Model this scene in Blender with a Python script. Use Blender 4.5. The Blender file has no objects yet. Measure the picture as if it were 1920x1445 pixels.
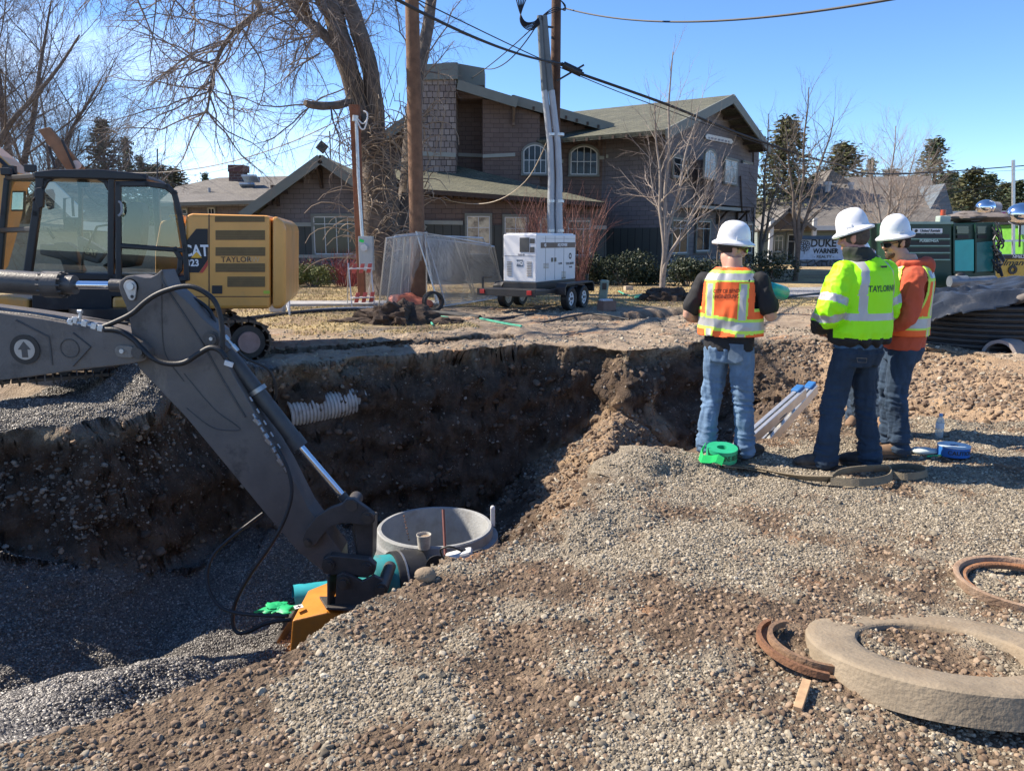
import bpy, bmesh, math, random
import numpy as np
from mathutils import Vector, Matrix, Quaternion
from mathutils.bvhtree import BVHTree
R=math.radians
scene=bpy.context.scene
# ---------------------------------------------------------------- camera, sky, sun, exposure
CAMZ=1.69; PITCH=R(10.6); FPX=1450.0
cam_d=bpy.data.cameras.new('camera'); cam=bpy.data.objects.new('camera',cam_d); scene.collection.objects.link(cam)
cam.location=(0,0,CAMZ); cam.rotation_euler=(R(90)-PITCH,0,0)
cam_d.sensor_width=36; cam_d.lens=36*FPX/1920; cam_d.clip_start=.05; cam_d.clip_end=3000
scene.camera=cam
SUN_AZ=math.atan2(.27,-.96)      # direction towards the sun in the ground plane
SUN_EL=R(43)
world=bpy.data.worlds.new('World'); scene.world=world; world.use_nodes=True
def setup_world():
    nt=world.node_tree; nt.nodes.clear(); N=nt.nodes.new; L=nt.links.new
    out=N('ShaderNodeOutputWorld'); bg=N('ShaderNodeBackground'); sky=N('ShaderNodeTexSky')
    sky.sky_type='NISHITA'; sky.sun_disc=False; sky.sun_elevation=SUN_EL
    sky.sun_rotation=R(90)-SUN_AZ; sky.altitude=1100; sky.air_density=.85; sky.dust_density=.15; sky.ozone_density=3.0
    bg.inputs['Strength'].default_value=.15
    # thin cirrus wisps low in the left of the sky
    geo=N('ShaderNodeTexCoord'); mp=N('ShaderNodeMapping'); mp.inputs['Scale'].default_value=(1.6,1.6,7.0); mp.inputs['Rotation'].default_value=(0,R(9),0)
    no=N('ShaderNodeTexNoise'); no.inputs['Scale'].default_value=1.7; no.inputs['Detail'].default_value=6; no.inputs['Roughness'].default_value=.55
    L(geo.outputs['Generated'],mp.inputs['Vector']); L(mp.outputs['Vector'],no.inputs['Vector'])
    cr=N('ShaderNodeValToRGB'); cr.color_ramp.elements[0].position=.40; cr.color_ramp.elements[1].position=.66
    L(no.outputs['Fac'],cr.inputs['Fac'])
    sep=N('ShaderNodeSeparateXYZ'); L(geo.outputs['Generated'],sep.inputs['Vector'])
    mx=N('ShaderNodeMapRange'); mx.inputs['From Min'].default_value=-.05; mx.inputs['From Max'].default_value=-.45; L(sep.outputs['X'],mx.inputs['Value'])
    mz=N('ShaderNodeMapRange'); mz.inputs['From Min'].default_value=.34; mz.inputs['From Max'].default_value=.12; L(sep.outputs['Z'],mz.inputs['Value'])
    m1=N('ShaderNodeMath'); m1.operation='MULTIPLY'; L(mx.outputs['Result'],m1.inputs[0]); L(mz.outputs['Result'],m1.inputs[1])
    m2=N('ShaderNodeMath'); m2.operation='MULTIPLY'; L(m1.outputs[0],m2.inputs[0]); L(cr.outputs['Color'],m2.inputs[1])
    m3=N('ShaderNodeMath'); m3.operation='MULTIPLY'; L(m2.outputs[0],m3.inputs[0]); m3.inputs[1].default_value=.6
    mix=N('ShaderNodeMixRGB'); L(m3.outputs[0],mix.inputs['Fac']); L(sky.outputs['Color'],mix.inputs['Color1']); mix.inputs['Color2'].default_value=(8.0,8.2,8.6,1)
    hs=N('ShaderNodeHueSaturation'); hs.inputs['Saturation'].default_value=1.12; L(mix.outputs['Color'],hs.inputs['Color'])
    tn=N('ShaderNodeMixRGB'); tn.blend_type='MULTIPLY'; tn.inputs['Fac'].default_value=1; tn.inputs['Color2'].default_value=(.70,.74,.80,1); L(hs.outputs['Color'],tn.inputs['Color1'])
    L(tn.outputs['Color'],bg.inputs['Color']); L(bg.outputs['Background'],out.inputs['Surface'])
setup_world()
sd=bpy.data.lights.new('sun','SUN'); sd.energy=4.9; sd.angle=R(.5); sd.color=(1,.89,.74)
sun=bpy.data.objects.new('sun',sd); scene.collection.objects.link(sun)
_sv=Vector((math.cos(SUN_AZ)*math.cos(SUN_EL),math.sin(SUN_AZ)*math.cos(SUN_EL),math.sin(SUN_EL)))
sun.rotation_euler=_sv.to_track_quat('Z','Y').to_euler(); sun.location=(-20,20,25)
vs=scene.view_settings; vs.view_transform='Standard'; vs.look='None'; vs.exposure=1.05; vs.gamma=1; vs.use_curve_mapping=False
scene.cycles.max_bounces=6; scene.cycles.transparent_max_bounces=16; scene.cycles.use_denoising=True
# ---------------------------------------------------------------- pixel -> world (1920x1445 photograph pixels)
SP,CP=math.sin(PITCH),math.cos(PITCH)
def ray(px,py):
    dx=(px-960)/FPX; dy=(722.5-py)/FPX
    return Vector((dx,CP+dy*SP,-SP+dy*CP))
def P(px,py,Y):
    d=ray(px,py); t=Y/d.y; return Vector((d.x*t,Y,CAMZ+d.z*t))
def G(px,py,z=0.0):
    d=ray(px,py); t=(z-CAMZ)/d.z; return Vector((d.x*t,d.y*t,z))
def hit(px,py,p0,n):
    d=ray(px,py); o=Vector((0,0,CAMZ)); t=(Vector(p0)-o).dot(Vector(n))/d.dot(Vector(n)); return o+d*t
# ---------------------------------------------------------------- noise
def _h(ix,iy,iz,seed):
    n=(ix*374761393+iy*668265263+iz*2147483647+seed*1274126177)&0xffffffff
    n=((n^(n>>13))*1274126177)&0xffffffff
    n=((n^(n>>16))*2246822519)&0xffffffff
    return ((n^(n>>15))&0xffffff)/float(0xffffff)*2-1
def vnoise(p,seed=0):
    p=np.asarray(p,dtype=np.float64); f=np.floor(p); w=p-f; i=f.astype(np.int64); w=w*w*(3-2*w)
    r=0
    for a in (0,1):
        for b in (0,1):
            for c in (0,1):
                k=(w[...,0] if a else 1-w[...,0])*(w[...,1] if b else 1-w[...,1])*(w[...,2] if c else 1-w[...,2])
                r=r+k*_h(i[...,0]+a,i[...,1]+b,i[...,2]+c,seed)
    return r
def fbm(p,oct=4,seed=0,gain=.5):
    p=np.asarray(p,dtype=np.float64); s=0; a=1; t=0
    for o in range(oct):
        s=s+a*vnoise(p*(2.03**o)+17.3*o,seed+o); t+=a; a*=gain
    return s/t
# ---------------------------------------------------------------- materials
_M={}
def nodes_of(m):
    m.use_nodes=True; nt=m.node_tree; b=nt.nodes.get('Principled BSDF'); return nt,nt.nodes.new,nt.links.new,b
def mat(name,c,rough=.6,metal=0,var=.18,vs=6,bump=0,bs=60,dirt=0,dirtc=(.25,.2,.15),ds=3,spec=.5,coat=0):
    if name in _M: return _M[name]
    m=bpy.data.materials.new(name); nt,N,L,b=nodes_of(m); _M[name]=m
    b.inputs['Roughness'].default_value=rough; b.inputs['Metallic'].default_value=metal; b.inputs['Specular IOR Level'].default_value=spec
    if coat: b.inputs['Coat Weight'].default_value=coat; b.inputs['Coat Roughness'].default_value=.15
    tc=N('ShaderNodeTexCoord'); no=N('ShaderNodeTexNoise'); no.inputs['Scale'].default_value=vs; no.inputs['Detail'].default_value=5; no.inputs['Roughness'].default_value=.6
    L(tc.outputs['Object'],no.inputs['Vector'])
    mr=N('ShaderNodeMapRange'); mr.inputs['From Min'].default_value=.25; mr.inputs['From Max'].default_value=.75; mr.inputs['To Min'].default_value=1-var; mr.inputs['To Max'].default_value=1+var
    L(no.outputs['Fac'],mr.inputs['Value'])
    mu=N('ShaderNodeMixRGB'); mu.blend_type='MULTIPLY'; mu.inputs['Fac'].default_value=1; mu.inputs['Color1'].default_value=(*c,1); L(mr.outputs['Result'],mu.inputs['Color2'])
    col=mu.outputs['Color']
    if dirt:
        n2=N('ShaderNodeTexNoise'); n2.inputs['Scale'].default_value=ds; n2.inputs['Detail'].default_value=8; n2.inputs['Roughness'].default_value=.7; L(tc.outputs['Object'],n2.inputs['Vector'])
        cr=N('ShaderNodeMapRange'); cr.inputs['From Min'].default_value=.62-.2*dirt; cr.inputs['From Max'].default_value=.78-.1*dirt; cr.inputs['To Max'].default_value=min(1,.35+.6*dirt); L(n2.outputs['Fac'],cr.inputs['Value'])
        mm=N('ShaderNodeMixRGB'); L(cr.outputs['Result'],mm.inputs['Fac']); L(col,mm.inputs['Color1']); mm.inputs['Color2'].default_value=(*dirtc,1); col=mm.outputs['Color']
        rr=N('ShaderNodeMapRange'); rr.inputs['To Min'].default_value=rough; rr.inputs['To Max'].default_value=max(rough,.85); L(cr.outputs['Result'],rr.inputs['Value']); L(rr.outputs['Result'],b.inputs['Roughness'])
    L(col,b.inputs['Base Color'])
    if bump:
        n3=N('ShaderNodeTexNoise'); n3.inputs['Scale'].default_value=bs; n3.inputs['Detail'].default_value=4; L(tc.outputs['Object'],n3.inputs['Vector'])
        bu=N('ShaderNodeBump'); bu.inputs['Strength'].default_value=bump; bu.inputs['Distance'].default_value=.02; L(n3.outputs['Fac'],bu.inputs['Height']); L(bu.outputs['Normal'],b.inputs['Normal'])
    return m
def stain(m,c,scale,lo,hi,amt,stretch=(1,1,1)):
    nt,N,L,b=nodes_of(m); src=b.inputs['Base Color'].links[0].from_socket; tc=N('ShaderNodeTexCoord'); mp=N('ShaderNodeMapping'); mp.inputs['Scale'].default_value=stretch; L(tc.outputs['Object'],mp.inputs['Vector'])
    n=N('ShaderNodeTexNoise'); n.inputs['Scale'].default_value=scale; n.inputs['Detail'].default_value=9; n.inputs['Roughness'].default_value=.72; L(mp.outputs['Vector'],n.inputs['Vector'])
    r=N('ShaderNodeMapRange'); r.inputs['From Min'].default_value=lo; r.inputs['From Max'].default_value=hi; r.inputs['To Max'].default_value=amt; L(n.outputs['Fac'],r.inputs['Value']); x=N('ShaderNodeMixRGB'); L(r.outputs['Result'],x.inputs['Fac']); L(src,x.inputs['Color1']); x.inputs['Color2'].default_value=(*c,1); L(x.outputs['Color'],b.inputs['Base Color']); return m
def mat_tiles(name,c1,c2,mortar,bw,bh,offset=.5,msize=.006,rough=.8,bump=.6,var=.25,wide=(1,1)):
    """rows of shingles / boards laid out in the metre UVs"""
    if name in _M: return _M[name]
    m=bpy.data.materials.new(name); nt,N,L,b=nodes_of(m); _M[name]=m
    b.inputs['Roughness'].default_value=rough
    uv=N('ShaderNodeUVMap'); br=N('ShaderNodeTexBrick'); br.inputs['Scale'].default_value=1
    br.inputs['Brick Width'].default_value=bw; br.inputs['Row Height'].default_value=bh; br.inputs['Mortar Size'].default_value=msize; br.inputs['Mortar Smooth'].default_value=.3
    br.offset=offset; br.inputs['Color1'].default_value=(*c1,1); br.inputs['Color2'].default_value=(*c2,1); br.inputs['Mortar'].default_value=(*mortar,1)
    L(uv.outputs['UV'],br.inputs['Vector'])
    no=N('ShaderNodeTexNoise'); no.inputs['Scale'].default_value=.8; no.inputs['Detail'].default_value=8; no.inputs['Roughness'].default_value=.7; L(uv.outputs['UV'],no.inputs['Vector'])
    mr=N('ShaderNodeMapRange'); mr.inputs['From Min'].default_value=.25; mr.inputs['From Max'].default_value=.75; mr.inputs['To Min'].default_value=1-var; mr.inputs['To Max'].default_value=1+var; L(no.outputs['Fac'],mr.inputs['Value'])
    mu=N('ShaderNodeMixRGB'); mu.blend_type='MULTIPLY'; mu.inputs['Fac'].default_value=1; L(br.outputs['Color'],mu.inputs['Color1']); L(mr.outputs['Result'],mu.inputs['Color2']); L(mu.outputs['Color'],b.inputs['Base Color'])
    # saw-tooth height up each row
    sp=N('ShaderNodeSeparateXYZ'); L(uv.outputs['UV'],sp.inputs['Vector'])
    dv=N('ShaderNodeMath'); dv.operation='DIVIDE'; L(sp.outputs['Y'],dv.inputs[0]); dv.inputs[1].default_value=bh
    fr=N('ShaderNodeMath'); fr.operation='FRACT'; L(dv.outputs[0],fr.inputs[0])
    su=N('ShaderNodeMath'); su.operation='SUBTRACT'; su.inputs[0].default_value=1; L(fr.outputs[0],su.inputs[1])
    s2=N('ShaderNodeMath'); s2.operation='MULTIPLY_ADD'; L(br.outputs['Fac'],s2.inputs[0]); s2.inputs[1].default_value=-.7; L(su.outputs[0],s2.inputs[2])
    bu=N('ShaderNodeBump'); bu.inputs['Strength'].default_value=bump; bu.inputs['Distance'].default_value=.03; L(s2.outputs[0],bu.inputs['Height']); L(bu.outputs['Normal'],b.inputs['Normal'])
    return m
def mat_glass(name,tint=(.05,.06,.07),rough=.03,alpha=.45):
    if name in _M: return _M[name]
    m=bpy.data.materials.new(name); nt,N,L,b=nodes_of(m); _M[name]=m
    b.inputs['Base Color'].default_value=(*tint,1); b.inputs['Roughness'].default_value=rough; b.inputs['Specular IOR Level'].default_value=.8
    tr=N('ShaderNodeBsdfTransparent'); tr.inputs['Color'].default_value=(.78,.84,.82,1); mx=N('ShaderNodeMixShader'); mx.inputs['Fac'].default_value=alpha
    gl=N('ShaderNodeBsdfGlossy'); gl.inputs['Roughness'].default_value=rough; gl.inputs['Color'].default_value=(.7,.75,.75,1); pet=max(tint)>.3
    L(tr.outputs[0],mx.inputs[1]); L((b if pet else gl).outputs[0],mx.inputs[2]); L(mx.outputs[0],nt.nodes['Material Output'].inputs['Surface'])
    return m
# ---------------------------------------------------------------- mesh builder
def frame(d,up=None):
    d=Vector(d).normalized(); u=Vector(up) if up is not None else (Vector((0,0,1)) if abs(d.z)<.95 else Vector((0,1,0)))
    x=u.cross(d); 
    if x.length<1e-6: x=Vector((1,0,0)).cross(d)
    x.normalize(); y=d.cross(x); return x,y,d
class MB:
    def __init__(s): s.v=[]; s.f=[]; s.m=[]; s.sm=[]; s.mi=0; s.smooth=False; s.T=None
    def add(s,vs,fs,smooth=None):
        o=len(s.v)
        if s.T is not None: vs=[s.T@Vector(q) for q in vs]
        s.v.extend([tuple(q) for q in vs]); sm=s.smooth if smooth is None else smooth
        for f in fs: s.f.append(tuple(i+o for i in f)); s.m.append(s.mi); s.sm.append(sm)
        return s
    def box(s,c,d,rz=0,M=None):
        x,y,z=d[0]/2,d[1]/2,d[2]/2; q=[(-x,-y,-z),(x,-y,-z),(x,y,-z),(-x,y,-z),(-x,-y,z),(x,-y,z),(x,y,z),(-x,y,z)]
        MM=Matrix.Translation(Vector(c))@(M if M is not None else Matrix.Rotation(rz,4,'Z'))
        return s.add([MM@Vector(p) for p in q],[(0,3,2,1),(4,5,6,7),(0,1,5,4),(1,2,6,5),(2,3,7,6),(3,0,4,7)],False)
    def bar(s,a,b,w,h,up=None):
        a,b=Vector(a),Vector(b); x,y,d=frame(b-a,up); L=(b-a).length
        M=Matrix((x,y,d)).transposed().to_4x4(); return s.box((a+b)/2,(w,h,L),M=M)
    def cyl(s,a,b,r0,r1=None,n=16,caps=True,smooth=True):
        r1=r0 if r1 is None else r1; a,b=Vector(a),Vector(b); x,y,d=frame(b-a); vs=[]
        for p,r in ((a,r0),(b,r1)):
            for i in range(n):
                t=2*math.pi*i/n; vs.append(p+x*(r*math.cos(t))+y*(r*math.sin(t)))
        s.add(vs,[(i,(i+1)%n,n+(i+1)%n,n+i) for i in range(n)],smooth)
        if caps:
            s.add(vs[:n],[tuple(range(n))[::-1]],False); s.add(vs[n:],[tuple(range(n))],False)
        return s
    def tube(s,path,r,n=8,caps=True,smooth=True):
        path=[Vector(p) for p in path]; k=len(path); rr=r if hasattr(r,'__len__') else [r]*k
        vs=[]; px=None
        for i,p in enumerate(path):
            d=(path[min(i+1,k-1)]-path[max(i-1,0)])
            if d.length<1e-9: d=Vector((0,0,1))
            d.normalize()
            if px is None: x,y,_=frame(d)
            else:
                x=px-d*px.dot(d)
                if x.length<1e-6: x,_,_=frame(d)
                x.normalize(); y=d.cross(x)
            px=x
            for j in range(n):
                t=2*math.pi*j/n; vs.append(p+x*(rr[i]*math.cos(t))+y*(rr[i]*math.sin(t)))
        fs=[(i*n+j,i*n+(j+1)%n,(i+1)*n+(j+1)%n,(i+1)*n+j) for i in range(k-1) for j in range(n)]
        if caps: fs+= [tuple(range(n))[::-1],tuple(range((k-1)*n,k*n))]
        return s.add(vs,fs,smooth)
    def prism(s,poly,off,smooth=False):
        """poly: list of 3D points (planar), off: extrusion vector"""
        poly=[Vector(p) for p in poly]; off=Vector(off); n=len(poly)
        nrm=Vector((0,0,0))
        for i in range(n): nrm+=poly[i].cross(poly[(i+1)%n])
        if nrm.dot(off)>0: poly=poly[::-1]
        vs=poly+[p+off for p in poly]
        return s.add(vs,[tuple(range(n)),tuple(range(n,2*n))[::-1]]+[(i,i+n,(i+1)%n+n,(i+1)%n) for i in range(n)],smooth)
    def lathe(s,prof,c=(0,0,0),M=None,n=24,a0=0,a1=2*math.pi,smooth=True,closed=False):
        full=abs(a1-a0-2*math.pi)<1e-6; k=n if full else n+1; c=Vector(c); vs=[]; m=len(prof)
        for i in range(k):
            t=a0+(a1-a0)*i/n
            for (r,z) in prof:
                p=Vector((r*math.cos(t),r*math.sin(t),z)); p=(M@p if M is not None else p)+c; vs.append(p)
        fs=[]; mm=m if closed else m-1
        for i in range(n):
            i2=(i+1)%k
            for j in range(mm):
                j2=(j+1)%m
                fs.append((i*m+j,i2*m+j,i2*m+j2,i*m+j2))
        if not full and closed: fs+=[tuple(range(m))[::-1],tuple(range((k-1)*m,k*m))]
        return s.add(vs,fs,smooth)
    def ell(s,c,r,M=None,n=12,k=8):
        r=(r,r,r) if not hasattr(r,'__len__') else r; c=Vector(c); vs=[]
        for i in range(1,k):
            ph=math.pi*i/k
            for j in range(n):
                t=2*math.pi*j/n; p=Vector((r[0]*math.sin(ph)*math.cos(t),r[1]*math.sin(ph)*math.sin(t),r[2]*math.cos(ph))); vs.append((M@p if M is not None else p)+c)
        a=Vector((0,0,r[2])); b=Vector((0,0,-r[2])); vs+= [(M@a if M is not None else a)+c,(M@b if M is not None else b)+c]; q=(k-1)*n
        fs=[((i)*n+j,(i+1)*n+j,(i+1)*n+(j+1)%n,i*n+(j+1)%n) for i in range(k-2) for j in range(n)]
        fs+=[(q,j,(j+1)%n) for j in range(n)]+[(q+1,(k-2)*n+(j+1)%n,(k-2)*n+j) for j in range(n)]
        return s.add(vs,fs,True)
    def loft(s,rings,caps=True,smooth=True):
        n=len(rings[0]); vs=[p for r in rings for p in r]; k=len(rings)
        fs=[(i*n+j,i*n+(j+1)%n,(i+1)*n+(j+1)%n,(i+1)*n+j) for i in range(k-1) for j in range(n)]
        if caps: fs+=[tuple(range(n))[::-1],tuple(range((k-1)*n,k*n))]
        return s.add(vs,fs,smooth)
    def build(s,name,mats,parent=None,world=False,bevel=0,seg=2,uv=False,recalc=True,link=True):
        me=bpy.data.meshes.new(name); vs=s.v
        if world and parent is not None:
            I=WM.get(parent,Matrix()).inverted(); vs=[I@Vector(p) for p in vs]
        me.from_pydata([tuple(p) for p in vs],[],s.f)
        me.polygons.foreach_set('use_smooth',s.sm); me.polygons.foreach_set('material_index',s.m)
        mats=mats if isinstance(mats,(list,tuple)) else [mats]
        for q in mats: me.materials.append(q)
        if recalc:
            bm=bmesh.new(); bm.from_mesh(me); bmesh.ops.recalc_face_normals(bm,faces=bm.faces); bm.to_mesh(me); bm.free()
        me.update()
        if any(s.sm): me.set_sharp_from_angle(angle=R(44))
        if uv: metre_uv(me)
        o=bpy.data.objects.new(name,me); scene.collection.objects.link(o)
        if parent is not None: o.parent=parent; WM[o]=WM.get(parent,Matrix())
        if bevel:
            b=o.modifiers.new('bevel','BEVEL'); b.width=bevel; b.segments=seg; b.limit_method='ANGLE'; b.angle_limit=R(35); b.harden_normals=False
        return o
WM={}
def metre_uv(me):
    uvl=me.uv_layers.new(name='UVMap')
    n=len(me.loops); out=np.zeros(n*2)
    for p in me.polygons:
        nr=p.normal
        u=Vector((0,0,1)).cross(nr)
        if u.length<.05: u=Vector((1,0,0)); v=Vector((0,1,0))
        else: u.normalize(); v=nr.cross(u)
        for li in p.loop_indices:
            co=me.vertices[me.loops[li].vertex_index].co; out[2*li]=co.dot(u); out[2*li+1]=co.dot(v)
    uvl.data.foreach_set('uv',out)
def tag(o,label,cat,group=None,kind=None):
    if label: o['label']=label
    if cat: o['category']=cat
    if group: o['group']=group
    if kind: o['kind']=kind
    return o
def thing(name,label,cat,loc=(0,0,0),rz=0,group=None):
    o=bpy.data.objects.new(name,None); scene.collection.objects.link(o); o.location=loc; o.rotation_euler=(0,0,rz); o.empty_display_size=.2
    WM[o]=Matrix.Translation(Vector(loc))@Matrix.Rotation(rz,4,'Z'); tag(o,label,cat,group); return o
def copy_tree(o,parent=None):
    c=o.copy(); scene.collection.objects.link(c); c.parent=parent
    for ch in list(o.children): copy_tree(ch,c)
    return c
def text_mesh(s,size,bold=0.0,extrude=.0,align='CENTER',space=1.0,shear=0):
    cu=bpy.data.curves.new('txt','FONT'); cu.body=s; cu.size=size; cu.offset=bold; cu.extrude=extrude; cu.align_x=align; cu.align_y='CENTER'; cu.space_character=space; cu.shear=shear; cu.resolution_u=3
    o=bpy.data.objects.new('txt',cu); scene.collection.objects.link(o); me=bpy.data.meshes.new_from_object(o); bpy.data.objects.remove(o); return me
def text(name,s,size,m,parent,origin,xdir,ydir=(0,0,1),world=False,bold=0.0,sx=1.0,thick=.003,**k):
    """lettering as raised mesh: origin centre, xdir reading direction"""
    me=text_mesh(s,size,bold=bold,extrude=thick/2,**k)
    x=Vector(xdir).normalized(); y=Vector(ydir).normalized(); z=x.cross(y).normalized(); y=z.cross(x)
    A=Matrix((x*sx,y,z)).transposed().to_4x4(); A.translation=Vector(origin)
    if world and parent is not None: A=WM.get(parent,Matrix()).inverted()@A
    me.transform(A); me.materials.clear(); me.materials.append(m); me.name=name
    o=bpy.data.objects.new(name,me); scene.collection.objects.link(o)
    if parent is not None: o.parent=parent
    return o
def catenary(a,b,sag,n=24):
    a,b=Vector(a),Vector(b); return [a.lerp(b,i/n)-Vector((0,0,4*sag*(i/n)*(1-i/n))) for i in range(n+1)]
def spline(pts,n=8):
    pts=[Vector(p) for p in pts]; out=[]
    for i in range(len(pts)-1):
        p0=pts[max(i-1,0)];p1=pts[i];p2=pts[i+1];p3=pts[min(i+2,len(pts)-1)]
        for j in range(n):
            t=j/n; out.append(.5*((2*p1)+(p2-p0)*t+(2*p0-5*p1+4*p2-p3)*t*t+(3*p1-p0-3*p2+p3)*t**3))
    out.append(pts[-1]); return out
def evaluated(o):
    dg=bpy.context.evaluated_depsgraph_get(); return bpy.data.meshes.new_from_object(o.evaluated_get(dg))
# ================================================================ THE GROUND
def g2(px,py,z=0): p=G(px,py,z); return (p.x,p.y)
LEDGE=.33
RIM=[(-9,7.2),(-7.4,7.8),g2(0,812,-LEDGE),g2(150,795,-LEDGE),g2(300,768,-LEDGE),g2(395,722,-.2),g2(500,692),g2(600,680),g2(700,672),g2(860,660),g2(1000,650),
     g2(1090,652),(1.35,12.35),(1.80,11.95),(2.35,12.3),g2(1310,641),g2(1420,640),g2(1530,640),g2(1640,648),(6.9,11.6),(7.6,10.4),(8.2,8.6),(7.4,7.6),(5.6,7.35),(4.5,7.15),g2(1650,784),
     g2(1520,806),g2(1400,832),g2(1300,862),g2(1190,880),g2(1120,915),g2(1060,962),g2(960,1012),g2(880,1042),g2(790,1082),g2(650,1152),
     g2(560,1200),g2(400,1258),g2(290,1290),g2(180,1335),g2(0,1400),(-2.3,2.05),(-3.2,1.9),(-6,1.7),(-9,1.6)]
RIM=np.array(RIM)
NEAR0=25  # index of the first near-rim vertex
def seg_dist(x,y,a,b):
    ax,ay=a; bx,by=b; dx,dy=bx-ax,by-ay; L=dx*dx+dy*dy+1e-12
    t=np.clip(((x-ax)*dx+(y-ay)*dy)/L,0,1); return np.hypot(x-ax-t*dx,y-ay-t*dy)
def poly_sd(x,y,poly):
    ins=np.zeros(x.shape,bool); n=len(poly); df=np.full(x.shape,1e9); dn=np.full(x.shape,1e9)
    for i in range(n):
        a=poly[i]; b=poly[(i+1)%n]
        c=((a[1]>y)!=(b[1]>y))&(x<(b[0]-a[0])*(y-a[1])/((b[1]-a[1])+1e-12)+a[0]); ins^=c
        d=seg_dist(x,y,a,b)
        if i>=NEAR0-5 and i<n: dn=np.minimum(dn,d)
        else: df=np.minimum(df,d)
    return ins,df,dn
def pl_dist(x,y,pl):
    d=np.full(x.shape,1e9)
    for i in range(len(pl)-1): d=np.minimum(d,seg_dist(x,y,pl[i],pl[i+1]))
    return d
def sst(t): t=np.clip(t,0,1); return t*t*(3-2*t)
DITCH=[g2(330,672),g2(505,664),g2(640,655),g2(780,644),g2(880,634),g2(925,628)]
DITCH2=[g2(1090,598),g2(1170,594),g2(1290,582),g2(1400,575)]
FLX=[-9,-6,-4.8,-3.8,-2.3,-1,1,2.5,4,6,8]; FLZ=[-1.3,-1.5,-1.75,-2.3,-2.45,-2.85,-2.7,-2.1,-1.1,-.6,-.45]
def height(x,y):
    """returns z plus zone masks"""
    q=np.stack([x,y,0*x],-1)
    n1=fbm(q*1.1,4,3); n2=fbm(q*4.0,4,11); n3=fbm(q*14,3,23)
    z=.035*fbm(q*.5,3,5)+.02*n1+.012*n2*np.clip(1.2-y/30,0.1,1)
    z=z-LEDGE*sst((-3.1-x)/.9)*sst((10.6-y)/1.2)*sst((y-3.0)/2)
    n5=fbm(q*1.7+90,3,61); xx=x+.07*n5+.015*n2; yy=y+.11*fbm(q*1.1+50,3,31)+.01*n2
    ins,df,dn=poly_sd(xx,yy,RIM)
    # broken edge: scallops
    df2=df+.05*fbm(q*1.3+9,2,41)*(df<1.2)
    zf=np.interp(x,FLX,FLZ)+.10*n1+.05*n2
    wl=np.where(x<-3.2,.42,.62)                       # far wall run
    right=sst((x-3.6)/2.2)
    wl=wl*(1-right)+right*1.9
    wn=np.interp(x,[-6,-2.4,-1.3,-.4,2,3.2,5],[4.4,4.0,1.7,.55,.45,.6,1.6])+0*y
    kf=np.clip(df2/wl,0,1); kn=np.clip(dn/wn,0,1)
    kn=sst(kn)*.4+kn*.6
    k=np.minimum(kf,kn)*ins
    # talus at the foot of the far wall
    tal=np.clip(1-(df2-wl)/.9,0,1)**2*.30*(kf>=.98)*ins
    zt=zf*k+tal
    # spur of soil leaning on the far wall
    def ridge(pl,hs,w,p=1.0):
        best=np.full(x.shape,-9.)
        for i in range(len(pl)-1):
            a=np.array(pl[i]);b=np.array(pl[i+1]); d=b-a; t=np.clip(((x-a[0])*d[0]+(y-a[1])*d[1])/(d@d),0,1)
            dist=np.hypot(x-a[0]-t*d[0],y-a[1]-t*d[1]); best=np.maximum(best,hs[i]*(1-t)+hs[i+1]*t-w*dist)
        return best
    sp=ridge([(1.75,12.2),(1.45,11.0),(1.15,9.8),(.75,8.6),(.45,7.4)],[-.85,-1.0,-1.3,-1.7,-2.3],.75)+.13*n2+.10*n1
    zt=np.where(ins&(sp>zt),sp,zt)
    sp2=ridge([(2.3,12.6),(2.2,11.9)],[-.02,-.7],2.6)+.12*n2
    zt=np.where(ins&(sp2>zt),sp2,zt)
    # heaps on the left floor
    for (cx,cy,h,r) in ((-2.9,4.7,.30,1.0),(-3.9,5.5,.25,.9),(-3.3,3.6,.28,.7)):
        zt=zt+ins*h*np.exp(-((x-cx)**2+(y-cy)**2)/(r*r))*.9
    z=z+zt*np.where(ins,1,0)
    # lips and mounds outside
    out=~ins
    lip=np.exp(-((df-.25)/.28)**2)*(.05+.06*n2)*out*(y>4)
    z=z+lip
    lipn=np.exp(-((dn-.22)/.28)**2)*(.03+.06*n2)*out*(y<7.2)*(x>.3)
    z=z+lipn
    m=G(262,772,-LEDGE); d=np.hypot((x-m.x-.05)/1.15,(y-m.y-.85)/.85); z=z+np.clip(.66-.66*d,0,1)*out+0
    m=G(60,775,-LEDGE); d=np.hypot((x-m.x)/1.3,(y-m.y-.1)/.7); z=z+np.clip(.16-.16*d,0,1)*out
    m=G(1210,870); d=np.hypot((x-m.x+.05)/.40,(y-m.y)/.32); z=z+.16*np.exp(-d*d)
    m=G(845,1075); d=np.hypot((x-m.x)/.3,(y-m.y)/.2); z=z+.05*np.exp(-d*d)
    # narrow ditches in the dry lawn
    dd=pl_dist(xx,yy,DITCH); z=z-.50*sst(1-(dd-.30)/.10)*out
    dd2=pl_dist(xx,yy,DITCH2); z=z-.35*sst(1-(dd2-.35)/.2)*out
    z=z+.07*np.exp(-((dd-.75)/.25)**2)*(.5+n2)*out
    nb_=(y<7.6)*out*(dn<9); z=z+nb_*(.035*fbm(q*2.2+31,3,51)+.016*fbm(q*6.5+7,3,52))
    ct=np.abs(x*.8+y*.6-4.3+.12*n1); z=z-nb_*.022*np.exp(-((ct-.0)/.10)**2); ct2=np.abs(x*.8+y*.6-5.9+.12*n1); z=z-nb_*.022*np.exp(-(ct2/.10)**2)
    # track marks across the dirt road
    u=x*.94+y*.34; v=-x*.34+y*.94
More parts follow.
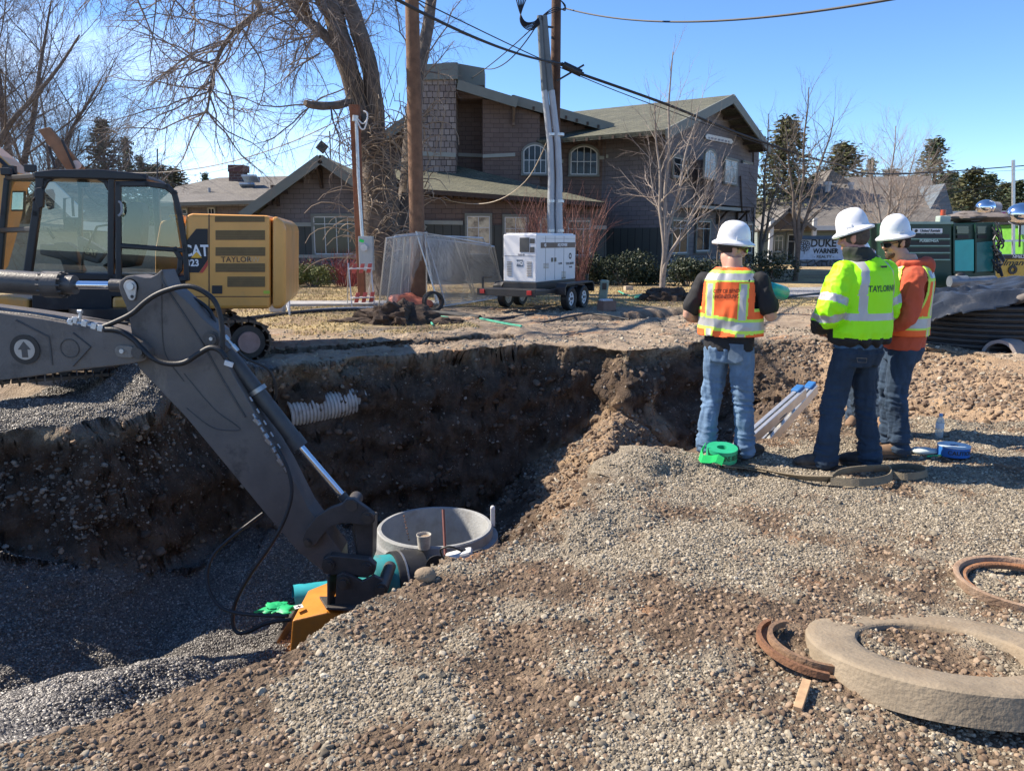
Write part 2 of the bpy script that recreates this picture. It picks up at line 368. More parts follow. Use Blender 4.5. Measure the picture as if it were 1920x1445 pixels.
    tr=(np.abs(u-7.6)<.22)|(np.abs(u-8.9)<.22)|(np.abs(u-6.1)<.2)
    z=z+.022*np.sin(v*2*math.pi/.17)*tr*(y>13)*(y<20)*out
    z=z+.03*np.sin(x*5+2*n1)*np.exp(-((y-15.5)/2.2)**2)*out*(x>-1)
    # right hand ground beyond the pit drops a little
    depth=np.where(ins,np.clip(-zt/1.0,0,1),0)
    # rise of the distant terrain
    z=z+np.clip((y-120)/500,0,1)*30+np.clip((y-60)/400,0,1)*4
    wall=ins*sst(np.abs(kf-.45)*-2+1.2)
    # ---- masks
    lawn=sst((-x*.6+y-12.2)/.5+n2*.8)*sst((16.4-(x+2.6)*.1-y)/1+6)*0
    # dry lawn: left of the dirt road, beyond the ditch
    lx=np.interp(y,[9,11,13,15,17,19,22,30],[-4.2,-3.2,-1.2,-.6,-1.5,-3,-4,-4])
    lawn=sst((lx-x)/.5+.5+n1*1.4)*sst((y-13.6)/1.5+1.6*n1)*out
    lawn2=sst((y-19.5)/1.2+n1)*out
    lawn=np.maximum(lawn,lawn2)*(dd>.34)
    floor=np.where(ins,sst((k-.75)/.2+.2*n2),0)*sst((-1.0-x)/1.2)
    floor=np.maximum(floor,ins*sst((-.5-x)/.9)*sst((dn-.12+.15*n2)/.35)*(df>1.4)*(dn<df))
    moundm=np.clip(1.25-np.hypot((x-G(262,772,-LEDGE).x)/1.5,(y-G(262,772,-LEDGE).y-.4)/1.2),0,1)*out
    floor=np.maximum(floor,sst(moundm*4)); floor=np.maximum(floor,out*sst((-3.4-x)/.6)*sst((9.9-y)/.7)*sst((y-3.)/.6))
    soil=np.where(ins,sst(k*6)*(1-floor),0); soil=np.maximum(soil,sst(1-(dd-.33)/.1)*out); soil=np.maximum(soil,sst(1-(dd2-.4)/.15)*out)
    road=out*sst((y-7.6)/.8)*(1-lawn)
    right_spur_lit=ins*sst((x-3.9)/1.2); right_spur_lit=np.maximum(right_spur_lit,ins*.9*sst((np.maximum(sp,sp2)-zt+.22)/.15)*sst((x-.2)/.4))  # right bank, plus a painted sunlit tone along the spur
    return z,lawn,floor,soil,road,right_spur_lit
def H(x,y): return float(height(np.array([float(x)]),np.array([float(y)]))[0][0])
def GH(px,py,it=6):
    """point where the view ray meets the modelled ground"""
    z=0.0
    for _ in range(it): p=G(px,py,z); z=.5*z+.5*H(p.x,p.y)
    return Vector((p.x,p.y,H(p.x,p.y)))
def axis(lo,hi,step,far_lo,far_hi,g=1.09):
    a=list(np.arange(lo,hi+step/2,step)); s=step; v=hi; up=[]
    while v<far_hi: s*=g; v+=s; up.append(v)
    s=step; v=lo; dn=[]
    while v>far_lo: s*=g; v-=s; dn.append(v)
    return np.array(dn[::-1]+a+up)
XS=axis(-6.6,7.2,.026,-900,900,1.08); YS=axis(1.55,13.8,.022,-60,1600,1.05)
def clump(x,y,s=1.3,seed=3): return fbm(np.stack([x,y,0*x],-1)*s,4,seed)
def nearc(x,y): return clump(x,y,1.5,3)+.65*clump(x,y,4.5,71)-.17*sst((.55-x)/1.3)*sst((4.9-y)/.8)+.10*sst((x-.9)/1.2)*sst((5-y)/1)
def make_ground():
    X,Y=np.meshgrid(XS,YS); Z,lawn,floor,soil,road,rb=height(X,Y)
    nx,ny=len(XS),len(YS)
    # rough the steep faces sideways so that the cut bank is not a smooth sheet
    gy,gx=np.gradient(Z); sx=np.gradient(X,axis=1); sy=np.gradient(Y,axis=0); gx=gx/sx; gy=gy/sy
    st=np.clip(np.hypot(gx,gy)/2.5,0,1)*(Y<15)
    q=np.stack([X*2.2,Y*2.2,Z*3.0],-1); nn=fbm(q*1.6,5,77,.6); nb=fbm(q*.5,3,78)
    l=np.sqrt(1+gx**2+gy**2); amp=st*(.26*nb+.24*nn+.09*fbm(q*4,3,79,.6)+.05*np.sin(Z*9+3*nb))
    X2=X-gx/l*amp; Y2=Y-gy/l*amp; Z2=Z+amp/l*.3
    fine=np.stack([X*9,Y*9,Z*9],-1); Z2=Z2+.010*fbm(fine,3,99)*(Y<15)*(1-.3*road)
    co=np.stack([X2,Y2,Z2],-1).reshape(-1,3)
    me=bpy.data.meshes.new('ground'); nv=nx*ny; nf=(nx-1)*(ny-1)
    me.vertices.add(nv); me.vertices.foreach_set('co',co.ravel())
    idx=np.arange(nv).reshape(ny,nx); q=np.stack([idx[:-1,:-1],idx[:-1,1:],idx[1:,1:],idx[1:,:-1]],-1).reshape(-1)
    me.loops.add(nf*4); me.loops.foreach_set('vertex_index',q.astype(np.int32)); me.polygons.add(nf)
    me.polygons.foreach_set('loop_start',np.arange(0,nf*4,4,dtype=np.int32)); me.polygons.foreach_set('loop_total',np.full(nf,4,dtype=np.int32))
    me.polygons.foreach_set('use_smooth',np.ones(nf,bool)); me.update(calc_edges=True)
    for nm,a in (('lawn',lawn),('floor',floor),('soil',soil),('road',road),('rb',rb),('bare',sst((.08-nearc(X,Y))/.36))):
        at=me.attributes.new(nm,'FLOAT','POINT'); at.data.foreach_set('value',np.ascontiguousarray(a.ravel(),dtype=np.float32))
    o=bpy.data.objects.new('ground',me); scene.collection.objects.link(o); o['kind']='structure'
    me.materials.append(ground_mat())
    bv=None
    return o,co.reshape(ny,nx,3)
def ground_mat():
    m=bpy.data.materials.new('earth'); nt,N,L,b=nodes_of(m)
    tc=N('ShaderNodeTexCoord'); OB=tc.outputs['Object']
    def noise(s,d=6,r=.6,dist=0,vec=None):
        n=N('ShaderNodeTexNoise'); n.inputs['Scale'].default_value=s; n.inputs['Detail'].default_value=d; n.inputs['Roughness'].default_value=r; n.inputs['Distortion'].default_value=dist; L(vec or OB,n.inputs['Vector']); return n.outputs['Fac']
    def ramp(f,stops):
        c=N('ShaderNodeValToRGB'); e=c.color_ramp.elements; e[0].position=stops[0][0]; e[0].color=(*stops[0][1],1); e[1].position=stops[-1][0]; e[1].color=(*stops[-1][1],1)
        for p,cc in stops[1:-1]: k=e.new(p); k.color=(*cc,1)
        L(f,c.inputs['Fac']); return c.outputs['Color']
    def mix(f,a,b_,mode='MIX'):
        x=N('ShaderNodeMixRGB'); x.blend_type=mode
        if isinstance(f,float): x.inputs['Fac'].default_value=f
        else: L(f,x.inputs['Fac'])
        for i,v in ((1,a),(2,b_)):
            if isinstance(v,tuple): x.inputs[i].default_value=(*v,1)
            else: L(v,x.inputs[i])
        return x.outputs['Color']
    def att(n):
        a=N('ShaderNodeAttribute'); a.attribute_name=n; return a.outputs['Fac']
    def mr(f,a,b_,c=0,d=1):
        x=N('ShaderNodeMapRange'); x.inputs['From Min'].default_value=a; x.inputs['From Max'].default_value=b_; x.inputs['To Min'].default_value=c; x.inputs['To Max'].default_value=d; L(f,x.inputs['Value']); return x.outputs['Result']
    def vor(s,feat='F1',rand=1):
        v=N('ShaderNodeTexVoronoi'); v.inputs['Scale'].default_value=s; v.feature=feat; v.inputs['Randomness'].default_value=rand; L(OB,v.inputs['Vector']); return v
    nl=noise(1.1,5,.6); nm=noise(5,6,.65); nf=noise(30,5,.7); nf2=noise(140,3,.6)
    v1=vor(34); v2=vor(75)
    # gravelly fines of the near bank
    grav=ramp(nf,[(.3,(.15,.122,.088)),(.5,(.28,.235,.172)),(.72,(.42,.36,.27))])
    brown=ramp(nm,[(.3,(.07,.048,.031)),(.52,(.15,.106,.070)),(.75,(.32,.235,.155))])
    c=mix(att('bare'),grav,brown); c=mix(mr(nl,.56,.64,0,.7),c,brown)
    orange=mix(mr(noise(1.7,4,.6),.60,.72),c,(.33,.17,.085)); c=orange
    # road surface: pale trampled dirt
    rd=ramp(noise(2.6,7,.7,.4),[(.3,(.15,.108,.074)),(.48,(.34,.262,.185)),(.7,(.49,.395,.29))]); rd=mix(mr(nf,.35,.7,0,.6),rd,(.27,.20,.145)); rd=mix(mr(noise(.8,3,.5),.58,.66,0,.7),rd,(.42,.22,.11))
    c=mix(att('road'),c,rd)
    # soil of the cut bank
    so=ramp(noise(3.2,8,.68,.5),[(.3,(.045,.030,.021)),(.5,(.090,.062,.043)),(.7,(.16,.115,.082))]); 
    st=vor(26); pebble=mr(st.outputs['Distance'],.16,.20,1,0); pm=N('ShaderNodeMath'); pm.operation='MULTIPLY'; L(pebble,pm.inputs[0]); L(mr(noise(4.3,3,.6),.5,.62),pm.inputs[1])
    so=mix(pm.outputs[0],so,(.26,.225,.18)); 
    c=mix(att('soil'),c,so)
    rbk=ramp(noise(2.2,8,.7,.6),[(.3,(.13,.088,.058)),(.5,(.32,.225,.145)),(.62,(.42,.295,.185)),(.72,(.54,.35,.18))]); c=mix(att('rb'),c,rbk)  # warm tan earth; on the spur this colour paints in the sunlight
    # dark damp bedding gravel in the bottom
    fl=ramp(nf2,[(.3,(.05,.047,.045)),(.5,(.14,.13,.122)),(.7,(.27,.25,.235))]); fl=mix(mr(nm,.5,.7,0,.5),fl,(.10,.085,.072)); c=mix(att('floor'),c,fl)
    la=ramp(noise(7,8,.75),[(.3,(.20,.145,.075)),(.5,(.42,.32,.165)),(.7,(.58,.47,.26))]); la=mix(mr(noise(.8,6,.65),.46,.56,0,.9),la,(.27,.19,.12))
    sy=N('ShaderNodeSeparateXYZ'); L(OB,sy.inputs['Vector']); la=mix(mr(sy.outputs['Y'],50,75),la,mix(mr(noise(.05,4,.6),.4,.6),(.10,.095,.05),(.19,.15,.09)))
    c=mix(att('lawn'),c,la)
    L(c,b.inputs['Base Color']); b.inputs['Specular IOR Level'].default_value=.3
    L(mr(att('floor'),0,1,.92,.55),b.inputs['Roughness'])
    h1=mr(v1.outputs['Distance'],0,.6,1,0); h2=mr(v2.outputs['Distance'],0,.6,1,0)
    def mth(op,a,b_):
        x=N('ShaderNodeMath'); x.operation=op
        for i,v in ((0,a),(1,b_)):
            if isinstance(v,float): x.inputs[i].default_value=v
            else: L(v,x.inputs[i])
        return x.outputs[0]
    hh=mth('ADD',mth('MULTIPLY',h1,.5),mth('MULTIPLY',h2,.4)); hh=mth('ADD',hh,mth('MULTIPLY',nf,1.6)); hh=mth('ADD',hh,mth('MULTIPLY',nm,3.0)); hh=mth('ADD',hh,mth('MULTIPLY',nf2,.35))
    bu=N('ShaderNodeBump'); bu.inputs['Strength'].default_value=.9; bu.inputs['Distance'].default_value=.022; L(hh,bu.inputs['Height']); L(bu.outputs['Normal'],b.inputs['Normal'])
    return m
ground,GCO=make_ground()
# bilinear lookup of the final ground surface (undisplaced grid coordinates)
def gz(x,y):
    i=np.clip(np.searchsorted(XS,x)-1,0,len(XS)-2); j=np.clip(np.searchsorted(YS,y)-1,0,len(YS)-2)
    tx=(x-XS[i])/(XS[i+1]-XS[i]); ty=(y-YS[j])/(YS[j+1]-YS[j]); Z=GCO
    return (Z[j,i]*((1-tx)*(1-ty))[...,None]+Z[j,i+1]*(tx*(1-ty))[...,None]+Z[j+1,i]*((1-tx)*ty)[...,None]+Z[j+1,i+1]*(tx*ty)[...,None])
def gh(x,y): return float(gz(np.array([float(x)]),np.array([float(y)]))[0,2])
# ---------------------------------------------------------------- loose stones (uncountable: instanced inside one object)
def stone_mat(name,stops,rough=.85):
    m=bpy.data.materials.new(name); nt,N,L,b=nodes_of(m); oi=N('ShaderNodeObjectInfo'); cr=N('ShaderNodeValToRGB'); e=cr.color_ramp.elements
    e[0].position=stops[0][0]; e[0].color=(*stops[0][1],1); e[1].position=stops[-1][0]; e[1].color=(*stops[-1][1],1)
    for p,c in stops[1:-1]: k=e.new(p); k.color=(*c,1)
    L(oi.outputs['Random'],cr.inputs['Fac']); tc=N('ShaderNodeTexCoord'); no=N('ShaderNodeTexNoise'); no.inputs['Scale'].default_value=1.5; no.inputs['Detail'].default_value=4; L(tc.outputs['Object'],no.inputs['Vector'])
    mr=N('ShaderNodeMapRange'); mr.inputs['To Min'].default_value=.6; mr.inputs['To Max'].default_value=1.35; L(no.outputs['Fac'],mr.inputs['Value'])
    mu=N('ShaderNodeMixRGB'); mu.blend_type='MULTIPLY'; mu.inputs['Fac'].default_value=1; L(cr.outputs['Color'],mu.inputs['Color1']); L(mr.outputs['Result'],mu.inputs['Color2']); L(mu.outputs['Color'],b.inputs['Base Color']); b.inputs['Roughness'].default_value=rough
    return m
def stones(name,pts,size,m,label,seed=1,angular=.35):
    n=len(pts); rng=np.random.default_rng(seed); me=bpy.data.meshes.new(name); me.vertices.add(n); me.vertices.foreach_set('co',np.ascontiguousarray(pts,dtype=np.float32).ravel())
    rot=rng.uniform(0,6.28,(n,3)).astype(np.float32); rot[:,:2]*=.12
    sc=(size[:,None]*rng.uniform(.75,1.25,(n,3))); sc[:,2]*=.72
    for nm,a in (('rot',rot),('scl',sc.astype(np.float32))):
        at=me.attributes.new(nm,'FLOAT_VECTOR','POINT'); at.data.foreach_set('vector',np.ascontiguousarray(a,dtype=np.float32).ravel())
    o=bpy.data.objects.new(name,me); scene.collection.objects.link(o); tag(o,label,None,kind='stuff'); me.materials.append(m)
    ng=bpy.data.node_groups.new(name,'GeometryNodeTree'); ng.interface.new_socket('Geometry',in_out='INPUT',socket_type='NodeSocketGeometry'); ng.interface.new_socket('Geometry',in_out='OUTPUT',socket_type='NodeSocketGeometry')
    N=ng.nodes.new; L=ng.links.new; gi=N('NodeGroupInput'); go=N('NodeGroupOutput'); g2i=N('GeometryNodeGeometryToInstance')
    for k in range(5):
        ic=N('GeometryNodeMeshIcoSphere'); ic.inputs['Radius'].default_value=1; ic.inputs['Subdivisions'].default_value=2
        sp=N('GeometryNodeSetPosition'); no=N('ShaderNodeTexNoise'); no.noise_dimensions='4D'; no.inputs['W'].default_value=k*7.3; no.inputs['Scale'].default_value=.85; no.inputs['Detail'].default_value=1.5
        sb=N('ShaderNodeVectorMath'); sb.operation='SUBTRACT'; sb.inputs[1].default_value=(.5,.5,.5); sm=N('ShaderNodeVectorMath'); sm.operation='SCALE'; sm.inputs['Scale'].default_value=1.5+angular
        L(no.outputs['Color'],sb.inputs[0]); L(sb.outputs[0],sm.inputs[0]); L(ic.outputs['Mesh'],sp.inputs['Geometry']); L(sm.outputs[0],sp.inputs['Offset'])
        sh=N('GeometryNodeSetShadeSmooth'); sh.inputs['Shade Smooth'].default_value=(k%3!=0); L(sp.outputs[0],sh.inputs[0]); ms=N('GeometryNodeSetMaterial'); ms.inputs['Material'].default_value=m; L(sh.outputs[0],ms.inputs[0]); L(ms.outputs[0],g2i.inputs[0])
    ip=N('GeometryNodeInstanceOnPoints'); ip.inputs['Pick Instance'].default_value=True; L(gi.outputs[0],ip.inputs['Points']); L(g2i.outputs[0],ip.inputs['Instance'])
    rv=N('FunctionNodeRandomValue'); rv.data_type='INT'; rv.inputs[4].default_value=0; rv.inputs[5].default_value=4; L(rv.outputs[2],ip.inputs['Instance Index'])
    for nm,sock in (('rot','Rotation'),('scl','Scale')):
        a=N('GeometryNodeInputNamedAttribute'); a.data_type='FLOAT_VECTOR'; a.inputs['Name'].default_value=nm; L(a.outputs['Attribute'],ip.inputs[sock])
    L(ip.outputs[0],go.inputs[0]); md=o.modifiers.new('scatter','NODES'); md.node_group=ng
    return o
def scatter(n,xr,yr,cond,seed,view=True,dens=None):
    rng=np.random.default_rng(seed); x=rng.uniform(*xr,n); u=rng.uniform(0,1,n)
    # more points near the camera: density falls with distance
    y=yr[0]+(yr[1]-yr[0])*u**1.5
    if view: k=np.abs(x)<.70*y+.5; x,y=x[k],y[k]
    z,lawn,floor,soil,road,rb=height(x,y); k=cond(x,y,z,lawn,floor,soil,road,rb,rng.uniform(0,1,len(x)))
    return gz(x[k],y[k])
SM_TAN=stone_mat('gravel_stone',[(0,(.085,.070,.050)),(.3,(.19,.160,.116)),(.6,(.29,.248,.182)),(.9,(.38,.328,.245)),(1,(.47,.415,.325))])
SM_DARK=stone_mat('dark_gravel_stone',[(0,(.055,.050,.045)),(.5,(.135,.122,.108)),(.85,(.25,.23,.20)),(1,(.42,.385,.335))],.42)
SM_COB=stone_mat('bank_cobble',[(0,(.09,.07,.05)),(.5,(.18,.15,.12)),(.85,(.28,.24,.19)),(1,(.42,.36,.29))])
SM_SOIL=stone_mat('soil_crumb',[(0,(.10,.065,.042)),(.5,(.19,.13,.085)),(1,(.32,.235,.16))],.95)
SM_DSOIL=stone_mat('dark_soil_clod',[(0,(.05,.033,.023)),(.5,(.09,.062,.043)),(1,(.17,.12,.085))],.95)
def add_stones():
    rng=np.random.default_rng(5)
    rim=scatter(90000,(-5.,6.5),(6.5,13.6),lambda x,y,z,la,fl,so,ro,rb,r:(so>.01)&(so<.93)&(fl<.5)&(r<.75),15); q=.008+.035*rng.uniform(0,1,len(rim))**2.5; rim[:,2]+=q*.2
    stones('rim_clods',rim,q,SM_SOIL,'crumbly earth along the top edge of the cut bank',15,.7)
    sp=scatter(50000,(0,7),(6.5,13.6),lambda x,y,z,la,fl,so,ro,rb,r:(so>.5)&(rb>.3)&(r<.5),16); q=.008+.04*rng.uniform(0,1,len(sp))**3  # paler clods carry on the sunlit colour painted on the spur
    stones('lit_tan_clods',sp,q,SM_SOIL,'tan earth clods on the right bank and, in a painted sunlit tone, on the spur',16,.7)
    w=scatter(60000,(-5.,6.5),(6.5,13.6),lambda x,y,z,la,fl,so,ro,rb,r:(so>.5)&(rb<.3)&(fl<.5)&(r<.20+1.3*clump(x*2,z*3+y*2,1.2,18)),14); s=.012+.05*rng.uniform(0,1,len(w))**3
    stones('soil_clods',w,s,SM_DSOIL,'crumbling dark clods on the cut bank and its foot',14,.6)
    near=lambda x,y,z,la,fl,so,ro,rb,r:(fl<.3)&(so<.35)&(ro<.5)&(la<.3)&(r<.50+1.25*nearc(x,y))
    a=scatter(430000,(-2.6,5.6),(1.7,8.4),near,1); s=.0030+.0062*rng.uniform(0,1,len(a))**1.8; a[:,2]+=s*.10
    stones('gravel',a,s,SM_TAN,'loose tan and grey gravel covering the near bank',1)
    b=scatter(30000,(-2.6,5.6),(1.7,8.4),lambda x,y,z,la,fl,so,ro,rb,r:(fl<.3)&(so<.35)&(ro<.5)&(la<.3)&(r<.55+1.2*nearc(x,y)),2); s=.009+.010*rng.uniform(0,1,len(b))**2; b[:,2]+=s*.05
    k=rng.uniform(0,1,len(b))<.35; stones('coarse_gravel',b[k],s[k],SM_TAN,'bigger pebbles strewn over the near gravel bank',2)
    cr=scatter(60000,(-2.6,5.6),(1.7,8.6),lambda x,y,z,la,fl,so,ro,rb,r:(fl<.3)&(so<.6)&(ro<.6)&(la<.3)&(r<.30-1.6*nearc(x,y)),9); s=rng.uniform(.004,.015,len(cr))
    stones('soil_crumbs',cr,s,SM_SOIL,'brown soil crumbs between the gravel of the near bank',9)
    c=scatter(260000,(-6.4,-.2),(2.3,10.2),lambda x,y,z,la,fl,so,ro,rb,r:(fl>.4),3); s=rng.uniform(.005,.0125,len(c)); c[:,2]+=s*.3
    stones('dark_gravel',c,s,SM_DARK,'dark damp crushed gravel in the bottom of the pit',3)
    d=scatter(46000,(-5.,6.5),(7,13.4),lambda x,y,z,la,fl,so,ro,rb,r:(so>.5)&(fl<.5)&(r<.55+1.6*clump(x,z*2+y,1.1,8)),4); s=.007+.020*rng.uniform(0,1,len(d))**3
    stones('bank_pebbles',d,s,SM_COB,'pebbles stuck in the dark soil of the cut bank',4)
    e=scatter(90000,(-6.2,-3.2),(7.0,10.6),lambda x,y,z,la,fl,so,ro,rb,r:(so>.4)&(z<-.6)&(z>-1.6)&(r<.13+.5*clump(x,z*2,1.5,9)),6); s=.008+.026*rng.uniform(0,1,len(e))**3
    stones('bank_cobbles',e,s,SM_COB,'layer of rounded cobbles in the left cut bank',6)
    f=scatter(60000,(-5,11),(7.5,20),lambda x,y,z,la,fl,so,ro,rb,r:((ro>.5)|(rb>.3))&(r<.4+1.2*clump(x,y,.9,12)),7); s=.007+.028*rng.uniform(0,1,len(f))**5
    stones('road_gravel',f,s,SM_TAN,'scattered stones on the trampled dirt road beyond the pit',7)
add_stones()
TS=np.concatenate([np.arange(1.5,16,.01),np.arange(16,90,.1)])
def RH(px,py):
    d=ray(px,py); x=d.x*TS; y=d.y*TS; z=CAMZ+d.z*TS; g=gz(x,y)[:,2]; k=np.argmax(g>z); return Vector((x[k],y[k],z[k]))
# ================================================================ SHARED MATERIALS
DG=mat('dark_grey_paint',(.115,.103,.096),.48,0,.3,2.4,.2,40,.85,(.17,.14,.11),1.4)
stain(DG,(.035,.032,.03),1.1,.56,.66,.75); stain(DG,(.24,.20,.155),3.2,.60,.72,.65,(1,1,.35))
DG2=mat('dark_steel_paint',(.070,.064,.060),.42,0,.3,4,.2,50,.45,(.09,.08,.07),4)
CHROME=mat('chrome',(.75,.76,.78),.12,1,.05)
STEEL=mat('bare_steel',(.42,.41,.39),.4,.8,.25,20,.1)
GALV=mat('galvanised_steel',(.55,.57,.58),.42,.75,.15,15)
RUB=mat('black_rubber',(.018,.018,.019),.55,0,.3,10,.15,80,.3,(.08,.07,.06),6)
BLK=mat('black_plastic',(.018,.018,.02),.45,0,.2,8,0,1,.25,(.07,.06,.05),4)
YEL=mat('machine_yellow',(.74,.345,.075),.38,0,.12,2,.05,30,.35,(.34,.24,.13),1.6,coat=.2)
stain(YEL,(.40,.31,.20),1.1,.52,.72,.35,(1,1,.4))
ORG=mat('compactor_orange',(.52,.20,.028),.45,0,.2,4,.1,30,.4,(.22,.14,.08),5)
WHT=mat('white_paint',(.72,.72,.72),.4,0,.06,3,0,1,.25,(.45,.42,.38),3)
INK=mat('black_ink',(.012,.012,.014),.5,0,.1)
WINK=mat('white_ink',(.75,.75,.75),.5,0,.05)
TEAL=mat('teal_plastic',(.0,.27,.34),.4,0,.12)
GREENP=mat('green_tape',(.02,.42,.16),.45,0,.15)
CONC=mat('concrete',(.34,.335,.33),.85,0,.2,5,.4,40,.35,(.22,.20,.17),3)
RUST=mat('rusty_iron',(.24,.11,.05),.85,0,.45,14,.5,60,.5,(.30,.22,.14),8)
WOODP=mat('weathered_pole_wood',(.16,.085,.048),.85,0,.35,5,.5,25)
# ================================================================ FOREGROUND EXCAVATOR ARM
AY=7.5
def arm():
    t=thing('grey_excavator','dark grey excavator boom and stick reaching into the pit with an orange compactor','excavator',(-2.6,AY,-.2))
    def pl(pts,Y,th): m=MB(); m.prism([P(a,b,Y) for a,b in pts],(0,th,0)); return m
    def circ(m,px,py,r,Y,L,n=20): c=P(px,py,Y); m.cyl(c,c+Vector((0,L,0)),r,n=n)
    boom=[(-900,640),(-700,575),(-450,548),(-200,560),(0,586),(70,596),(127,606),(191,618),(240,631),(262,642),(277,655),(279,668),(270,677),(240,683),(159,692),(60,706),(0,714),(-200,742),(-450,765),(-700,800),(-900,860)]
    b=pl(boom,7.33,.52).build('boom',DG,t,True,bevel=.012)
    # flange ridges and welded outlines on the boom cheek
    m=MB()
    for path in ([(30,600),(92,632),(98,684)],[(137,624),(170,650),(137,686)]): m.tube([P(x,y,7.325) for x,y in path],.008,6)
    c=P(130.5,653,7.328); m.tube([c+Vector((.088*math.cos(a*.2618),0,.088*math.sin(a*.2618))) for a in range(25)],.007,6)
    m.build('weld_seam',DG2,b,True)
    m=MB(); c=P(47,655,7.325); m.cyl(c,c-Vector((0,.006,0)),.142,n=40); pb=m.build('emblem_rim',BLK,b,True)
    m=MB(); m.cyl(c-Vector((0,.006,0)),c-Vector((0,.010,0)),.098,n=40); m.build('emblem_disc',mat('emblem_white',(.45,.40,.34),.5),b,True)
    m=MB(); q=lambda x,z:c+Vector((x,-.0101,z)); m.prism([q(-.028,-.075),q(.028,-.075),q(.028,0),q(.062,0),q(0,.078),q(-.062,0),q(-.028,0)],(0,-.003,0)); m.build('arrow',DG2,b,True)
    m=MB()
    for k,(dy,r) in enumerate(((0,.032),(.10,.026))): m.tube([P(x,y,7.4+dy) for x,y in ((-700,520),(-300,566),(-100,578),(0,588),(60,594),(150,609))],r,10)
    m.tube([P(x,y,7.40) for x,y in ((70,604),(146,617))],.006,6); m.build('hydraulic_pipe',DG2,b,True)
    m=MB()
    for (x0,y0,x1,y1,r) in ((128,603,150,607,.03),(150,606,172,611,.022),(172,611,196,618,.027),(149,606,151,586,.016),(146,584,154,584,.02)): m.cyl(P(x0,y0,7.36),P(x1,y1,7.36),r,n=8)
    for (x,y) in ((135,603),(142,600),(160,606),(178,611),(190,615)): m.box(P(x,y,7.35),(.05,.06,.06),M=Matrix.Rotation(.25,4,'Y'))
    m.build('pipe_fitting',GALV,b,True,bevel=.004)
    m=MB(); 
    def slot(m,a,b_,r,Y,th,n=10):
        a=P(*a,Y); b_=P(*b_,Y); d=(b_-a).normalized(); an=math.atan2(d.z,d.x); pts=[]
        for i in range(n+1): w=an+math.pi/2+math.pi*i/n; pts.append(a+Vector((r*math.cos(w),0,r*math.sin(w))))
        for i in range(n+1): w=an-math.pi/2+math.pi*i/n; pts.append(b_+Vector((r*math.cos(w),0,r*math.sin(w))))
        m.prism(pts,(0,-th,0))
    slot(m,(229,658),(244,659),.058,7.33,.025); m.build('pin_plate',mat('worn_steel',(.22,.20,.175),.6,.3,.3,12,.2),b,True,bevel=.004)
    m=MB(); circ(m,229,658,.022,7.305,-.018,8); m.build('bolt',GALV,b,True)
    m=MB(); circ(m,261,660,.065,7.33,-.03); circ(m,261,660,.04,7.30,-.03); m.build('boom_pin',DG2,b,True,bevel=.004)
    # stick
    st=[(222,537),(225,526),(236,518),(250,516),(268,520),(282,520),(293,514),(303,505),(306,512),(315,534),(335,552),(355,570),(380,597),(398,612),(410,622),(414,640),(410,655),(440,708),(490,793),(537,872),(578,952),(597,978),(625,1015),(640,1035),(641,1058),(628,1072),(608,1072),(592,1060),(560,1035),(547,1020),(493,957),(420,868),(350,784),(262,692),(252,672),(247,628),(241,590),(235,572),(226,552)]
    s=pl(st,7.46,.30).build('stick',DG,t,True,bevel=.010)
    # ridge flanges along the near cheek
    m=MB(); 
    for path,r in (([(303,508),(306,530),(345,590),(383,650),(420,716),(460,782)],.013),([(304,520),(303,560),(304,620),(312,668),(345,715)],.006),([(350,765),(400,802),(448,806),(440,795),(400,765),(345,700)],.005)): m.tube(spline([P(x,y,7.458) for x,y in path],6),r,6)
    m.build('weld_seam',DG2,s,True)
    m=MB(); 
    pts=[]
    c1=P(245,537,7.45);c2=P(248,556,7.45)
    for i in range(11): w=math.pi*(-.05)+math.pi*1.1*i/10; pts.append(c1+Vector((.062*math.cos(w),0,.062*math.sin(w))))
    for i in range(9): w=math.pi*1.05+math.pi*.9*i/8; pts.append(c2+Vector((.036*math.cos(w),0,.036*math.sin(w))))
    m.prism(pts,(0,-.018,0)); m.build('pin_plate',mat('bright_worn_steel',(.5,.48,.45),.5,.5,.25,12),s,True,bevel=.003)
    m=MB(); circ(m,245,537,.034,7.43,-.02); m.build('bolt',GALV,s,True)
    m=MB(); circ(m,248,556,.016,7.435,-.006,12); m.build('bolt_hole',BLK,s,True)
    m=MB(); circ(m,396,635,.075,7.46,-.025); circ(m,396,635,.055,7.435,-.02); m.build('cylinder_pin',DG2,s,True,bevel=.004)
    m=MB(); circ(m,396,635,.018,7.415,-.014,8); m.build('bolt',GALV,s,True)
    # top cylinder
    m=MB(); m.cyl(P(-420,500,7.6),P(86,533,7.6),.115,n=28); m.cyl(P(86,533,7.6),P(118,534,7.6),.128,n=28); m.cyl(P(118,534,7.6),P(141,534,7.6),.092,n=28)
    for i in range(12):
        a=i*math.pi/6; c=Vector((0,.118*math.cos(a),.118*math.sin(a))); m.cyl(P(80,533,7.6)+c,P(124,534,7.6)+c,.012,n=6)
    cy=m.build('stick_cylinder',DG2,t,True)
    m=MB(); m.cyl(P(140,534,7.6),P(212,535,7.6),.040,n=24); m.build('cylinder_rod',CHROME,cy,True)
    m=MB(); m.cyl(P(208,535,7.6),P(232,536,7.6),.062,n=16); c=P(245,537,7.46); m.cyl(c,c+Vector((0,.28,0)),.075,n=20); m.build('rod_eye',DG2,cy,True)
    # bucket cylinder
    m=MB(); m.cyl(P(400,628,7.62),P(560,833,7.62),.078,n=24); a,b2=P(548,818,7.62),P(563,838,7.62); m.cyl(a,b2,.088,n=24)
    m.box(P(416,650,7.55),(.14,.1,.12),M=Matrix.Rotation(R(50),4,'Y'))
    bc=m.build('bucket_cylinder',DG2,t,True)
